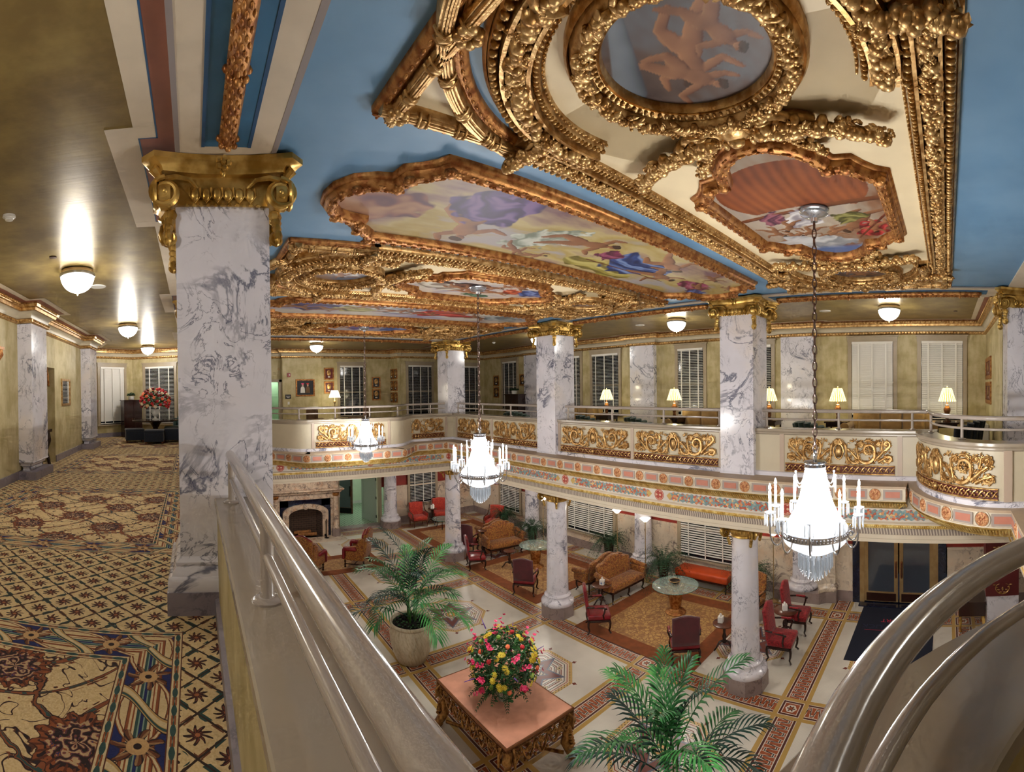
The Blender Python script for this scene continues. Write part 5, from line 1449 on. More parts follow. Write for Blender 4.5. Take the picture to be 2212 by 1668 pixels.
rw(12.12,10.85,'half-open white blind behind the lamp between two square columns, left bay',15)
rw(5.9,5.1,'white blind mostly hidden behind the square column, right gallery',25)
rw(13.6,12.75,'narrow strip of blind beside the middle right column',15)
rw(17.65,16.65,'dark open blind on the right gallery wall beside the tall cabinet',8)
def fw(x0,x1,y,label,o,rz=0,z0=M+.62,h=2.15):
    global k
    window('window_%d'%k,((x0+x1)/2,y),rz,x1-x0,h,z0,.05,label,True,o); k+=1
fw(6.32,7.40,19.95,'dark open blind on the far wall right of the floor lamp',5)
fw(9.25,10.42,19.2,'dark open blind on the far wall left of the corner column',5)
fw(11.9,12.95,19.2,'dark open blind on the far wall right of the corner column',5)
def bw(p,q,t,w,label,o):
    global k
    d=Vector((q[0]-p[0],q[1]-p[1])); a=math.atan2(d.y,d.x); c=Vector(p)+d*t
    window('window_%d'%k,(c.x,c.y),a,w,2.2,M+.55,.052,label,True,o); k+=1
bw(bay[1],bay[2],.50,1.15,'bluish closed blind on the angled wall at the end of the left corridor',68)
bw(bay[2],bay[3],.56,1.25,'bright open blind behind the rose arrangement at the end of the left corridor',12)
rw(8.27,6.4,'wide white blind on the lobby window behind the orange bench',28,True)
rw(13.45,11.15,'wide white blind on the lobby window left of the fern and torch lamp',28,True)
rw(17.9,16.5,'white blind on the lobby window in the far right corner',20,True)
g=window('window_%d'%k,(10.42,20.2),0,1.35,2.0,.86,.07,'white blind on the far lobby window behind the red armchairs',True,12,.12); k+=1
# ------------------------------------------------------------------ lobby furniture  (seats face local -y)
def cab_leg(sx,sy,h,r=.03):
    # cabriole leg: knee out, ankle in, pad foot out
    p=[(0,0,h),(sx*.02,sy*.02,h*.8),(sx*.015,sy*.015,h*.5),(-sx*.012,-sy*.012,h*.22),(sx*.01,sy*.01,.05),(sx*.035,sy*.035,.012)]
    q=[]
    for i in range(len(p)-1):
        for t in (0,.5): q.append(tuple(p[i][k]+(p[i+1][k]-p[i][k])*t for k in range(3)))
    q.append(p[-1]); return MB().tube(q,lambda t:r*(1.15-.75*t if t<.8 else .55+ (t-.8)*1.2),8)
def legs(g,spots,h,mat='dark_wood',r=.03,fn=cab_leg):
    for x,y in spots:
        o=fn(1 if x>0 else -1,1 if y>0 else -1,h,r).build('leg',MT[mat],g,60); o.location=(x,y,0)
def backpoly(w,z0,z1,rise,n=14,ear=.0):
    pts=[(-w,z0),(w,z0)]
    for i in range(n+1):
        t=1-2*i/n; pts.append((w*t,z1+rise*cos(t*PI/2)**1.3-ear*(abs(t)>.85)))
    return pts
def backpad(poly,y0,y1,lean):
    # upholstered back from an outline in (x,z), puffed on both faces and leaning back
    m=MB(); n=len(poly); cx=0; cz=sum(p[1] for p in poly)/n; zb=min(p[1] for p in poly)
    rings=[(1.,y0+.015),(.97,y0),(.8,y0-.012),(.4,y0-.02)]; rb=[(1.,y1-.015),(.97,y1),(.8,y1+.008),(.4,y1+.01)]
    def P(s,y): return [(cx+(x-cx)*s,y+lean*((cz+(z-cz)*s)-zb),cz+(z-cz)*s) for x,z in poly]
    vs=[];fs=[]
    lay=[P(*q) for q in rings[::-1]]+[P(*q) for q in rb]
    for l in lay: vs+=l
    for a in range(len(lay)-1):
        for i in range(n): j=(i+1)%n; fs.append((a*n+i,a*n+j,(a+1)*n+j,(a+1)*n+i))
    fs.append(tuple(range(n))[::-1]); fs.append(tuple((len(lay)-1)*n+i for i in range(n)))
    return m.add(vs,fs)
def armchair(label,seatm,backm,w=.62,outside=None,high=1.14,rise=.06,pads=True):
    g=thing('armchair',label,'armchair'); h=w/2
    MB().rbox(-h,-.30,.34,h,.27,.47,.045,.03).build('seat',MT[seatm],g,60)
    MB().box(-h+.005,-.285,.29,h-.005,.27,.345).build('seat_rail',MT['dark_wood'],g,0)
    poly=backpoly(h*.96,.44,high-rise,rise)
    backpad(poly,.23,.275,.13).build('backrest',MT[backm],g,60)
    if outside: backpad([(x*.97,z*.985+.006) for x,z in poly],.272,.295,.13).build('outside_back',MT[outside],g,60)
    for s in (-1,1):
        m=MB().tube([(s*(h-.01),.30,.68),(s*(h+.03),.1,.685),(s*(h+.045),-.12,.665),(s*(h+.04),-.17,.655),(s*(h+.03),-.185,.63)],lambda t:.022,8)
        m.tube([(s*(h+.035),-.15,.66),(s*(h+.045),-.13,.56),(s*(h+.0),-.10,.47),(s*(h-.01),-.12,.38)],lambda t:.022,8)
        a=m.build('arm',MT['dark_wood'],g,60)
        if pads: MB().rbox(s*(h+.025)-.03,-.13,.675,s*(h+.025)+.03,.12,.715,.018).build('arm_pad',MT[seatm],a,60)
    legs(g,[(-h+.03,-.26),(h-.03,-.26),(-h+.03,.25),(h-.03,.25)],.33)
    return g
def put(o,x,y,face): o.location=(x,y,0); o.rotation_euler=(0,0,R(face+90)); return o
GRP='open-armed lobby armchairs'
a1=put(armchair('maroon velvet armchair seen from behind, nearest, left of the nearest round column','leather_red','maroon_velvet',.64,'maroon_velvet'),9.15,5.62,38)
def adup(src,x,y,f,label): o=dup(src,None,None,label); return put(o,x,y,f)
adup(a1,9.15,11.12,37,'maroon velvet armchair seen from behind, right of the middle round column across the rug')
adup(a1,9.75,15.25,38,'dark red armchair seen from behind, next to the black lamp stand')
b1=put(armchair('red leather armchair turned to the right beside the small table with a tissue box','leather_red','leather_red',.62,'leather_red'),9.05,8.12,-43)
adup(b1,9.1,13.72,-24,'red leather armchair turned to the right, in front of the far corner column')
c1=put(armchair('crimson damask armchair with open wooden arms, just right of the nearest round column','red_damask','red_damask',.66,'red_damask',1.2,.10),10.2,3.68,-86)
adup(c1,11.45,3.72,-86,'crimson damask armchair with tall back by the marble wall, behind the tissue table')
put(armchair('gold damask armchair half hidden behind the nearest round column','gold_damask','gold_damask',.66,'gold_damask',1.12,.05),11.65,5.1,170)
# chunky red armchairs by the far window
d1=thing('armchair','red upholstered armchair with turned wooden frame under the far lobby window, left one','armchair')
MB().rbox(-.33,-.32,.30,.33,.28,.46,.05,.03).build('seat',MT['red_stripe'],d1,60)
backpad(backpoly(.33,.42,1.0,.03),.22,.33,.12).build('backrest',MT['red_stripe'],d1,60)
for s in (-1,1):
    a=MB().rbox(s*.36-.05,-.24,.40,s*.36+.05,.26,.60,.04).build('arm',MT['red_stripe'],d1,60)
    MB().tube([(s*.37,.32,1.02),(s*.38,.24,.75),(s*.38,.1,.64),(s*.38,-.25,.61),(s*.38,-.3,.55),(s*.37,-.28,.3)],.024,8).build('arm_frame',MT['mid_wood'],a,60)
MB().box(-.35,-.31,.26,.35,.28,.31).build('seat_rail',MT['mid_wood'],d1,0)
legs(d1,[(-.31,-.27),(.31,-.27),(-.31,.25),(.31,.25)],.27,'mid_wood',.028,lambda a,b_,h,r:MB().lathe([(.014,0),(.022,.03),(.018,.08),(.028,.14),(.02,.2),(.03,h)],n=10))
put(d1,9.75,19.35,-95); adup(d1,11.0,19.55,-110,'red upholstered armchair half hidden behind the far corner column, right of the candle table')
adup(d1,12.2,16.9,-150,'red striped armchair in the far right corner behind the fern')
# wing chairs
def wing():
    g=thing('wing_chair','gold damask wing chair with red leather front, on the right of the fireplace rug','wing chair')
    MB().rbox(-.33,-.36,.34,.33,.2,.5,.05,.03).build('seat_cushion',MT['leather_red'],g,60)
    MB().box(-.36,-.34,.27,.36,.33,.36).build('seat_base',MT['gold_damask'],g,0)
    poly=backpoly(.36,.32,1.14,.12)
    backpad(poly,.24,.36,.12).build('outside_back',MT['gold_damask'],g,60)
    backpad([(x*.86,z*.96+.02) for x,z in poly],.17,.23,.12).build('inside_back',MT['leather_red'],g,60)
    MB().tube([(x,.30+.12*(z-.32),z+.005) for x,z in poly[2:]],.028,8).build('leather_crest',MT['leather_red'],g,60)
    for s in (-1,1):
        w=MB().prism([(.0,.0),(.30,.0),(.30,.62),(.24,.68),(.12,.60),(.06,.42),(-.30,.36),(-.30,0)],-.035,.035)
        w.xf(Matrix.Translation((s*.365,.05,.34))@Matrix(((0,0,1,0),(1,0,0,0),(0,1,0,0),(0,0,0,1)))); w.build('wing_side',MT['gold_damask'],g,60)
        m=MB().rbox(s*.375-.075,-.34,.58,s*.375+.075,.12,.72,.06); m.rbox(s*.375-.065,-.36,.30,s*.375+.065,-.28,.66,.035); m.build('arm',MT['leather_red'],g,60)
    for x,y in ((-.3,-.3),(.3,-.3),(-.3,.3),(.3,.3)):
        if y<0: o=MB().lathe([(.03,0),(.035,.03),(.022,.06),(.035,.11),(.02,.15),(.036,.2),(.026,.27)],n=10).build('leg',MT['dark_wood'],g,60)
        else: o=MB().tube([(0,0,.28),(0,.02,.12),(0,.05,0)],.026,6).build('leg',MT['dark_wood'],g,30)
        o.location=(x,y,0)
    m=MB().tube([(-.3,-.3,.12),(-.3,.3,.12)],.018,6); m.tube([(.3,-.3,.12),(.3,.3,.12)],.018,6); m.tube([(-.3,0,.12),(.3,0,.12)],.018,6); m.build('stretcher',MT['dark_wood'],g,60)
    return g
w1=put(wing(),5.6,15.95,143); w1.scale=(1.12,1.1,1.05); o=adup(w1,3.85,15.85,42,'gold damask wing chair with red leather front, left one, partly hidden by the railing')
# settees
def settee():
    g=thing('settee','gold damask camel-back settee facing the viewer beside the glass table','settee'); W=.72
    MB().rbox(-W,-.34,.32,W,.22,.50,.06,.03).build('seat',MT['gold_damask'],g,60)
    pts=[(-W*.98,.45),(W*.98,.45)]
    for i in range(25):
        t=1-2*i/24; pts.append((W*.98*t,.92+.20*max(0,cos(t*1.15*PI/2))**1.5+.05*math.exp(-((abs(t)-.82)/.1)**2)))
    backpad(pts,.18,.30,.16).build('backrest',MT['gold_damask'],g,60)
    for s in (-1,1):
        m=MB().rbox(s*(W+.05)-.06,-.30,.36,s*(W+.05)+.06,.26,.66,.05)
        m.tube([(s*(W+.07),.28,.74),(s*(W+.09),-.02,.69),(s*(W+.10),-.30,.66)],lambda t:.075,10); m.build('arm',MT['gold_damask'],g,60)
    MB().box(-W+.01,-.32,.28,W-.01,.24,.33).build('seat_rail',MT['dark_wood'],g,0)
    legs(g,[(-W+.05,-.28),(0.01,-.28),(W-.05,-.28),(-W+.05,.22),(0.01,.22),(W-.05,.22)],.30)
    return g
s1=put(settee(),11.0,8.95,-92); adup(s1,11.05,9.85,88,'gold damask settee back to back with the near settee, mostly hidden behind it')
o=adup(s1,10.65,14.25,-97,'gold damask settee facing the viewer under the middle chandelier'); o.scale=(.95,1,1.05)
o=adup(s1,11.2,15.6,80,'red-trimmed settee back just visible behind the far settee'); o.scale=(.8,.9,.9)
# bench
g=thing('bench','orange vinyl bench under the lobby window','bench',(12.8,7.12,0)); MB().rbox(-.30,-.92,.30,.30,.92,.52,.06,.02).build('cushion',MT['orange_vinyl'],g,60); MB().box(-.27,-.88,.25,.27,.88,.31).build('frame',MT['dark_wood'],g,0)
for x in (-.23,.23):
    for y in (-.83,.83): o=MB().lathe([(.016,0),(.022,.04),(.018,.1),(.028,.26)],n=10).build('leg',MT['dark_wood'],g,60); o.location=(x,y,0)
# glass tables
def glass_table(label,x,y,r):
    g=thing('glass_table',label,'table',(x,y,0))
    fixn(MB().lathe([(0,.735),(r-.01,.735),(r,.74),(r,.75),(r-.01,.755),(0,.755)],n=48,cap=False).build('glass_top',MT['glass'],g,50))
    MB().tube([(r*cos(2*PI*i/48),r*sin(2*PI*i/48),.745) for i in range(48)],.007,6,closed=True).build('glass_edge',MT['glass_edge'],g,60)
    m=MB().lathe([(.27,0),(.28,.03),(.24,.06),(.16,.08),(.13,.12),(.13,.15),(.15,.2),(.18,.45),(.2,.55),(.17,.60),(.12,.62)],n=20,flute=lambda a:.05*abs(math.sin(a*5)))
    m.build('pedestal',MT['gilt_red'],g,50)
    m=MB()
    for k in range(16): a=2*PI*k/16; m.tube([(.1*cos(a),.1*sin(a),.6),(.2*cos(a),.2*sin(a),.69),(.3*cos(a+.2),.3*sin(a+.2),.72)],lambda t:.02*(1-.6*t),5)
    m.build('leaf_collar',MT['gilt'],g,60)
    return g
glass_table('large round glass table on a gilt pedestal in front of the gold settee',10.95,7.0,.63)
glass_table('round glass table on a gilt pedestal behind the middle round column',10.75,12.5,.56)
g=thing('bowl','small dark bowl standing on the near glass table','bowl',(11.0,7.05,.755)); MB().lathe([(.05,0),(.06,.015),(.13,.06),(.15,.09),(.14,.09),(.05,.03),(0,.03)],n=24,cap=False).build('body',MT['bowl_black'],g,60)
MB().tube([(.147*cos(2*PI*i/24),.147*sin(2*PI*i/24),.09) for i in range(24)],.008,6,closed=True).build('rim',MT['gilt'],g,60)
g=thing('coffee_table','low round glass coffee table between the far red armchairs','table',(10.5,18.5,0)); fixn(MB().lathe([(0,.40),(.45,.40),(.45,.42),(0,.42)],n=36,cap=False).build('glass_top',MT['glass'],g,40)); MB().tube([(.45*cos(2*PI*i/36),.45*sin(2*PI*i/36),.41) for i in range(36)],.007,6,closed=True).build('glass_edge',MT['glass_edge'],g,60)
for k in range(3): a=2*PI*k/3; MB().tube([(.3*cos(a),.3*sin(a),0),(.22*cos(a),.22*sin(a),.2),(.33*cos(a),.33*sin(a),.40)],.018,6).build('leg',MT['black_iron'],g,60)
# side tables
def side_table(label,x,y,r=.27,h=.62,mat='dark_wood'):
    g=thing('side_table',label,'side table',(x,y,0))
    MB().lathe([(0,h-.04),(r-.03,h-.04),(r,h-.025),(r,h-.008),(r-.015,h),(0,h)],n=32,cap=False).build('top',MT['mid_wood' if mat=='dark_wood' else mat],g,40)
    MB().lathe([(.02,.14),(.05,.16),(.035,.22),(.055,.3),(.03,.38),(.035,.48),(.07,h-.05)],n=14).build('stem',MT[mat],g,60)
    for k in range(3): a=2*PI*k/3+.4; MB().tube([(.03*cos(a),.03*sin(a),.2),(.13*cos(a),.13*sin(a),.19),(.2*cos(a),.2*sin(a),.08),(.27*cos(a),.27*sin(a),.015)],lambda t:.028*(1-.4*t),7).build('leg',MT[mat],g,60)
    return g
side_table('round dark side table between the red leather armchair and the gold settee',10.05,8.87)
side_table('round dark side table between the two crimson armchairs',11.1,3.9,.30)
side_table('round dark side table left of the nearest round column, partly hidden by it',9.95,5.02,.27)
side_table('small dark pedestal table with white candles by the far red armchairs',10.45,19.3,.2,.72)
side_table('tall black turned lamp stand in front of the far settee',9.95,14.55,.17,.95)
side_table('dark side table behind the middle armchair, at the edge of the gold settee',10.0,13.0,.2,.6)
def tissue(label,x,y,z,rz,fl=False):
    g=thing('tissue_box',label,'tissue box',(x,y,z),rz)
    MB().box(-.06,-.06,0,.06,.06,.135).build('box',MT['paper_white'],g,0)
    m=MB(); 
    for k in range(3): m.ball((.015*(k-1),.01*(k%2),.15+.012*(k%2)),(.028,.016,.05),6,5,Matrix.Rotation(k*.9,3,'Z'))
    m.build('tissue',MT['paper_white'],g,60)
    if fl:
        m=MB(); m.ball((-.0605,0,.05),(.002,.03,.03),8,5); m.ball((0,-.0605,.05),(.03,.002,.03),8,5); m.build('printed_mark',MT['pale_blue_ink'],g,60)
tissue('white tissue box with a blue mark on the side table by the red leather armchair',10.05,8.85,.62,.3,True)
tissue('white tissue box on the side table between the crimson armchairs',11.08,3.92,.62,.5)
tissue('white tissue box half hidden behind the nearest round column',9.93,5.1,.62,.2)
for i,(x,y,h) in enumerate(((10.38,19.28,.16),(10.46,19.25,.20),(10.53,19.33,.13))):
    g=thing('pillar_candle',('shortest left white pillar candle','tallest white pillar candle','right-hand white pillar candle')[i]+' on the small table by the far window','candle',(x,y,.72),0,'pillar candles on the far table')
    MB().lathe([(.035,0),(.035,h),(.03,h-.008),(0,h-.012)],n=14,cap=False).build('wax_body',MT['wax'],g,40); MB().lathe([(.002,h-.012),(.002,h+.012)],n=6).build('wick',MT['black_iron'],g,0)
# floor torch lamps
def torch(label,x,y,h=1.98):
    g=thing('torchiere_lamp',label,'floor lamp',(x,y,0))
    MB().lathe([(.15,0),(.15,.015),(.12,.035),(.03,.06),(.02,.08)],n=24).build('base',MT['brass'],g,50)
    MB().lathe([(.014,.08),(.014,.4),(.018,.42),(.013,.45),(.013,h-.16),(.03,h-.15),(.02,h-.12)],n=12).build('pole',MT['brass'],g,50)
    MB().lathe([(.02,h-.12),(.05,h-.11),(.10,h-.06),(.165,h),(.158,h),(.09,h-.055)],n=28,flute=lambda a:.03*abs(math.sin(a*4)),cap=False).build('shade',MT['plain_shade'],g,50)
    MB().lathe([(0,h-.05),(.07,h-.045),(.10,h-.03),(0,h-.025)],n=16,cap=False).build('bulb',MT['torch_light'],g,50)
torch('brass torch lamp between the half-round column and the window, behind the orange bench',12.25,8.95)
torch('brass torch lamp just left of the half-round column behind the gold settee',12.55,10.35)
torch('brass torch lamp at the marble wall left of the nearest chandelier crystals',12.75,4.85)
torch('brass torch lamp beside the capital of the middle round column',12.1,13.6)
# ------------------------------------------------------------------ plants
def frond(m,base,az,length,rise,droop,width,r,leaflets=26,lw=.022,twist=0.):
    P=[]; N=14
    for i in range(N+1):
        t=i/N; d=length*t*(1-.12*t); z=rise*t*length-droop*length*t*t*t
        P.append(Vector((base[0]+d*cos(az),base[1]+d*sin(az),base[2]+z)))
    m.tube([tuple(p) for p in P],lambda t:.009*(1-.75*t),5)
    pa=Path([(p.x,p.y) for p in P]) if False else None
    for k in range(leaflets):
        t=.14+.86*k/(leaflets-1); i=min(int(t*N),N-1); f=t*N-i; p=P[i]+(P[i+1]-P[i])*f; d=(P[i+1]-P[i]).normalized()
        sd=d.cross(Vector((0,0,1))); sd=sd.normalized() if sd.length>1e-4 else Vector((1,0,0)); up=sd.cross(d)
        L=width*(math.sin(PI*(.12+.80*t))**.7)*r.uniform(.88,1.1)
        for s in (-1,1):
            q=d*.55+sd*s*(.8)+up*.18; q.normalize(); e=p+q*L+Vector((0,0,-.30*L)); mid=p+q*L*.5+Vector((0,0,.01)); w=(d-q*d.dot(q)).normalized()*lw
            w2=w*1.0+up*.004
            o=m.n(); m.add([tuple(p),tuple(mid-w2),tuple(e),tuple(mid+w2)],[(0,1,2),(0,2,3)])
def palm_frond(m,base,az,L,el,bend,lw,ll,r,n=19,bare=.26):
    # arching rachis with separate drooping leaflets on both sides
    N=16; P=[Vector(base)]; a=el; dz=az
    for i in range(N):
        st=L/N; P.append(P[-1]+Vector((cos(dz)*cos(a)*st,sin(dz)*cos(a)*st,math.sin(a)*st))); a-=bend/N*(.4+1.2*i/N); dz+=r.uniform(-.02,.02)
    m.tube([tuple(p) for p in P],lambda t:.010*(1-.75*t),5)
    for k in range(n):
        t=bare+(1-bare)*k/(n-1); i=min(int(t*N),N-1); f=t*N-i; p=P[i]+(P[i+1]-P[i])*f; d=(P[i+1]-P[i]).normalized()
        sd=d.cross(Vector((0,0,1))); sd=sd.normalized() if sd.length>1e-4 else Vector((1,0,0)); up=sd.cross(d).normalized()
        u=(t-bare)/(1-bare); l=ll*(math.sin(PI*(.16+.74*u))**.6)*r.uniform(.88,1.08)
        for s in (-1,1):
            q=(d*(.62+.5*u)+sd*s*(.85-.35*u)+up*.22).normalized(); w=up.cross(q).normalized()
            pts=[p,p+q*l*.35+up*.012,p+q*l*.7+Vector((0,0,-.10*l)),p+q*l+Vector((0,0,-.34*l))]; ws=[.004,lw,lw*.75,0]
            o=m.n(); vs=[]
            for c,w_ in zip(pts,ws): vs+=[tuple(c-w*w_),tuple(c+up*w_*.35),tuple(c+w*w_)]
            fs=[]
            for j in range(3):
                for h in range(2): fs.append((j*3+h,j*3+h+1,(j+1)*3+h+1,(j+1)*3+h))
            m.add(vs,fs)
def palm(name,label,x,y,z,H,spread,seed,mats,nf=20,lean=(0,0),pot=True):
    g=thing(name,label,'palm',(x,y,z)); r=random.Random(seed)
    canes=[(r.uniform(0,2*PI),r.uniform(.02,.13),r.uniform(.25,.7)) for _ in range(7)]
    for ca,q,h in canes: 
        st=MB().tube([(q*cos(ca),q*sin(ca),.02),(q*1.2*cos(ca),q*1.2*sin(ca),h*.5),(q*1.7*cos(ca),q*1.7*sin(ca),h)],lambda t:.016*(1-.35*t),6); st.build('cane',MT['stem_green'],g,60)
    for k in range(nf):
        ca,q,h=canes[k%7]; t=(k+.5)/nf; az=k*2.39996+r.uniform(-.3,.3); m=MB()
        el=R(84-66*t)+r.uniform(-.1,.1); L=spread*(1.25-.35*abs(t-.4))*r.uniform(.88,1.1)
        palm_frond(m,(q*1.7*cos(ca),q*1.7*sin(ca),h*(1.-.45*t)),az,L,el,R(48+36*t)*r.uniform(.85,1.1),.0175,.37*spread,r,15)
        m.build('frond',MT[mats[k%len(mats)]],g,60)
    return g
def planter(label,x,y):
    g=thing('planter',label,'planter',(x,y,0))
    MB().lathe([(0,0),(.30,0),(.33,.02),(.42,.22),(.485,.48),(.50,.66),(.485,.78),(.465,.82),(.495,.85),(.50,.88),(.49,.905),(.455,.905),(.43,.86)],n=48,cap=False).build('pot',MT['travertine'],g,60)
    s=MB().lathe([(.44,.82),(.3,.84),(0,.85)],n=32,cap=False)
    r=random.Random(3)
    for k in range(70): a=r.uniform(0,2*PI); q=.42*math.sqrt(r.random()); s.ball((q*cos(a),q*sin(a),.85),r.uniform(.02,.05),6,4)
    s.build('soil',MT['soil'],g,60)
    m=MB()
    for k in range(60): a=r.uniform(0,2*PI); q=.40*math.sqrt(r.random()); m.ball((q*cos(a),q*sin(a),.88+.03*r.random()),(.035,.02,.008),6,3,Matrix.Rotation(r.uniform(0,PI),3,'Z')@Matrix.Rotation(r.uniform(-.7,.7),3,'X'))
    m.build('ground_cover',MT['foliage'],g,60)
    return g
p0=planter('large streaked stone planter of the palm left of the flower table',4.72,9.8)
dup(p0,(5.0,3.25,0),.8,'large stone planter under the foreground palm, below the lower picture edge')
palm('potted_palm','tall palm in the stone planter left of the flower table',4.72,9.8,.86,1.15,1.32,5,('palm_leaf','palm_leaf_dark','palm_leaf_dark','palm_leaf_light','palm_leaf'),24)
palm('potted_palm','foreground palm whose fronds rise from the bottom edge of the picture',5.0,3.25,.86,1.0,1.15,11,('palm_leaf','palm_leaf','palm_leaf_dark','palm_leaf_light'),20)
def fern(label,x,y,z,rad,seed,pot=.5):
    g=thing('potted_fern',label,'fern',(x,y,0)); r=random.Random(seed)
    MB().lathe([(.12,0),(.15,.02),(.11,.1),(.13,.2),(.19,z-.06),(.20,z),(.17,z)],n=20).build('pot',MT['bronze_dark'],g,50)
    for q in range(3):
        m=MB()
        for k in range(40):
            a=r.uniform(0,2*PI); L=rad*r.uniform(.8,1.25); N=7; base=Vector((.05*cos(a),.05*sin(a),z)); P=[]
            up=r.uniform(.35,1.5)
            for i in range(N+1): t=i/N; P.append(base+Vector((L*t*cos(a),L*t*sin(a),L*(up*t-1.25*t*t))))
            for i in range(N):
                d=(P[i+1]-P[i]).normalized(); sd=d.cross(Vector((0,0,1))).normalized(); w=.075*math.sin(PI*(.1+.9*(i+.5)/N))
                for s in (-1,1):
                    for h_ in (.0,.5):
                        p=P[i]+(P[i+1]-P[i])*h_; e=p+sd*s*w+d*.02+Vector((0,0,-.02)); m.add([tuple(p),tuple(p+d*.022),tuple(e)],[(0,1,2)])
                m.add([tuple(P[i]-sd*.004),tuple(P[i]+sd*.004),tuple(P[i+1])],[(0,1,2)])
        m.build('frond_mass',MT['fern'],g,0)
    return g
fern('bushy dark fern in a pot between the gold settee and the orange bench',12.3,8.3,.72,.85,1)
fern('dark fern behind the gold settee under the lobby window',12.75,10.9,.75,.8,2)
fern('dark fern just left of the middle round column',11.9,14.0,.75,.75,3)
fern('dark fern in the far right corner behind the red striped armchair',12.3,16.35,.75,.7,4)
fern('dark fern peeking out right of the nearest round column',12.6,5.5,.72,.7,6)
# ------------------------------------------------------------------ carved gilt table with marble top
g=thing('console_table','ornate carved gilt table with a pink marble top in the middle of the lobby','table',(4.875,6.6,0)); hw,hl,ht=.675,1.02,.85
MB().box(-hw,-hl,ht-.035,hw,hl,ht).build('marble_top',plain('pink_marble','d69a80',.22,0.,.1,4.),g,0)
m=MB(); rect=[(-hw-.02,-hl-.02),(hw+.02,-hl-.02),(hw+.02,hl+.02),(-hw-.02,hl+.02)]
m.sweep(rect,[(.03,ht-.002),(-.0,ht+.002),(-.012,ht-.01),(-.012,ht-.03),(0,ht-.045),(.03,ht-.05)],closed=True)
for p,d in resample(rect,.03,True): n=Vector((d.y,-d.x)); m.ball((p.x+n.x*.004,p.y+n.y*.004,ht-.055),(.011,.011,.014),6,4)
m.build('edge_moulding',MT['bronze'],g,50)
apr=MB()
rr=random.Random(9)
for a,b_ in (((-hw,-hl),(hw,-hl)),((hw,-hl),(hw,hl)),((hw,hl),(-hw,hl)),((-hw,hl),(-hw,-hl))):
    p=Path([a,b_]); W=p.len; f=p.map(0,1); n=int(W/.24)
    for z in (ht-.075,): apr.tube([f(0,z,0),f(W,z,0)],.022,6)
    for i in range(n):
        u0=W*i/n; u1=W*(i+1)/n; um=(u0+u1)/2; dep=.16+.10*math.sin(PI*(um/W))
        apr.tube([f(u0+(u1-u0)*t/8,ht-.10-dep*math.sin(PI*t/8),.01) for t in range(9)],.02,6)
        for s in (-1,1):
            apr.tube([f(um+s*(.06*(1-.8*t)*cos(5*t*2)),ht-.17-.05*math.sin(10*t)*(1-.7*t),.02) for t in [q/14 for q in range(15)]],lambda t:.018*(1-.4*t),5)
        for k in range(16): apr.ball(f(rr.uniform(u0,u1),ht-.09-dep*rr.random(),rr.uniform(-.01,.025)),(rr.uniform(.014,.03),rr.uniform(.014,.03),rr.uniform(.015,.035)),6,4)
apr.build('carved_apron',MT['gilt_dark'],g,60)
def fig_leg(sx,sy):
    # carved herm: scroll foot, tapering shaft, bust with head
    m=MB(); o=Vector((sx,sy,0)).normalized()
    pt=lambda r,z:(o.x*r,o.y*r,z)
    m.tube([pt(.07,.02),pt(.11,.07),pt(.04,.15),pt(-.04,.28),pt(-.02,.42),pt(.03,.55),pt(.06,.66),pt(.04,.78)],lambda t:.055+.03*math.sin(PI*t*1.6)**2,10)
    m.ball(pt(.09,.05),(.09,.09,.05),8,6); m.ball(pt(.07,.64),(.09,.09,.08),8,6); m.ball(pt(.08,.735),(.05,.05,.06),8,6)
    for s in (-1,1):
        w=Vector((-o.y,o.x,0))*s*.09; m.tube([tuple(Vector(pt(.05,.66))+w),tuple(Vector(pt(.10,.58))+w*1.35),tuple(Vector(pt(.09,.74))+w*1.3),tuple(Vector(pt(.03,.80))+w)],.022,6)
    for k in range(6): m.ball(pt(.03+.01*k,.5-.05*k),(.06,.06,.025),8,4)
    return m
for sx in (-1,1):
    for sy in (-1,1): o=fig_leg(sx,sy).build('leg',MT['gilt_dark'],g,60); o.location=(sx*(hw-.06),sy*(hl-.06),0)
m=MB(); m.tube([(-hw+.1,-hl+.1,.1),(0,0,.12),(hw-.1,hl-.1,.1)],.03,8); m.tube([(hw-.1,-hl+.1,.1),(0,0,.12),(-hw+.1,hl-.1,.1)],.03,8); m.ball((0,0,.15),(.09,.09,.07),8,6); m.build('stretcher',MT['gilt_dark'],g,60)
# flower arrangement
g=thing('flower_arrangement','large bouquet of pink, yellow and red flowers in a glass vase on the marble-topped table','flowers',(4.85,6.5,.85))
fixn(MB().lathe([(0,0),(.10,0),(.125,.03),(.14,.10),(.12,.18),(.13,.21),(.12,.21),(.105,.18),(.125,.1),(.1,.02),(0,.015)],n=24,cap=False).build('vase',MT['glass'],g,60))
r=random.Random(4); C0=Vector((0,0,.62))
lv=[MB() for _ in range(4)]
for k in range(1500):
    a=r.uniform(0,2*PI); e=math.asin(r.uniform(-.75,1)); q=.60*r.random()**.3; p=C0+Vector((q*cos(a)*cos(e),q*sin(a)*cos(e),q*.92*math.sin(e)))
    lv[k%4].ball(tuple(p),(r.uniform(.03,.07),r.uniform(.012,.025),.004),6,3,Matrix.Rotation(r.uniform(0,2*PI),3,'Z')@Matrix.Rotation(r.uniform(-1.2,1.2),3,'X')@Matrix.Rotation(r.uniform(-1,1),3,'Y'))
for k in range(30):
    a=r.uniform(0,2*PI); frond(lv[k%4],(.08*cos(a),.08*sin(a),.25),a,r.uniform(.35,.6),r.uniform(-.1,.9),.35,.08,r,12,.008)
for m in lv: m.build('greenery',MT['foliage'],g,60)
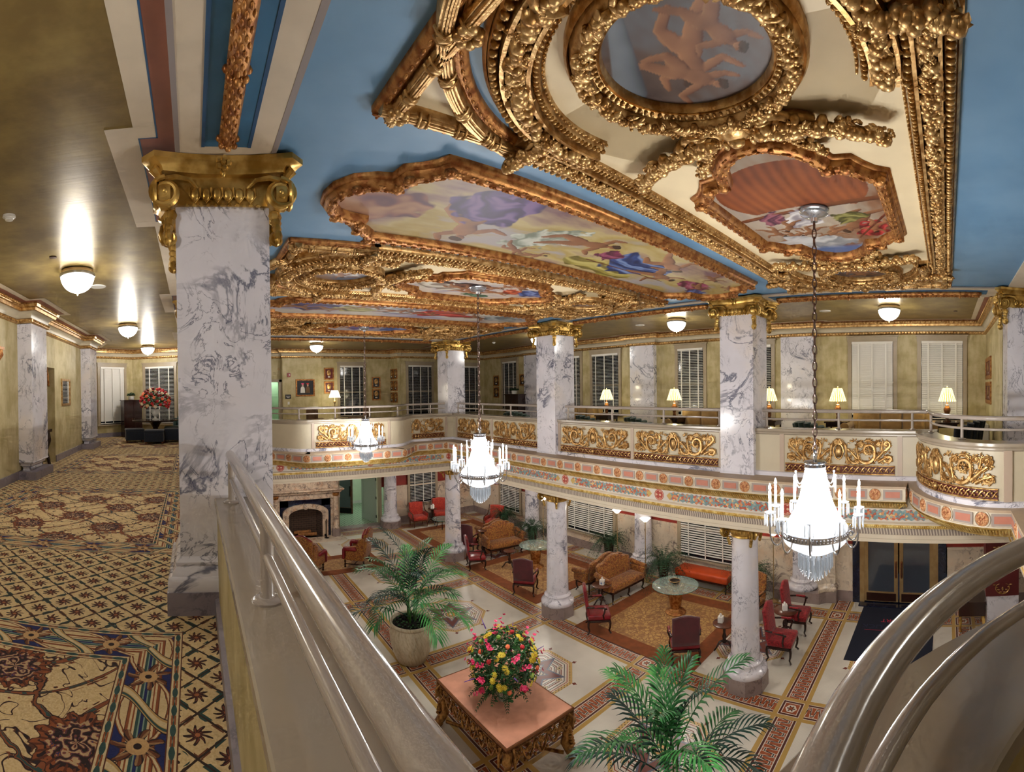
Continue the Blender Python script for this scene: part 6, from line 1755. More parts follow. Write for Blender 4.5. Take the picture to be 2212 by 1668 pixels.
def daisy(m,p,d,s,k0=0):
    mt=d.to_track_quat('Z','Y').to_matrix()
    for k in range(11):
        a=2*PI*k/11; q=mt@Vector((s*.6*cos(a),s*.6*sin(a),0)); m.ball(tuple(p+q),(s*.45,s*.16,s*.1),6,3,mt@Matrix.Rotation(a,3,'Z'))
    m.ball(tuple(p+mt@Vector((0,0,s*.1))),s*.25,6,4)
def rosef(m,p,d,s):
    mt=d.to_track_quat('Z','Y').to_matrix(); m.ball(tuple(p),(s*.6,s*.6,s*.55),8,5,mt)
    for k in range(5): a=2*PI*k/5; m.ball(tuple(p+mt@Vector((s*.45*cos(a),s*.45*sin(a),-s*.05))),(s*.5,s*.2,s*.5),6,4,mt@Matrix.Rotation(a+PI/2,3,'Z'))
def glad(m,p,d,s):
    # open ruffled blossoms climbing a short spike
    for k in range(4):
        c=p+d*(s*1.5*(k-1))+Vector((r.uniform(-.6,.6)*s,r.uniform(-.6,.6)*s,0)); dd=(d+Vector((r.uniform(-.6,.6),r.uniform(-.6,.6),r.uniform(-.3,.5)))).normalized(); mt=dd.to_track_quat('Z','Y').to_matrix(); q=s*(1.15-.18*k)
        for j in range(5): a=2*PI*j/5+k; m.ball(tuple(c+mt@Vector((q*.62*cos(a),q*.62*sin(a),q*.15))),(q*.62,q*.42,q*.16),6,4,mt@Matrix.Rotation(a,3,'Z')@Matrix.Rotation(-.55,3,'Y'))
fl_=[]
for i in range(70):
    a=i*2.39996; e=math.asin(max(-.5,min(.98,-.5+1.48*(i+.5)/70))); d=Vector((cos(a)*cos(e),sin(a)*cos(e),math.sin(e))); q=.58*r.uniform(.92,1.08)
    p=C0+Vector((d.x*q,d.y*q,d.z*q*.95)); m=MB(); d=(d+Vector((0,0,.15))).normalized()
    kind=('pet_yellow','pet_yellow','pet_pink','pet_red','pet_yellow','pet_coral','pet_pink','pet_green','pet_yellow','pet_purple','pet_pink')[(i*7)%11]
    if kind=='pet_yellow':
        for k in range(3): daisy(m,p+Vector((r.uniform(-.06,.06),r.uniform(-.06,.06),r.uniform(-.06,.06))),d,.052)
    elif kind=='pet_pink': glad(m,p+d*.03,(d+Vector((0,0,.35))).normalized(),.046)
    elif kind=='pet_purple': m.tube([tuple(p),tuple(p+d*.2)],lambda t:.012*(1-.7*t),5)
    else: rosef(m,p,d,.058)
    m.build('flower_head',MT[kind],g,60)
# ------------------------------------------------------------------ rugs and mat
def rug(label,x0,y0,x1,y1,bw=.42):
    g=thing('area_rug',label,'rug',((x0+x1)/2,(y0+y1)/2,0)); w,l=(x1-x0)/2,(y1-y0)/2
    m=MB()
    for a in ((-w,-l,w,-l+bw),(-w,l-bw,w,l),(-w,-l+bw,-w+bw,l-bw),(w-bw,-l+bw,w,l-bw)): m.box(a[0],a[1],.001,a[2],a[3],.012)
    m.build('border',MT['rug_border'],g,0); MB().box(-w+bw,-l+bw,.001,w-bw,l-bw,.011).build('field',MT['rug_field'],g,0)
rug('gold rug with a brown border under the near glass table',8.75,5.2,12.1,8.65)
rug('gold rug with a brown border between the two round columns',8.85,10.3,12.2,14.0)
rug('gold rug with a brown border in front of the fireplace',2.6,15.35,6.5,17.1,.36)
rug('gold rug with a brown border before the far red armchairs',8.95,14.6,12.4,18.9)
g=thing('entrance_mat','dark navy entrance mat with red lettering in front of the glass doors','mat',(11.78,1.32,0)); MB().box(-1.38,-.98,.001,1.38,.98,.012).build('pile',MT['mat_navy'],g,0)
def textobj(name,body,size,mat,par,loc,rz,ext=.001):
    cu=bpy.data.curves.new(name,'FONT'); cu.body=body; cu.size=size; cu.extrude=ext; cu.align_x='CENTER'; cu.align_y='CENTER'
    o=bpy.data.objects.new(name,cu); COL.objects.link(o); 
    me=bpy.data.meshes.new_from_object(o.evaluated_get(bpy.context.evaluated_depsgraph_get())); bpy.data.objects.remove(o); bpy.data.curves.remove(cu)
    o=bpy.data.objects.new(name,me); me.materials.append(MT[mat]); COL.objects.link(o); o.parent=par; o.location=loc; o.rotation_euler=rz if isinstance(rz,tuple) else (0,0,rz); return o
textobj('lettering','RESORT',.22,'mat_red',g,(.55,.0,.0125),PI/2); textobj('lettering','FRENCH LICK',.26,'mat_dark',g,(.22,.05,.0125),PI/2)
m=MB().box(.02,-.2,.0125,.035,.75,.014); m.tube([(-.02+.10*cos(t),-.15+.16*math.sin(t),.013) for t in np.linspace(0,5,24).tolist()],.008,5); m.build('emblem',MT['mat_red'],g,0)
# ------------------------------------------------------------------ fireplace
fx,fy=4.62,19.55
g=thing('fireplace','marble fireplace with arched opening and columns on the far lobby wall','fireplace',(fx,fy,0))
def archpts(w,h,rise,n=14): return [(-w,0),(-w,h)]+[(-w*cos(PI*i/n),h+rise*sin(PI*i/n)) for i in range(1,n)]+[(w,h),(w,0)]
def archring(wo,ho,ro,wi,hi,ri,y0,y1):
    a,b_=archpts(wo,ho,ro),archpts(wi,hi,ri); n=len(a); m=MB()
    vs=[(x,y0,z) for x,z in a]+[(x,y0,z) for x,z in b_]+[(x,y1,z) for x,z in a]+[(x,y1,z) for x,z in b_]; fs=[]
    for i in range(n-1): fs+=[(i,i+1,n+i+1,n+i),(2*n+i,3*n+i,3*n+i+1,2*n+i+1),(n+i,n+i+1,3*n+i+1,3*n+i),(i,2*n+i,2*n+i+1,i+1)]
    return m.add(vs,fs)
archring(.98,1.05,.36,.72,.95,.28,-.02,.4).build('arch_surround',MT['marble_fire'],g,30)
m=MB(); m.box(-1.12,.12,0,-.72,.4,1.62); m.box(.72,.12,0,1.12,.4,1.62); m.box(-1.12,.12,1.3,1.12,.4,1.62); m.build('navy_tile',MT['marble_navy'],g,0)
m=MB(); m.box(-1.30,.02,0,-1.10,.4,1.7); m.box(1.10,.02,0,1.30,.4,1.7); m.box(-1.5,-.05,1.62,1.5,.4,1.86); m.build('pilasters',MT['marble_fire'],g,0)
m=MB(); m.sweep([(-1.5,.4),(-1.5,-.12),(1.5,-.12),(1.5,.4)],[(.03,1.84),(-.02,1.87),(-.04,1.92),(-.10,1.96),(-.13,1.985),(-.13,2.03),(.5,2.03)]); m.box(-1.45,.05,2.0,1.45,.4,2.35); m.build('mantel_shelf',MT['marble_fire'],g,30)
for s in (-1,1):
    c=MB().lathe([(.13,.33),(.14,.36),(.115,.40),(.112,.9),(.10,1.70),(.125,1.74),(.13,1.78)],(s*1.30,-.08,0),20).build('column',MT['marble_fire'],g,50)
    MB().prism([(s*1.30+.19*cos(PI/8+k*PI/4),-.08+.19*sin(PI/8+k*PI/4)) for k in range(8)],0,.33).build('column_foot',MT['marble_base'],c,0)
    MB().lathe([(.10,1.70),(.14,1.75),(.145,1.84)],(s*1.30,-.08,0),16).build('column_cap',MT['gilt_red'],c,40)
m=MB().box(-.72,.38,0,.72,.42,1.3); m.add([(-.72,.0,0),(-.55,.4,0),(-.55,.4,1.3),(-.72,.0,1.3)],[(0,1,2,3)]); m.add([(.72,.0,0),(.55,.4,0),(.55,.4,1.3),(.72,.0,1.3)],[(0,3,2,1)]); m.box(-.72,0,-.0,.72,.42,.012); m.build('firebox',MT['firebrick'],g,0)
MB().ball((0,-.02,1.30),(.12,.06,.12),10,6).build('keystone',MT['marble_fire'],g,60)
MB().box(-1.6,-.75,.001,1.6,.1,.012).build('hearth',MT['marble_cream'],g,0)
for i,(x,y,z,a,l,lab) in enumerate(((-.12,.22,.17,.1,.75,'upper firewood log in the fireplace'),(.08,.10,.10,-.05,.80,'lower front firewood log in the fireplace'))):
    o=MB().tube([(-l/2,0,0),(-l/4,.01,.01),(l/4,0,-.01),(l/2,.0,0)],.075,10).build('log',MT['bark'],None,50); o.location=(fx+x,fy+y,z+.03); o.rotation_euler=(0,0,a); tag(o,lab,'log','logs in the fireplace')
g=thing('fire_grate','black iron grate under the logs in the fireplace','grate',(fx,fy+.15,0)); m=MB()
for k in range(7): m.tube([(-.36+.12*k,-.14,.05),(-.36+.12*k,-.02,.035),(-.36+.12*k,.16,.05),(-.36+.12*k,.18,.15)],.008,5)
for s in (-.3,.3): m.box(s-.01,-.1,.012,s+.01,-.08,.05); m.box(s-.01,.1,.012,s+.01,.12,.05)
m.build('bars',MT['black_iron'],g,30)
g=thing('fireplace_tools','black iron fireplace tool set standing right of the fireplace opening','fire tools',(5.45,19.3,0)); MB().lathe([(.10,0),(.11,.015),(.02,.04),(.01,.06),(.01,.72),(.03,.75),(.0,.8)],n=14).build('stand',MT['black_iron'],g,50)
for k,nm in enumerate(('poker','shovel','brush')):
    a=2*PI*k/3; m=MB().tube([(.06*cos(a),.06*sin(a),.68),(.075*cos(a),.075*sin(a),.1)],.007,6); m.ball((.06*cos(a),.06*sin(a),.7),.018,6,4)
    if k==1: m.box(.075*cos(a)-.04,.075*sin(a)-.006,.05,.075*cos(a)+.04,.075*sin(a)+.006,.16)
    if k==2: m.lathe([(.02,.05),(.035,.06),(.03,.15),(.01,.17)],(.075*cos(a),.075*sin(a),0),10)
    m.build(nm,MT['black_iron'],g,50)
# ------------------------------------------------------------------ doorway to the green hall
struct('floor_hall',MB().box(6.0,20.25,.0,10.,24.5,.10),MT['hall_tile'])
struct('trim_threshold',MB().box(6.2,19.95,0,8.3,20.4,.105),MT['marble_base'])
m=MB(); m.box(6.0,20.4,.1,6.12,24.5,2.9); m.box(6.0,24.4,.1,10.,24.5,2.9); m.box(9.7,20.4,.1,9.8,24.5,2.9); m.box(8.15,20.4,.1,8.3,20.75,2.9); struct('wall_hall',m,MT['mint_wall'])
struct('ceiling_hall',MB().box(6.0,20.4,2.9,10.,24.5,3.0),MT['white_trim'])
m=MB(); m.box(6.12,20.4,.1,6.14,24.4,.24); m.box(6.12,24.37,.1,9.7,24.39,.24); struct('baseboard_hall',m,MT['white_trim'])
m=MB()
for x in (6.2,8.2): m.box(x,20.15,0,x+.1,20.4,2.4)
m.box(6.2,20.15,2.3,8.3,20.4,2.42); struct('trim_doorway',m,MT['trim_greige'])
def door_leaf(name,label,loc,rz,w,h,mat,glass=True,bar=True):
    g=sgroup(name); g.location=loc; g.rotation_euler=(0,0,rz); m=MB()
    for a in ((0,-.022,0,.11,.022,h),(w-.11,-.022,0,w,.022,h),(.11,-.022,0,w-.11,.022,.28),(.11,-.022,h-.12,w-.11,.022,h)): m.box(*a)
    if not glass: m.box(.11,-.012,.28,w-.11,.012,h-.12)
    m.build('leaf',MT[mat],g,0)
    if glass: MB().box(.11,-.006,.28,w-.11,.006,h-.12).build('pane',MT['door_glass'],g,0)
    return g
d=door_leaf('door_1','',(8.16,20.44,.105),R(112),1.0,2.2,'door_grey',False)
MB().box(.08,-.075,.98,.92,-.05,1.04).build('push_bar',MT['black_iron'],d,0)
for z in (.2,1.05,1.9): MB().box(-.02,-.03,z,.03,.03,z+.12).build('hinge',MT['black_iron'],d,0)
d=door_leaf('door_2','',(6.9,22.9,.105),R(-38),.95,2.2,'mid_wood',True); MB().box(.06,-.03,.02,.89,.03,.26).build('kick_plate',MT['black_iron'],d,0); MB().box(.80,-.07,.85,.84,-.03,1.35).build('handle',MT['black_iron'],d,0)
# ------------------------------------------------------------------ glass entrance doors
for i,(y,s) in enumerate(((2.33,-1),(.50-.12,1))):
    d=door_leaf('door_%d'%(3+i),'',(XW1-.02,y,.06),-PI/2 if s<0 else PI/2,.955,2.25,'brass')
    MB().box(.06,-.03,.02,.90,.03,.24).build('kick_plate',MT['bronze_dark'],d,0)
    m=MB().lathe([(0,0),(.05,0),(.05,.012),(0,.012)],n=8)
    h=MB().rbox(.865,-.06,.68,.925,.06,1.16,.028).build('push_plate',MT['bronze'],d,50)
    MB().rbox(.875,-.07,.72,.915,.07,1.12,.02).build('grip',MT['mid_wood'],h,50)
m=MB(); m.box(XW1-.06,2.33,0,XW1+.15,2.46,2.5); m.box(XW1-.06,.25,0,XW1+.15,.38,2.5); m.box(XW1-.06,.25,2.3,XW1+.15,2.46,2.5); struct('trim_door_frame',m,MT['brass'])
m=MB(); m.box(XW1-.07,2.46,0,XW1+.1,2.66,2.5); m.box(XW1-.07,.03,0,XW1+.1,.25,2.5); struct('trim_door_jamb',m,MT['marble_navy'])
struct('trim_door_sill',MB().box(XW1-.3,.25,0,XW1+.2,2.46,.03),MT['marble_navy'])
struct('wall_porch',MB().box(XW1+2.2,-.5,0,XW1+2.3,3.2,3.),MT['night_sky'])
# stepped marble foot of the half column beside the doors
m=MB(); m.prism([(12.9,3.55),(13.05,3.40),(13.1,3.1),(13.35,3.1),(13.35,4.9),(12.85,4.9)],0,.30); struct('trim_pier_foot',m,MT['marble_base'])
m=MB().sweep([(13.35,3.12),(13.12,3.12),(13.07,3.42),(12.92,3.57)],[(.0,.30),(.02,.33),(.02,.40),(-.03,.46),(-.05,.52)]); m.box(13.2,3.15,.3,13.35,3.5,3.2); struct('trim_pier_moulding',m,MT['marble_cream'])
# ------------------------------------------------------------------ red and gold pier, dark console and bottle at the right
m=MB(); m.box(11.6,-1.75,0,12.3,-.98,1.0); struct('wall_pier',m,MT['marble_white'])
g=thing('wall_hanging','dark red panel with gold leaf ornament on the marble pier at the right edge','panel',(11.6,-1.35,1.0)); MB().box(-.03,-.40,0,.65,.41,2.3).build('panel',MT['maroon'],g,0)
m=MB()
for zc in (.18,1.1,1.6):
    for s in (-1,1):
        m.tube([(-.04,s*y,zc+z) for y,z in bez((.0,-.12),(.2,-.1),(.22,.1),(.08,.12))],lambda t:.016*(1-.5*t),5)
        for k in range(4): m.ball((-.04,s*(.05+.05*k),zc-.08+.06*k),(.012,.04,.018),6,4)
    m.ball((-.04,0,zc),(.02,.03,.05),6,4)
m.build('gold_ornament',MT['gilt'],g,60)
g=thing('console_cabinet','dark wooden console with gilt legs near the glass doors, behind the handrail','console',(12.15,-.62,0)); MB().box(-.35,-.36,.70,.35,.36,.76).build('top',MT['dark_wood'],g,0); MB().box(-.32,-.33,.40,.32,.33,.70).build('body',MT['dark_wood'],g,0)
for x in (-.28,.28):
    for y in (-.29,.29): MB().lathe([(.03,0),(.04,.04),(.025,.1),(.045,.3),(.03,.4)],(x,y,0),10).build('leg',MT['gilt_old'],g,50)
g=thing('sanitizer_bottle','clear pump bottle standing on the dark console','bottle',(12.0,-.50,.76)); fixn(MB().lathe([(.035,0),(.038,.01),(.038,.13),(.02,.155),(.015,.17)],n=16).build('body',plain('bottle_clear','c4d4e8',.1,0.,trans=.4),g,50)); m=MB().lathe([(.016,.17),(.016,.19),(.006,.195),(.006,.225)],n=10); m.box(-.05,-.008,.222,.012,.008,.236); m.build('pump',MT['plastic_white'],g,30); MB().lathe([(.0385,.03),(.0385,.10)],n=16,cap=False).build('label_band',MT['pale_blue_ink'],g,50)
# ------------------------------------------------------------------ left corridor furniture
g=thing('round_table','dark round centre table with ottomans around it at the end of the left corridor','table',(-1.35,17.25,M)); MB().lathe([(0,.70),(.80,.70),(.84,.715),(.85,.735),(.84,.75),(0,.755)],n=40,cap=False).build('top',MT['dark_wood'],g,40); MB().lathe([(.42,0),(.42,.03),(.2,.07),(.10,.15),(.13,.3),(.09,.45),(.2,.64),(.3,.70)],n=24).build('pedestal',MT['dark_wood'],g,50)
def ottoman(x,y,rz,label):
    g=thing('ottoman',label,'ottoman',(x,y,M),rz); MB().rbox(-.32,-.32,.08,.32,.32,.40,.03).build('body',MT['navy_fabric'],g,50); MB().rbox(-.33,-.33,.38,.33,.33,.47,.035,.015).build('lid_cushion',MT['navy_fabric'],g,50)
    for a in (-.27,.27):
        for b_ in (-.27,.27): MB().lathe([(.018,0),(.028,.08)],(a,b_,0),8).build('foot',MT['mid_wood'],g,40)
    return g
ottoman(-2.05,16.75,.2,'navy ottoman left of the dark round table in the corridor'); ottoman(-1.3,16.15,0,'navy ottoman in front of the dark round table, nearest'); ottoman(-.68,16.7,-.2,'navy ottoman right of the dark round table, by the near column')
g=thing('urn','pale stone urn holding the rose arrangement on the round table','urn',(-1.35,17.25,M+.755)); MB().lathe([(.12,0),(.12,.02),(.05,.05),(.04,.1),(.09,.16),(.15,.24),(.17,.34),(.19,.36),(.15,.35),(.1,.25)],n=24).build('body',MT['white_ceramic'],g,50)
g=thing('rose_arrangement','round arrangement of red, coral and cream roses in the urn','flowers',(-1.35,17.25,M+1.1)); r=random.Random(12); m=MB()
for k in range(160):
    a=r.uniform(0,2*PI); e=math.asin(r.uniform(-.6,1)); q=.52*r.random()**.3; m.ball((q*cos(a)*cos(e),q*sin(a)*cos(e),.32+q*.8*math.sin(e)),(.07,.04,.012),6,3,Matrix.Rotation(r.uniform(0,6),3,'Z')@Matrix.Rotation(r.uniform(-1,1),3,'X'))
m.build('greenery',MT['foliage'],g,60)
for i in range(70):
    a=i*2.39996; e=math.asin(-.5+1.48*(i+.5)/70); d=Vector((cos(a)*cos(e),sin(a)*cos(e),math.sin(e))); m=MB(); rosef(m,Vector((0,0,.32))+Vector((d.x*.54,d.y*.54,d.z*.46)),d,.085); m.build('rose',MT[('pet_red','pet_coral','pet_cream','pet_red','pet_dark')[i%5]],g,60)
def cabinet(label,x,y,rz,h=1.25,w=.75):
    g=thing('cabinet',label,'cabinet',(x,y,M),rz); MB().box(-w/2,-.2,.06,w/2,.2,h).build('body',MT['dark_wood'],g,0); MB().box(-w/2-.03,-.23,h,w/2+.03,.22,h+.04).build('cornice',MT['dark_wood'],g,0)
    for s in (-1,1): d=MB().box(s*w/4-w/4+.02,-.215,.12,s*w/4+w/4-.02,-.198,h-.05).build('door',MT['dark_wood'],g,0); MB().ball((s*.04,-.23,h*.5),.014,6,4).build('knob',MT['brass'],d,50)
    MB().box(-w/2,-.18,0,w/2,.18,.06).build('plinth',MT['dark_wood'],g,0); return g
cabinet('tall dark cabinet left of the rose arrangement at the end of the corridor',-2.42,18.85,R(28),1.42,.75)
cabinet('tall dark cabinet with a potted plant beside the pilaster, far right corner',12.95,16.3,-PI/2,1.42,.9)
def small_plant(label,x,y,z,rad=.17):
    g=thing('potted_plant',label,'plant',(x,y,z)); MB().lathe([(.09,0),(.12,.03),(.125,.14),(.11,.15),(.1,.12)],n=18).build('pot',MT['white_ceramic'],g,50); r=random.Random(int(x*10)); m=MB()
    for k in range(90): a=r.uniform(0,2*PI); q=rad*r.random()**.5; m.ball((q*cos(a),q*sin(a),.17+.1*r.random()*(1.4-q/rad)),(.05,.02,.008),6,3,Matrix.Rotation(r.uniform(0,6),3,'Z')@Matrix.Rotation(r.uniform(-1,1),3,'X'))
    m.build('leaves',MT['fern'],g,60); return g
small_plant('low green plant in a white bowl on the corridor cabinet',-2.42,18.85,M+1.46); small_plant('green plant in a white pot on the far right cabinet',12.95,16.35,M+1.46,.22)
g=thing('mirror','small gilt-framed mirror on the left corridor wall','mirror',(XW0,12.65,M+1.75)); m=MB().box(0,-.45,-.36,.03,-.39,.36); m.box(0,.39,-.36,.03,.45,.36); m.box(0,-.39,-.36,.03,.39,-.30); m.box(0,-.39,.30,.03,.39,.36); m.build('frame',MT['gilt'],g,0); MB().box(0,-.39,-.30,.012,.39,.30).build('glass',MT['mirror_glass'],g,0)
def bracket(name_label,x,y,z,rz):
    g=thing('wall_bracket',name_label,'bracket',(x,y,z),rz); m=MB()
    for s in (-.07,0,.07): m.tube([(s,-.25,0),(s,-.27,-.08),(s,-.20,-.18),(s,-.12,-.28),(s,-.13,-.38),(s,-.06,-.46),(s,-.05,-.55)],lambda t:.045*(1-.45*t),8)
    for k in range(14): m.ball((.07*math.sin(k*2.1),-.24+.015*k,-.05-.035*k),.035,6,4)
    m.build('scroll',MT['gilt_red'],g,60); MB().box(-.14,-.30,0,.14,0,.05).build('shelf',MT['gilt_red'],g,0); return g
bracket('gilded scroll bracket on the wall of the left corridor recess',XW0-.22,11.62,M+2.45,0.); bracket('gilded scroll bracket cut by the left picture edge',XW0,7.45,M+2.45,PI/2)
g=thing('corner_console','dark carved console standing in the recess of the left corridor','console',(XW0-.15,10.75,M)); MB().box(-.3,-.35,.80,.22,.35,.86).build('top',MT['dark_wood'],g,0)
for y in (-.28,.28): MB().tube([(.12,y,.8),(.16,y,.6),(.08,y,.35),(.14,y,.12),(.16,y,0)],lambda t:.06-.02*t,8).build('leg',MT['dark_wood'],g,60)
MB().box(-.28,-.33,.62,.16,.33,.8).build('body',MT['dark_wood'],g,0)
# ------------------------------------------------------------------ right gallery furniture
def sofa(label,y,x=12.35,w=1.05,col='tan_fabric'):
    g=thing('sofa',label,'sofa',(x,y,M),-PI/2); 
    MB().rbox(-w,-.42,.12,w,.40,.34,.04).build('base',MT[col],g,60)
    for s in (-1,0,1): MB().rbox(s*w*.56-w*.28,-.40,.34,s*w*.56+w*.28,.22,.52,.06,.03).build('seat_cushion',MT[col],g,60)
    for s in (-1,0,1): o=MB().rbox(s*w*.56-w*.28,.12,.48,s*w*.56+w*.28,.34,1.02,.09).build('back_cushion',MT[col],g,60)
    MB().rbox(-w,.26,.3,w,.46,1.0,.08).build('back',MT[col],g,60)
    for s in (-1,1):
        m=MB().rbox(s*(w+.06)-.10,-.40,.12,s*(w+.06)+.10,.42,.60,.05); m.tube([(s*(w+.08),-.42,.62),(s*(w+.08),.42,.64)],.12,14); m.build('arm',MT[col],g,60)
    return g
sofa('tan rolled-arm sofa between the two white-blinded windows, right gallery',1.47); sofa('tan rolled-arm sofa left of the nearest right square column',6.75); sofa('tan sofa back behind the teal chair right of the middle square column',12.0,12.45,.8).location.z=M
def lounge(label,x,y,face,col='teal_fabric'):
    g=thing('lounge_chair',label,'lounge chair',(x,y,M),R(face+90)); MB().rbox(-.38,-.42,.2,.38,.3,.46,.06,.03).build('seat',MT[col],g,60)
    # channel-tufted rounded back
    m=MB(); n=9
    for k in range(n):
        a=PI*(k+.5)/n; m.tube([(.40*cos(a),.02+.34*sin(a),.22),(.44*cos(a),.04+.38*sin(a),.62),(.46*cos(a),.06+.42*sin(a),.70+.18*sin(a))],.085,8)
    m.build('tufted_back',MT[col],g,60)
    for x_ in (-.3,.3):
        for y_ in (-.32,.25): MB().lathe([(.02,0),(.03,.2)],(x_,y_,0),8).build('leg',MT['dark_wood'],g,40)
    return g
lounge('dark teal tub chair behind the railing just right of the middle square column',10.6,9.6,-20); lounge('dark teal tub chair behind the railing left of the nearest right square column',10.6,7.75,-20); lounge('dark teal tub chair behind the railing, left of the lamp and tan sofa',10.6,2.95,-30); lounge('black tub chair on the rounded balcony beside the blue-lit lamp',11.2,-.35,60,'navy_fabric'); lounge('teal tub chair behind the railing between the corner column and the middle column',10.8,13.4,20); lounge('teal chair at the end of the left corridor, just left of the near column',-.55,17.9,-150)
def lampT(label,y,x=12.3):
    g=thing('table_lamp',label,'table lamp',(x,y,M+.76)); MB().lathe([(.10,0),(.10,.025),(.06,.05),(.05,.07)],n=8).build('foot',MT['bronze_dark'],g,30)
    MB().lathe([(.04,.07),(.05,.10),(.035,.13),(.05,.18),(.085,.27),(.09,.33),(.06,.38),(.045,.40),(.055,.42),(.02,.44),(.012,.50)],n=20).build('body',MT['bronze'],g,50)
    MB().lathe([(.23,.52),(.13,.83),(.11,.86)],n=44,flute=lambda a:.012*math.sin(a*22),cap=False).build('shade',MT['pleated_shade'],g,50)
    MB().lathe([(0,.86),(.012,.87),(.016,.89),(0,.91)],n=8,cap=False).build('finial',MT['brass'],g,50)
    m=MB().ball((0,0,.66),.035,8,6); m.build('bulb',MT['globe_light'],g,60)
    return g
for y,l in ((10.55,'lit pleated-shade lamp on the table right of the middle square column'),(7.85,'lit pleated-shade lamp at the window left of the nearest right square column'),(4.78,'lit pleated-shade lamp mostly hidden behind the nearest right square column'),(2.85,'lit pleated-shade lamp left of the closed blind and tan sofa'),(.0,'lit pleated-shade lamp in front of the brightest blind, rightmost lamp')): lampT(l,y)
def end_table(label,y,x=12.3):
    g=thing('end_table',label,'end table',(x,y,M)); MB().box(-.3,-.3,.72,.3,.3,.76).build('top',MT['dark_wood'],g,0); MB().box(-.26,-.26,.62,.26,.26,.72).build('apron',MT['dark_wood'],g,0)
    for a in (-.24,.24):
        for b_ in (-.24,.24): MB().lathe([(.015,0),(.025,.62)],(a,b_,0),8).build('leg',MT['dark_wood'],g,40)
    return g
for y,l in ((10.55,'dark end table under the lamp right of the middle square column'),(7.85,'dark end table under the lamp by the middle tan sofa'),(4.78,'dark end table behind the nearest right square column'),(2.85,'dark end table left of the right-hand tan sofa'),(.0,'dark end table under the rightmost lamp')): end_table(l,y)
def spiky(label,x,y):
    g=thing('potted_palm',label,'plant',(x,y,M)); MB().lathe([(.14,0),(.18,.3),(.2,.32),(.16,.3)],n=18).build('pot',MT['bronze_dark'],g,50); r=random.Random(int(y*7))
    for k in range(14): m=MB(); frond(m,(0,0,.32),k*2.4,.5*r.uniform(.8,1.1),1.1-.06*k,.9,.16,r,14,.012); m.build('frond',MT['palm_leaf_dark'],g,0)
spiky('dark palm plant behind the railing between two teal chairs',10.5,8.65); spiky('dark palm plant behind the railing just right of the nearest right square column',10.4,3.55)
g=thing('hvac_unit','low cream heating unit with a dark grille against the end wall of the right gallery','heater',(12.7,-.82,M)); MB().box(-.5,-.24,.02,.5,.2,.68).build('cabinet',MT['plastic_white'],g,0); MB().box(-.42,-.12,.68,.42,.1,.685).build('grille',MT['black_plate'],g,0); MB().box(-.5,-.24,0,.5,.18,.02).build('base',MT['black_plate'],g,0)
# ------------------------------------------------------------------ pictures and wall fittings
def frame(label,c,rz,w,h,kind=0,mat='gilt_red',bw=.055):
    # local: wall along x, picture faces -y
    g=thing('framed_picture',label,'picture',c,rz); m=MB()
    for a in ((-w/2,-.035,-h/2,-w/2+bw,0,h/2),(w/2-bw,-.035,-h/2,w/2,0,h/2),(-w/2+bw,-.035,-h/2,w/2-bw,0,-h/2+bw),(-w/2+bw,-.035,h/2-bw,w/2-bw,0,h/2)): m.box(*a)
    m.build('frame',MT[mat],g,0); MB().box(-w/2+bw,-.018,-h/2+bw,w/2-bw,-.004,h/2-bw).build('mat_board',MT['maroon' if kind==0 else 'black_plate'],g,0)
    if kind in (0,1):
        MB().lathe([(0,0),(.09,0),(.095,.006),(.08,.012),(0,.012)],n=24,cap=False).xf(Matrix.Translation((0,-.018,.04))@Matrix.Rotation(PI/2,4,'X')@Matrix.Diagonal((1,1.3,1,1))).build('oval_portrait',MT['gilt'],g,50); MB().box(-.05,-.02,-h/2+bw+.05,.05,-.018,-h/2+bw+.09).build('caption_plate',MT['paper_white'],g,0)
    return g
g=frame('large framed photograph of two people on the far gallery wall',(4.72,19.75,6.30),0,.82,.72,2,'gilt_red',.06)
# two standing figures in the photograph, painted flat on its surface
for k,(x,c,hc) in enumerate(((-.11,'white_trim','pet_pink'),(.11,'brown_fabric','pet_red'))):
    m=MB(); pts=[(-.10,-.22),(-.085,-.02),(-.045,.05),(.045,.05),(.085,-.02),(.10,-.22)]; m.add([(x+a,-.0185,b_) for a,b_ in pts],[tuple(range(6))]); m.build('printed_figure',MT[c],g,0)
    MB().add([(x+.038*cos(a),-.019,.10+.05*sin(a)) for a in np.linspace(0,6.28,14).tolist()[:-1]],[tuple(range(13))]).build('printed_face',plain('face_tone_%d'%k,'c49a80',.5),g,0)
    MB().add([(x+a,-.0192,b_) for a,b_ in ((-.05,.14),(.05,.14),(.06,.19),(-.06,.19))],[(0,1,2,3)]).build('printed_hat',MT[hc],g,0)
frame('upper framed oval portrait left of the dark window, lit by the floor lamp',(5.83,19.95,6.89),0,.44,.52,0); frame('lower framed oval portrait behind the floor lamp shade',(5.83,19.95,6.30),0,.44,.52,0)
frame('upper framed oval portrait right of the dark far window',(8.02,19.95,6.50),0,.40,.50,1); frame('lower framed oval portrait right of the dark far window',(8.02,19.95,5.95),0,.40,.50,1)
for r_ in range(3):
    for c_ in range(2): frame(('top','middle','bottom')[r_]+' '+('left','right')[c_]+' framed portrait of six on the dark return wall between far windows',(8.75,19.83-.42*c_,6.86-.52*r_),-PI/2,.36,.46,1,'gilt_red',.05)
frame('upper framed portrait left of the corner window on the far right wall',(XW1,18.2,6.52),-PI/2,.40,.5,1); frame('lower framed portrait left of the corner window on the far right wall',(XW1,18.2,5.98),-PI/2,.40,.5,1); frame('framed portrait right of the corner window above the cabinet',(XW1,16.25,6.52),-PI/2,.40,.5,1)
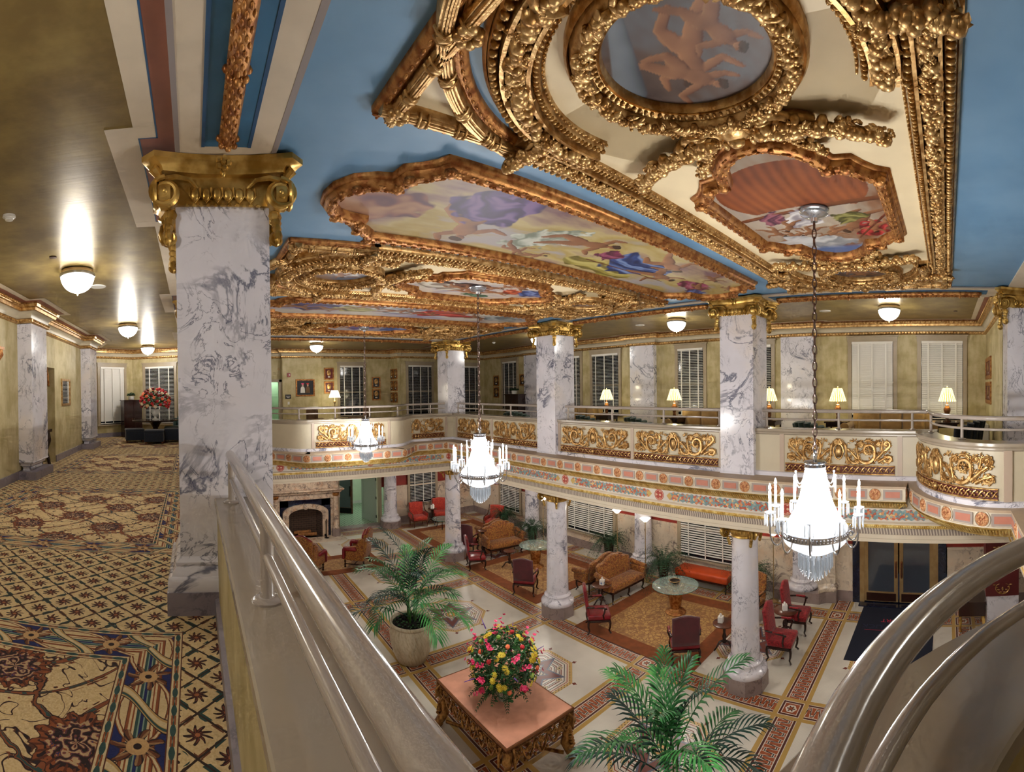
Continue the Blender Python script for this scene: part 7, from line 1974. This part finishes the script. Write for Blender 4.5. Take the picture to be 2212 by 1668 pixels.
frame('upper copper-framed panel on the end wall beside the right edge column',(12.4,-1.08,6.58),PI,1.5,.56,0,'gilt_red',.1); frame('lower copper-framed panel on the end wall beside the right edge column',(12.4,-1.08,5.95),PI,1.5,.56,0,'gilt_red',.1)
g=thing('fire_alarm','red fire alarm box on the far gallery wall','alarm',(4.02,19.75,6.84)); MB().box(-.07,-.05,-.08,.07,0,.08).build('body',MT['red_plastic'],g,0); MB().box(-.0,-.055,-.03,.04,-.05,.03).build('strobe',MT['plastic_white'],g,0)
g=thing('door_sign','small black room sign with a gold edge below the fire alarm','sign',(3.98,19.75,5.93)); MB().box(-.12,-.02,-.09,.12,0,.09).build('plate',MT['black_plate'],g,0); MB().box(.12,-.02,-.09,.135,0,.09).build('gold_edge',MT['brass'],g,0)
m=MB()
for z,w in ((.025,.09),(-.025,.06)): m.box(-w,-.022,z-.008,w,-.02,z+.008)
m.build('lettering',MT['paper_white'],g,0)
g=thing('light_switch','white wall switch below the black room sign','switch',(4.0,19.75,5.66)); MB().box(-.04,-.012,-.06,.04,0,.06).build('plate',MT['plastic_white'],g,0); MB().box(-.012,-.018,-.025,.012,-.012,.025).build('toggle',MT['plastic_white'],g,0)
m=MB(); m.box(3.62,19.9,M,3.75,20.1,M+2.2); m.box(2.95,19.9,M,3.05,20.1,M+2.2); m.box(2.95,19.9,M+2.1,3.75,20.1,M+2.22); struct('trim_door_upper',m,MT['trim_greige'])
struct('wall_stair',MB().box(2.6,21.6,M,4.6,21.7,ZG).box(2.5,20.3,M,2.6,21.6,ZG).box(4.5,20.3,M,4.6,21.6,ZG).box(2.5,20.2,M-.1,4.6,21.7,M).box(2.5,20.2,M+2.6,4.6,21.7,M+2.7),MT['mint_wall'])
d=door_leaf('door_5','',(3.66,20.14,M+.02),R(80),.85,2.05,'door_grey',False); MB().box(.06,-.06,1.0,.12,-.02,1.12).build('handle',MT['black_iron'],d,0)
g=thing('wall_letters','gold painted letter G above the far doorway','letters',(3.66,20.09,7.1)); textobj('letter','G',.14,'gilt_red',g,(0,0,0),(PI/2,0,0),.004)
# floor lamp and brown chairs on the far gallery
g=thing('floor_lamp','lit brass floor lamp with a white shade on the far gallery','floor lamp',(5.85,19.2,M)); MB().lathe([(.14,0),(.14,.02),(.03,.05),(.014,.08),(.014,1.15),(.05,1.2),(.055,1.25),(.03,1.3),(.012,1.33),(.012,1.45)],n=16).build('stand',MT['brass'],g,50); MB().lathe([(.25,1.42),(.14,1.72)],n=32,cap=False).build('shade',MT['plain_shade'],g,50); MB().ball((0,0,1.55),.04,8,6).build('bulb',MT['globe_light'],g,60)
def easy(label,x,y,f,col='brown_fabric'):
    g=thing('easy_chair',label,'easy chair',(x,y,M),R(f+90)); MB().rbox(-.36,-.40,.16,.36,.3,.46,.06,.03).build('seat',MT[col],g,60); MB().rbox(-.38,.2,.2,.38,.42,1.06,.10).build('back',MT[col],g,60)
    for s in (-1,1): MB().rbox(s*.42-.09,-.40,.16,s*.42+.09,.36,.64,.07).build('arm',MT[col],g,60)
easy('brown easy chair beside the floor lamp on the far gallery',4.75,17.6,10); easy('brown easy chair in front of the dark far window',6.5,18.0,170)
# ------------------------------------------------------------------ near wall behind the viewer closes the gallery; camera and light
w=scene.world or bpy.data.worlds.new('World'); scene.world=w; w.use_nodes=True
w.node_tree.nodes['Background'].inputs[0].default_value=(.02,.03,.06,1); w.node_tree.nodes['Background'].inputs[1].default_value=.3
def pl(loc,e,r=.12,col=(1.,.95,.86)):
    l=bpy.data.lights.new('lamp_light','POINT'); l.energy=e; l.shadow_soft_size=r; l.color=col
    o=bpy.data.objects.new('lamp_light',l); COL.objects.link(o); o.location=loc; return o
for y in (1.3,1.3+S,1.3+2*S):
    for k in range(5):
        a=2*PI*k/5; pl((4.6+.55*cos(a),y+.55*sin(a),5.1),52 if y<10 else 22,.05,(1.,.97,.92))
    pl((4.6,y,3.95),40,.1,(1.,.97,.92))
for x,y,_ in pos: pl((x,y,ZG-.46),72 if x<0 else 44,.16,(1.,.96,.90))
for x,y in LOB: pl((x,y,3.2),46,.16,(1.,.96,.89))  # fill light from the added lobby bowls
for y in (10.55,7.85,4.78,2.85,0.): pl((12.3,y,M+.76+.50),7,.05,(1.,.88,.6)); pl((12.3,y,M+.76+.92),5,.05,(1.,.88,.6))
pl((5.85,19.2,M+1.82),8,.05,(1.,.9,.62)); pl((5.85,19.2,M+1.36),8,.05,(1.,.9,.62))
for x,y in ((12.25,8.95),(12.55,10.35),(12.75,4.85),(12.1,13.6)): pl((x,y,2.1),16,.08,(1.,.93,.78))
pl((8.,22.3,2.6),45,.2,(.86,1.,.9)); pl((3.6,21.,M+2.3),18,.1,(.72,1.,.84))
cam=bpy.data.cameras.new('Camera'); co=bpy.data.objects.new('Camera',cam); COL.objects.link(co)
FPX,X0,Y0,RO=1037.75,415.87,851.49,.015
cam.type='PANO'; cam.panorama_type='CENTRAL_CYLINDRICAL'; cam.clip_start=.02; cam.clip_end=200
W_,H_=2212,1668
yaw=(W_/2-X0)/FPX
cam.central_cylindrical_range_u_min=-W_/2/FPX; cam.central_cylindrical_range_u_max=W_/2/FPX
cam.central_cylindrical_range_v_min=(Y0-H_)/FPX; cam.central_cylindrical_range_v_max=Y0/FPX
cam.central_cylindrical_radius=1.
base=Matrix.Rotation(-yaw,4,'Z')@Matrix.Rotation(PI/2,4,'X')
roll=Matrix(((cos(RO),0,sin(RO),0),(0,1,0,0),(-sin(RO),0,cos(RO),0),(0,0,0,1)))
co.matrix_world=Matrix.Translation((0,0,6.10))@roll@base
scene.camera=co
vs=scene.view_settings; vs.view_transform='Standard'; vs.look='None'; vs.gamma=1.; vs.use_curve_mapping=False; vs.exposure=.12
scene.cycles.max_bounces=5; scene.cycles.diffuse_bounces=3; scene.cycles.glossy_bounces=3; scene.cycles.transmission_bounces=5
scene.cycles.sample_clamp_indirect=6.
scene.cycles.use_adaptive_sampling=True; scene.cycles.adaptive_threshold=.1; scene.cycles.adaptive_min_samples=10
scene.cycles.use_denoising=True
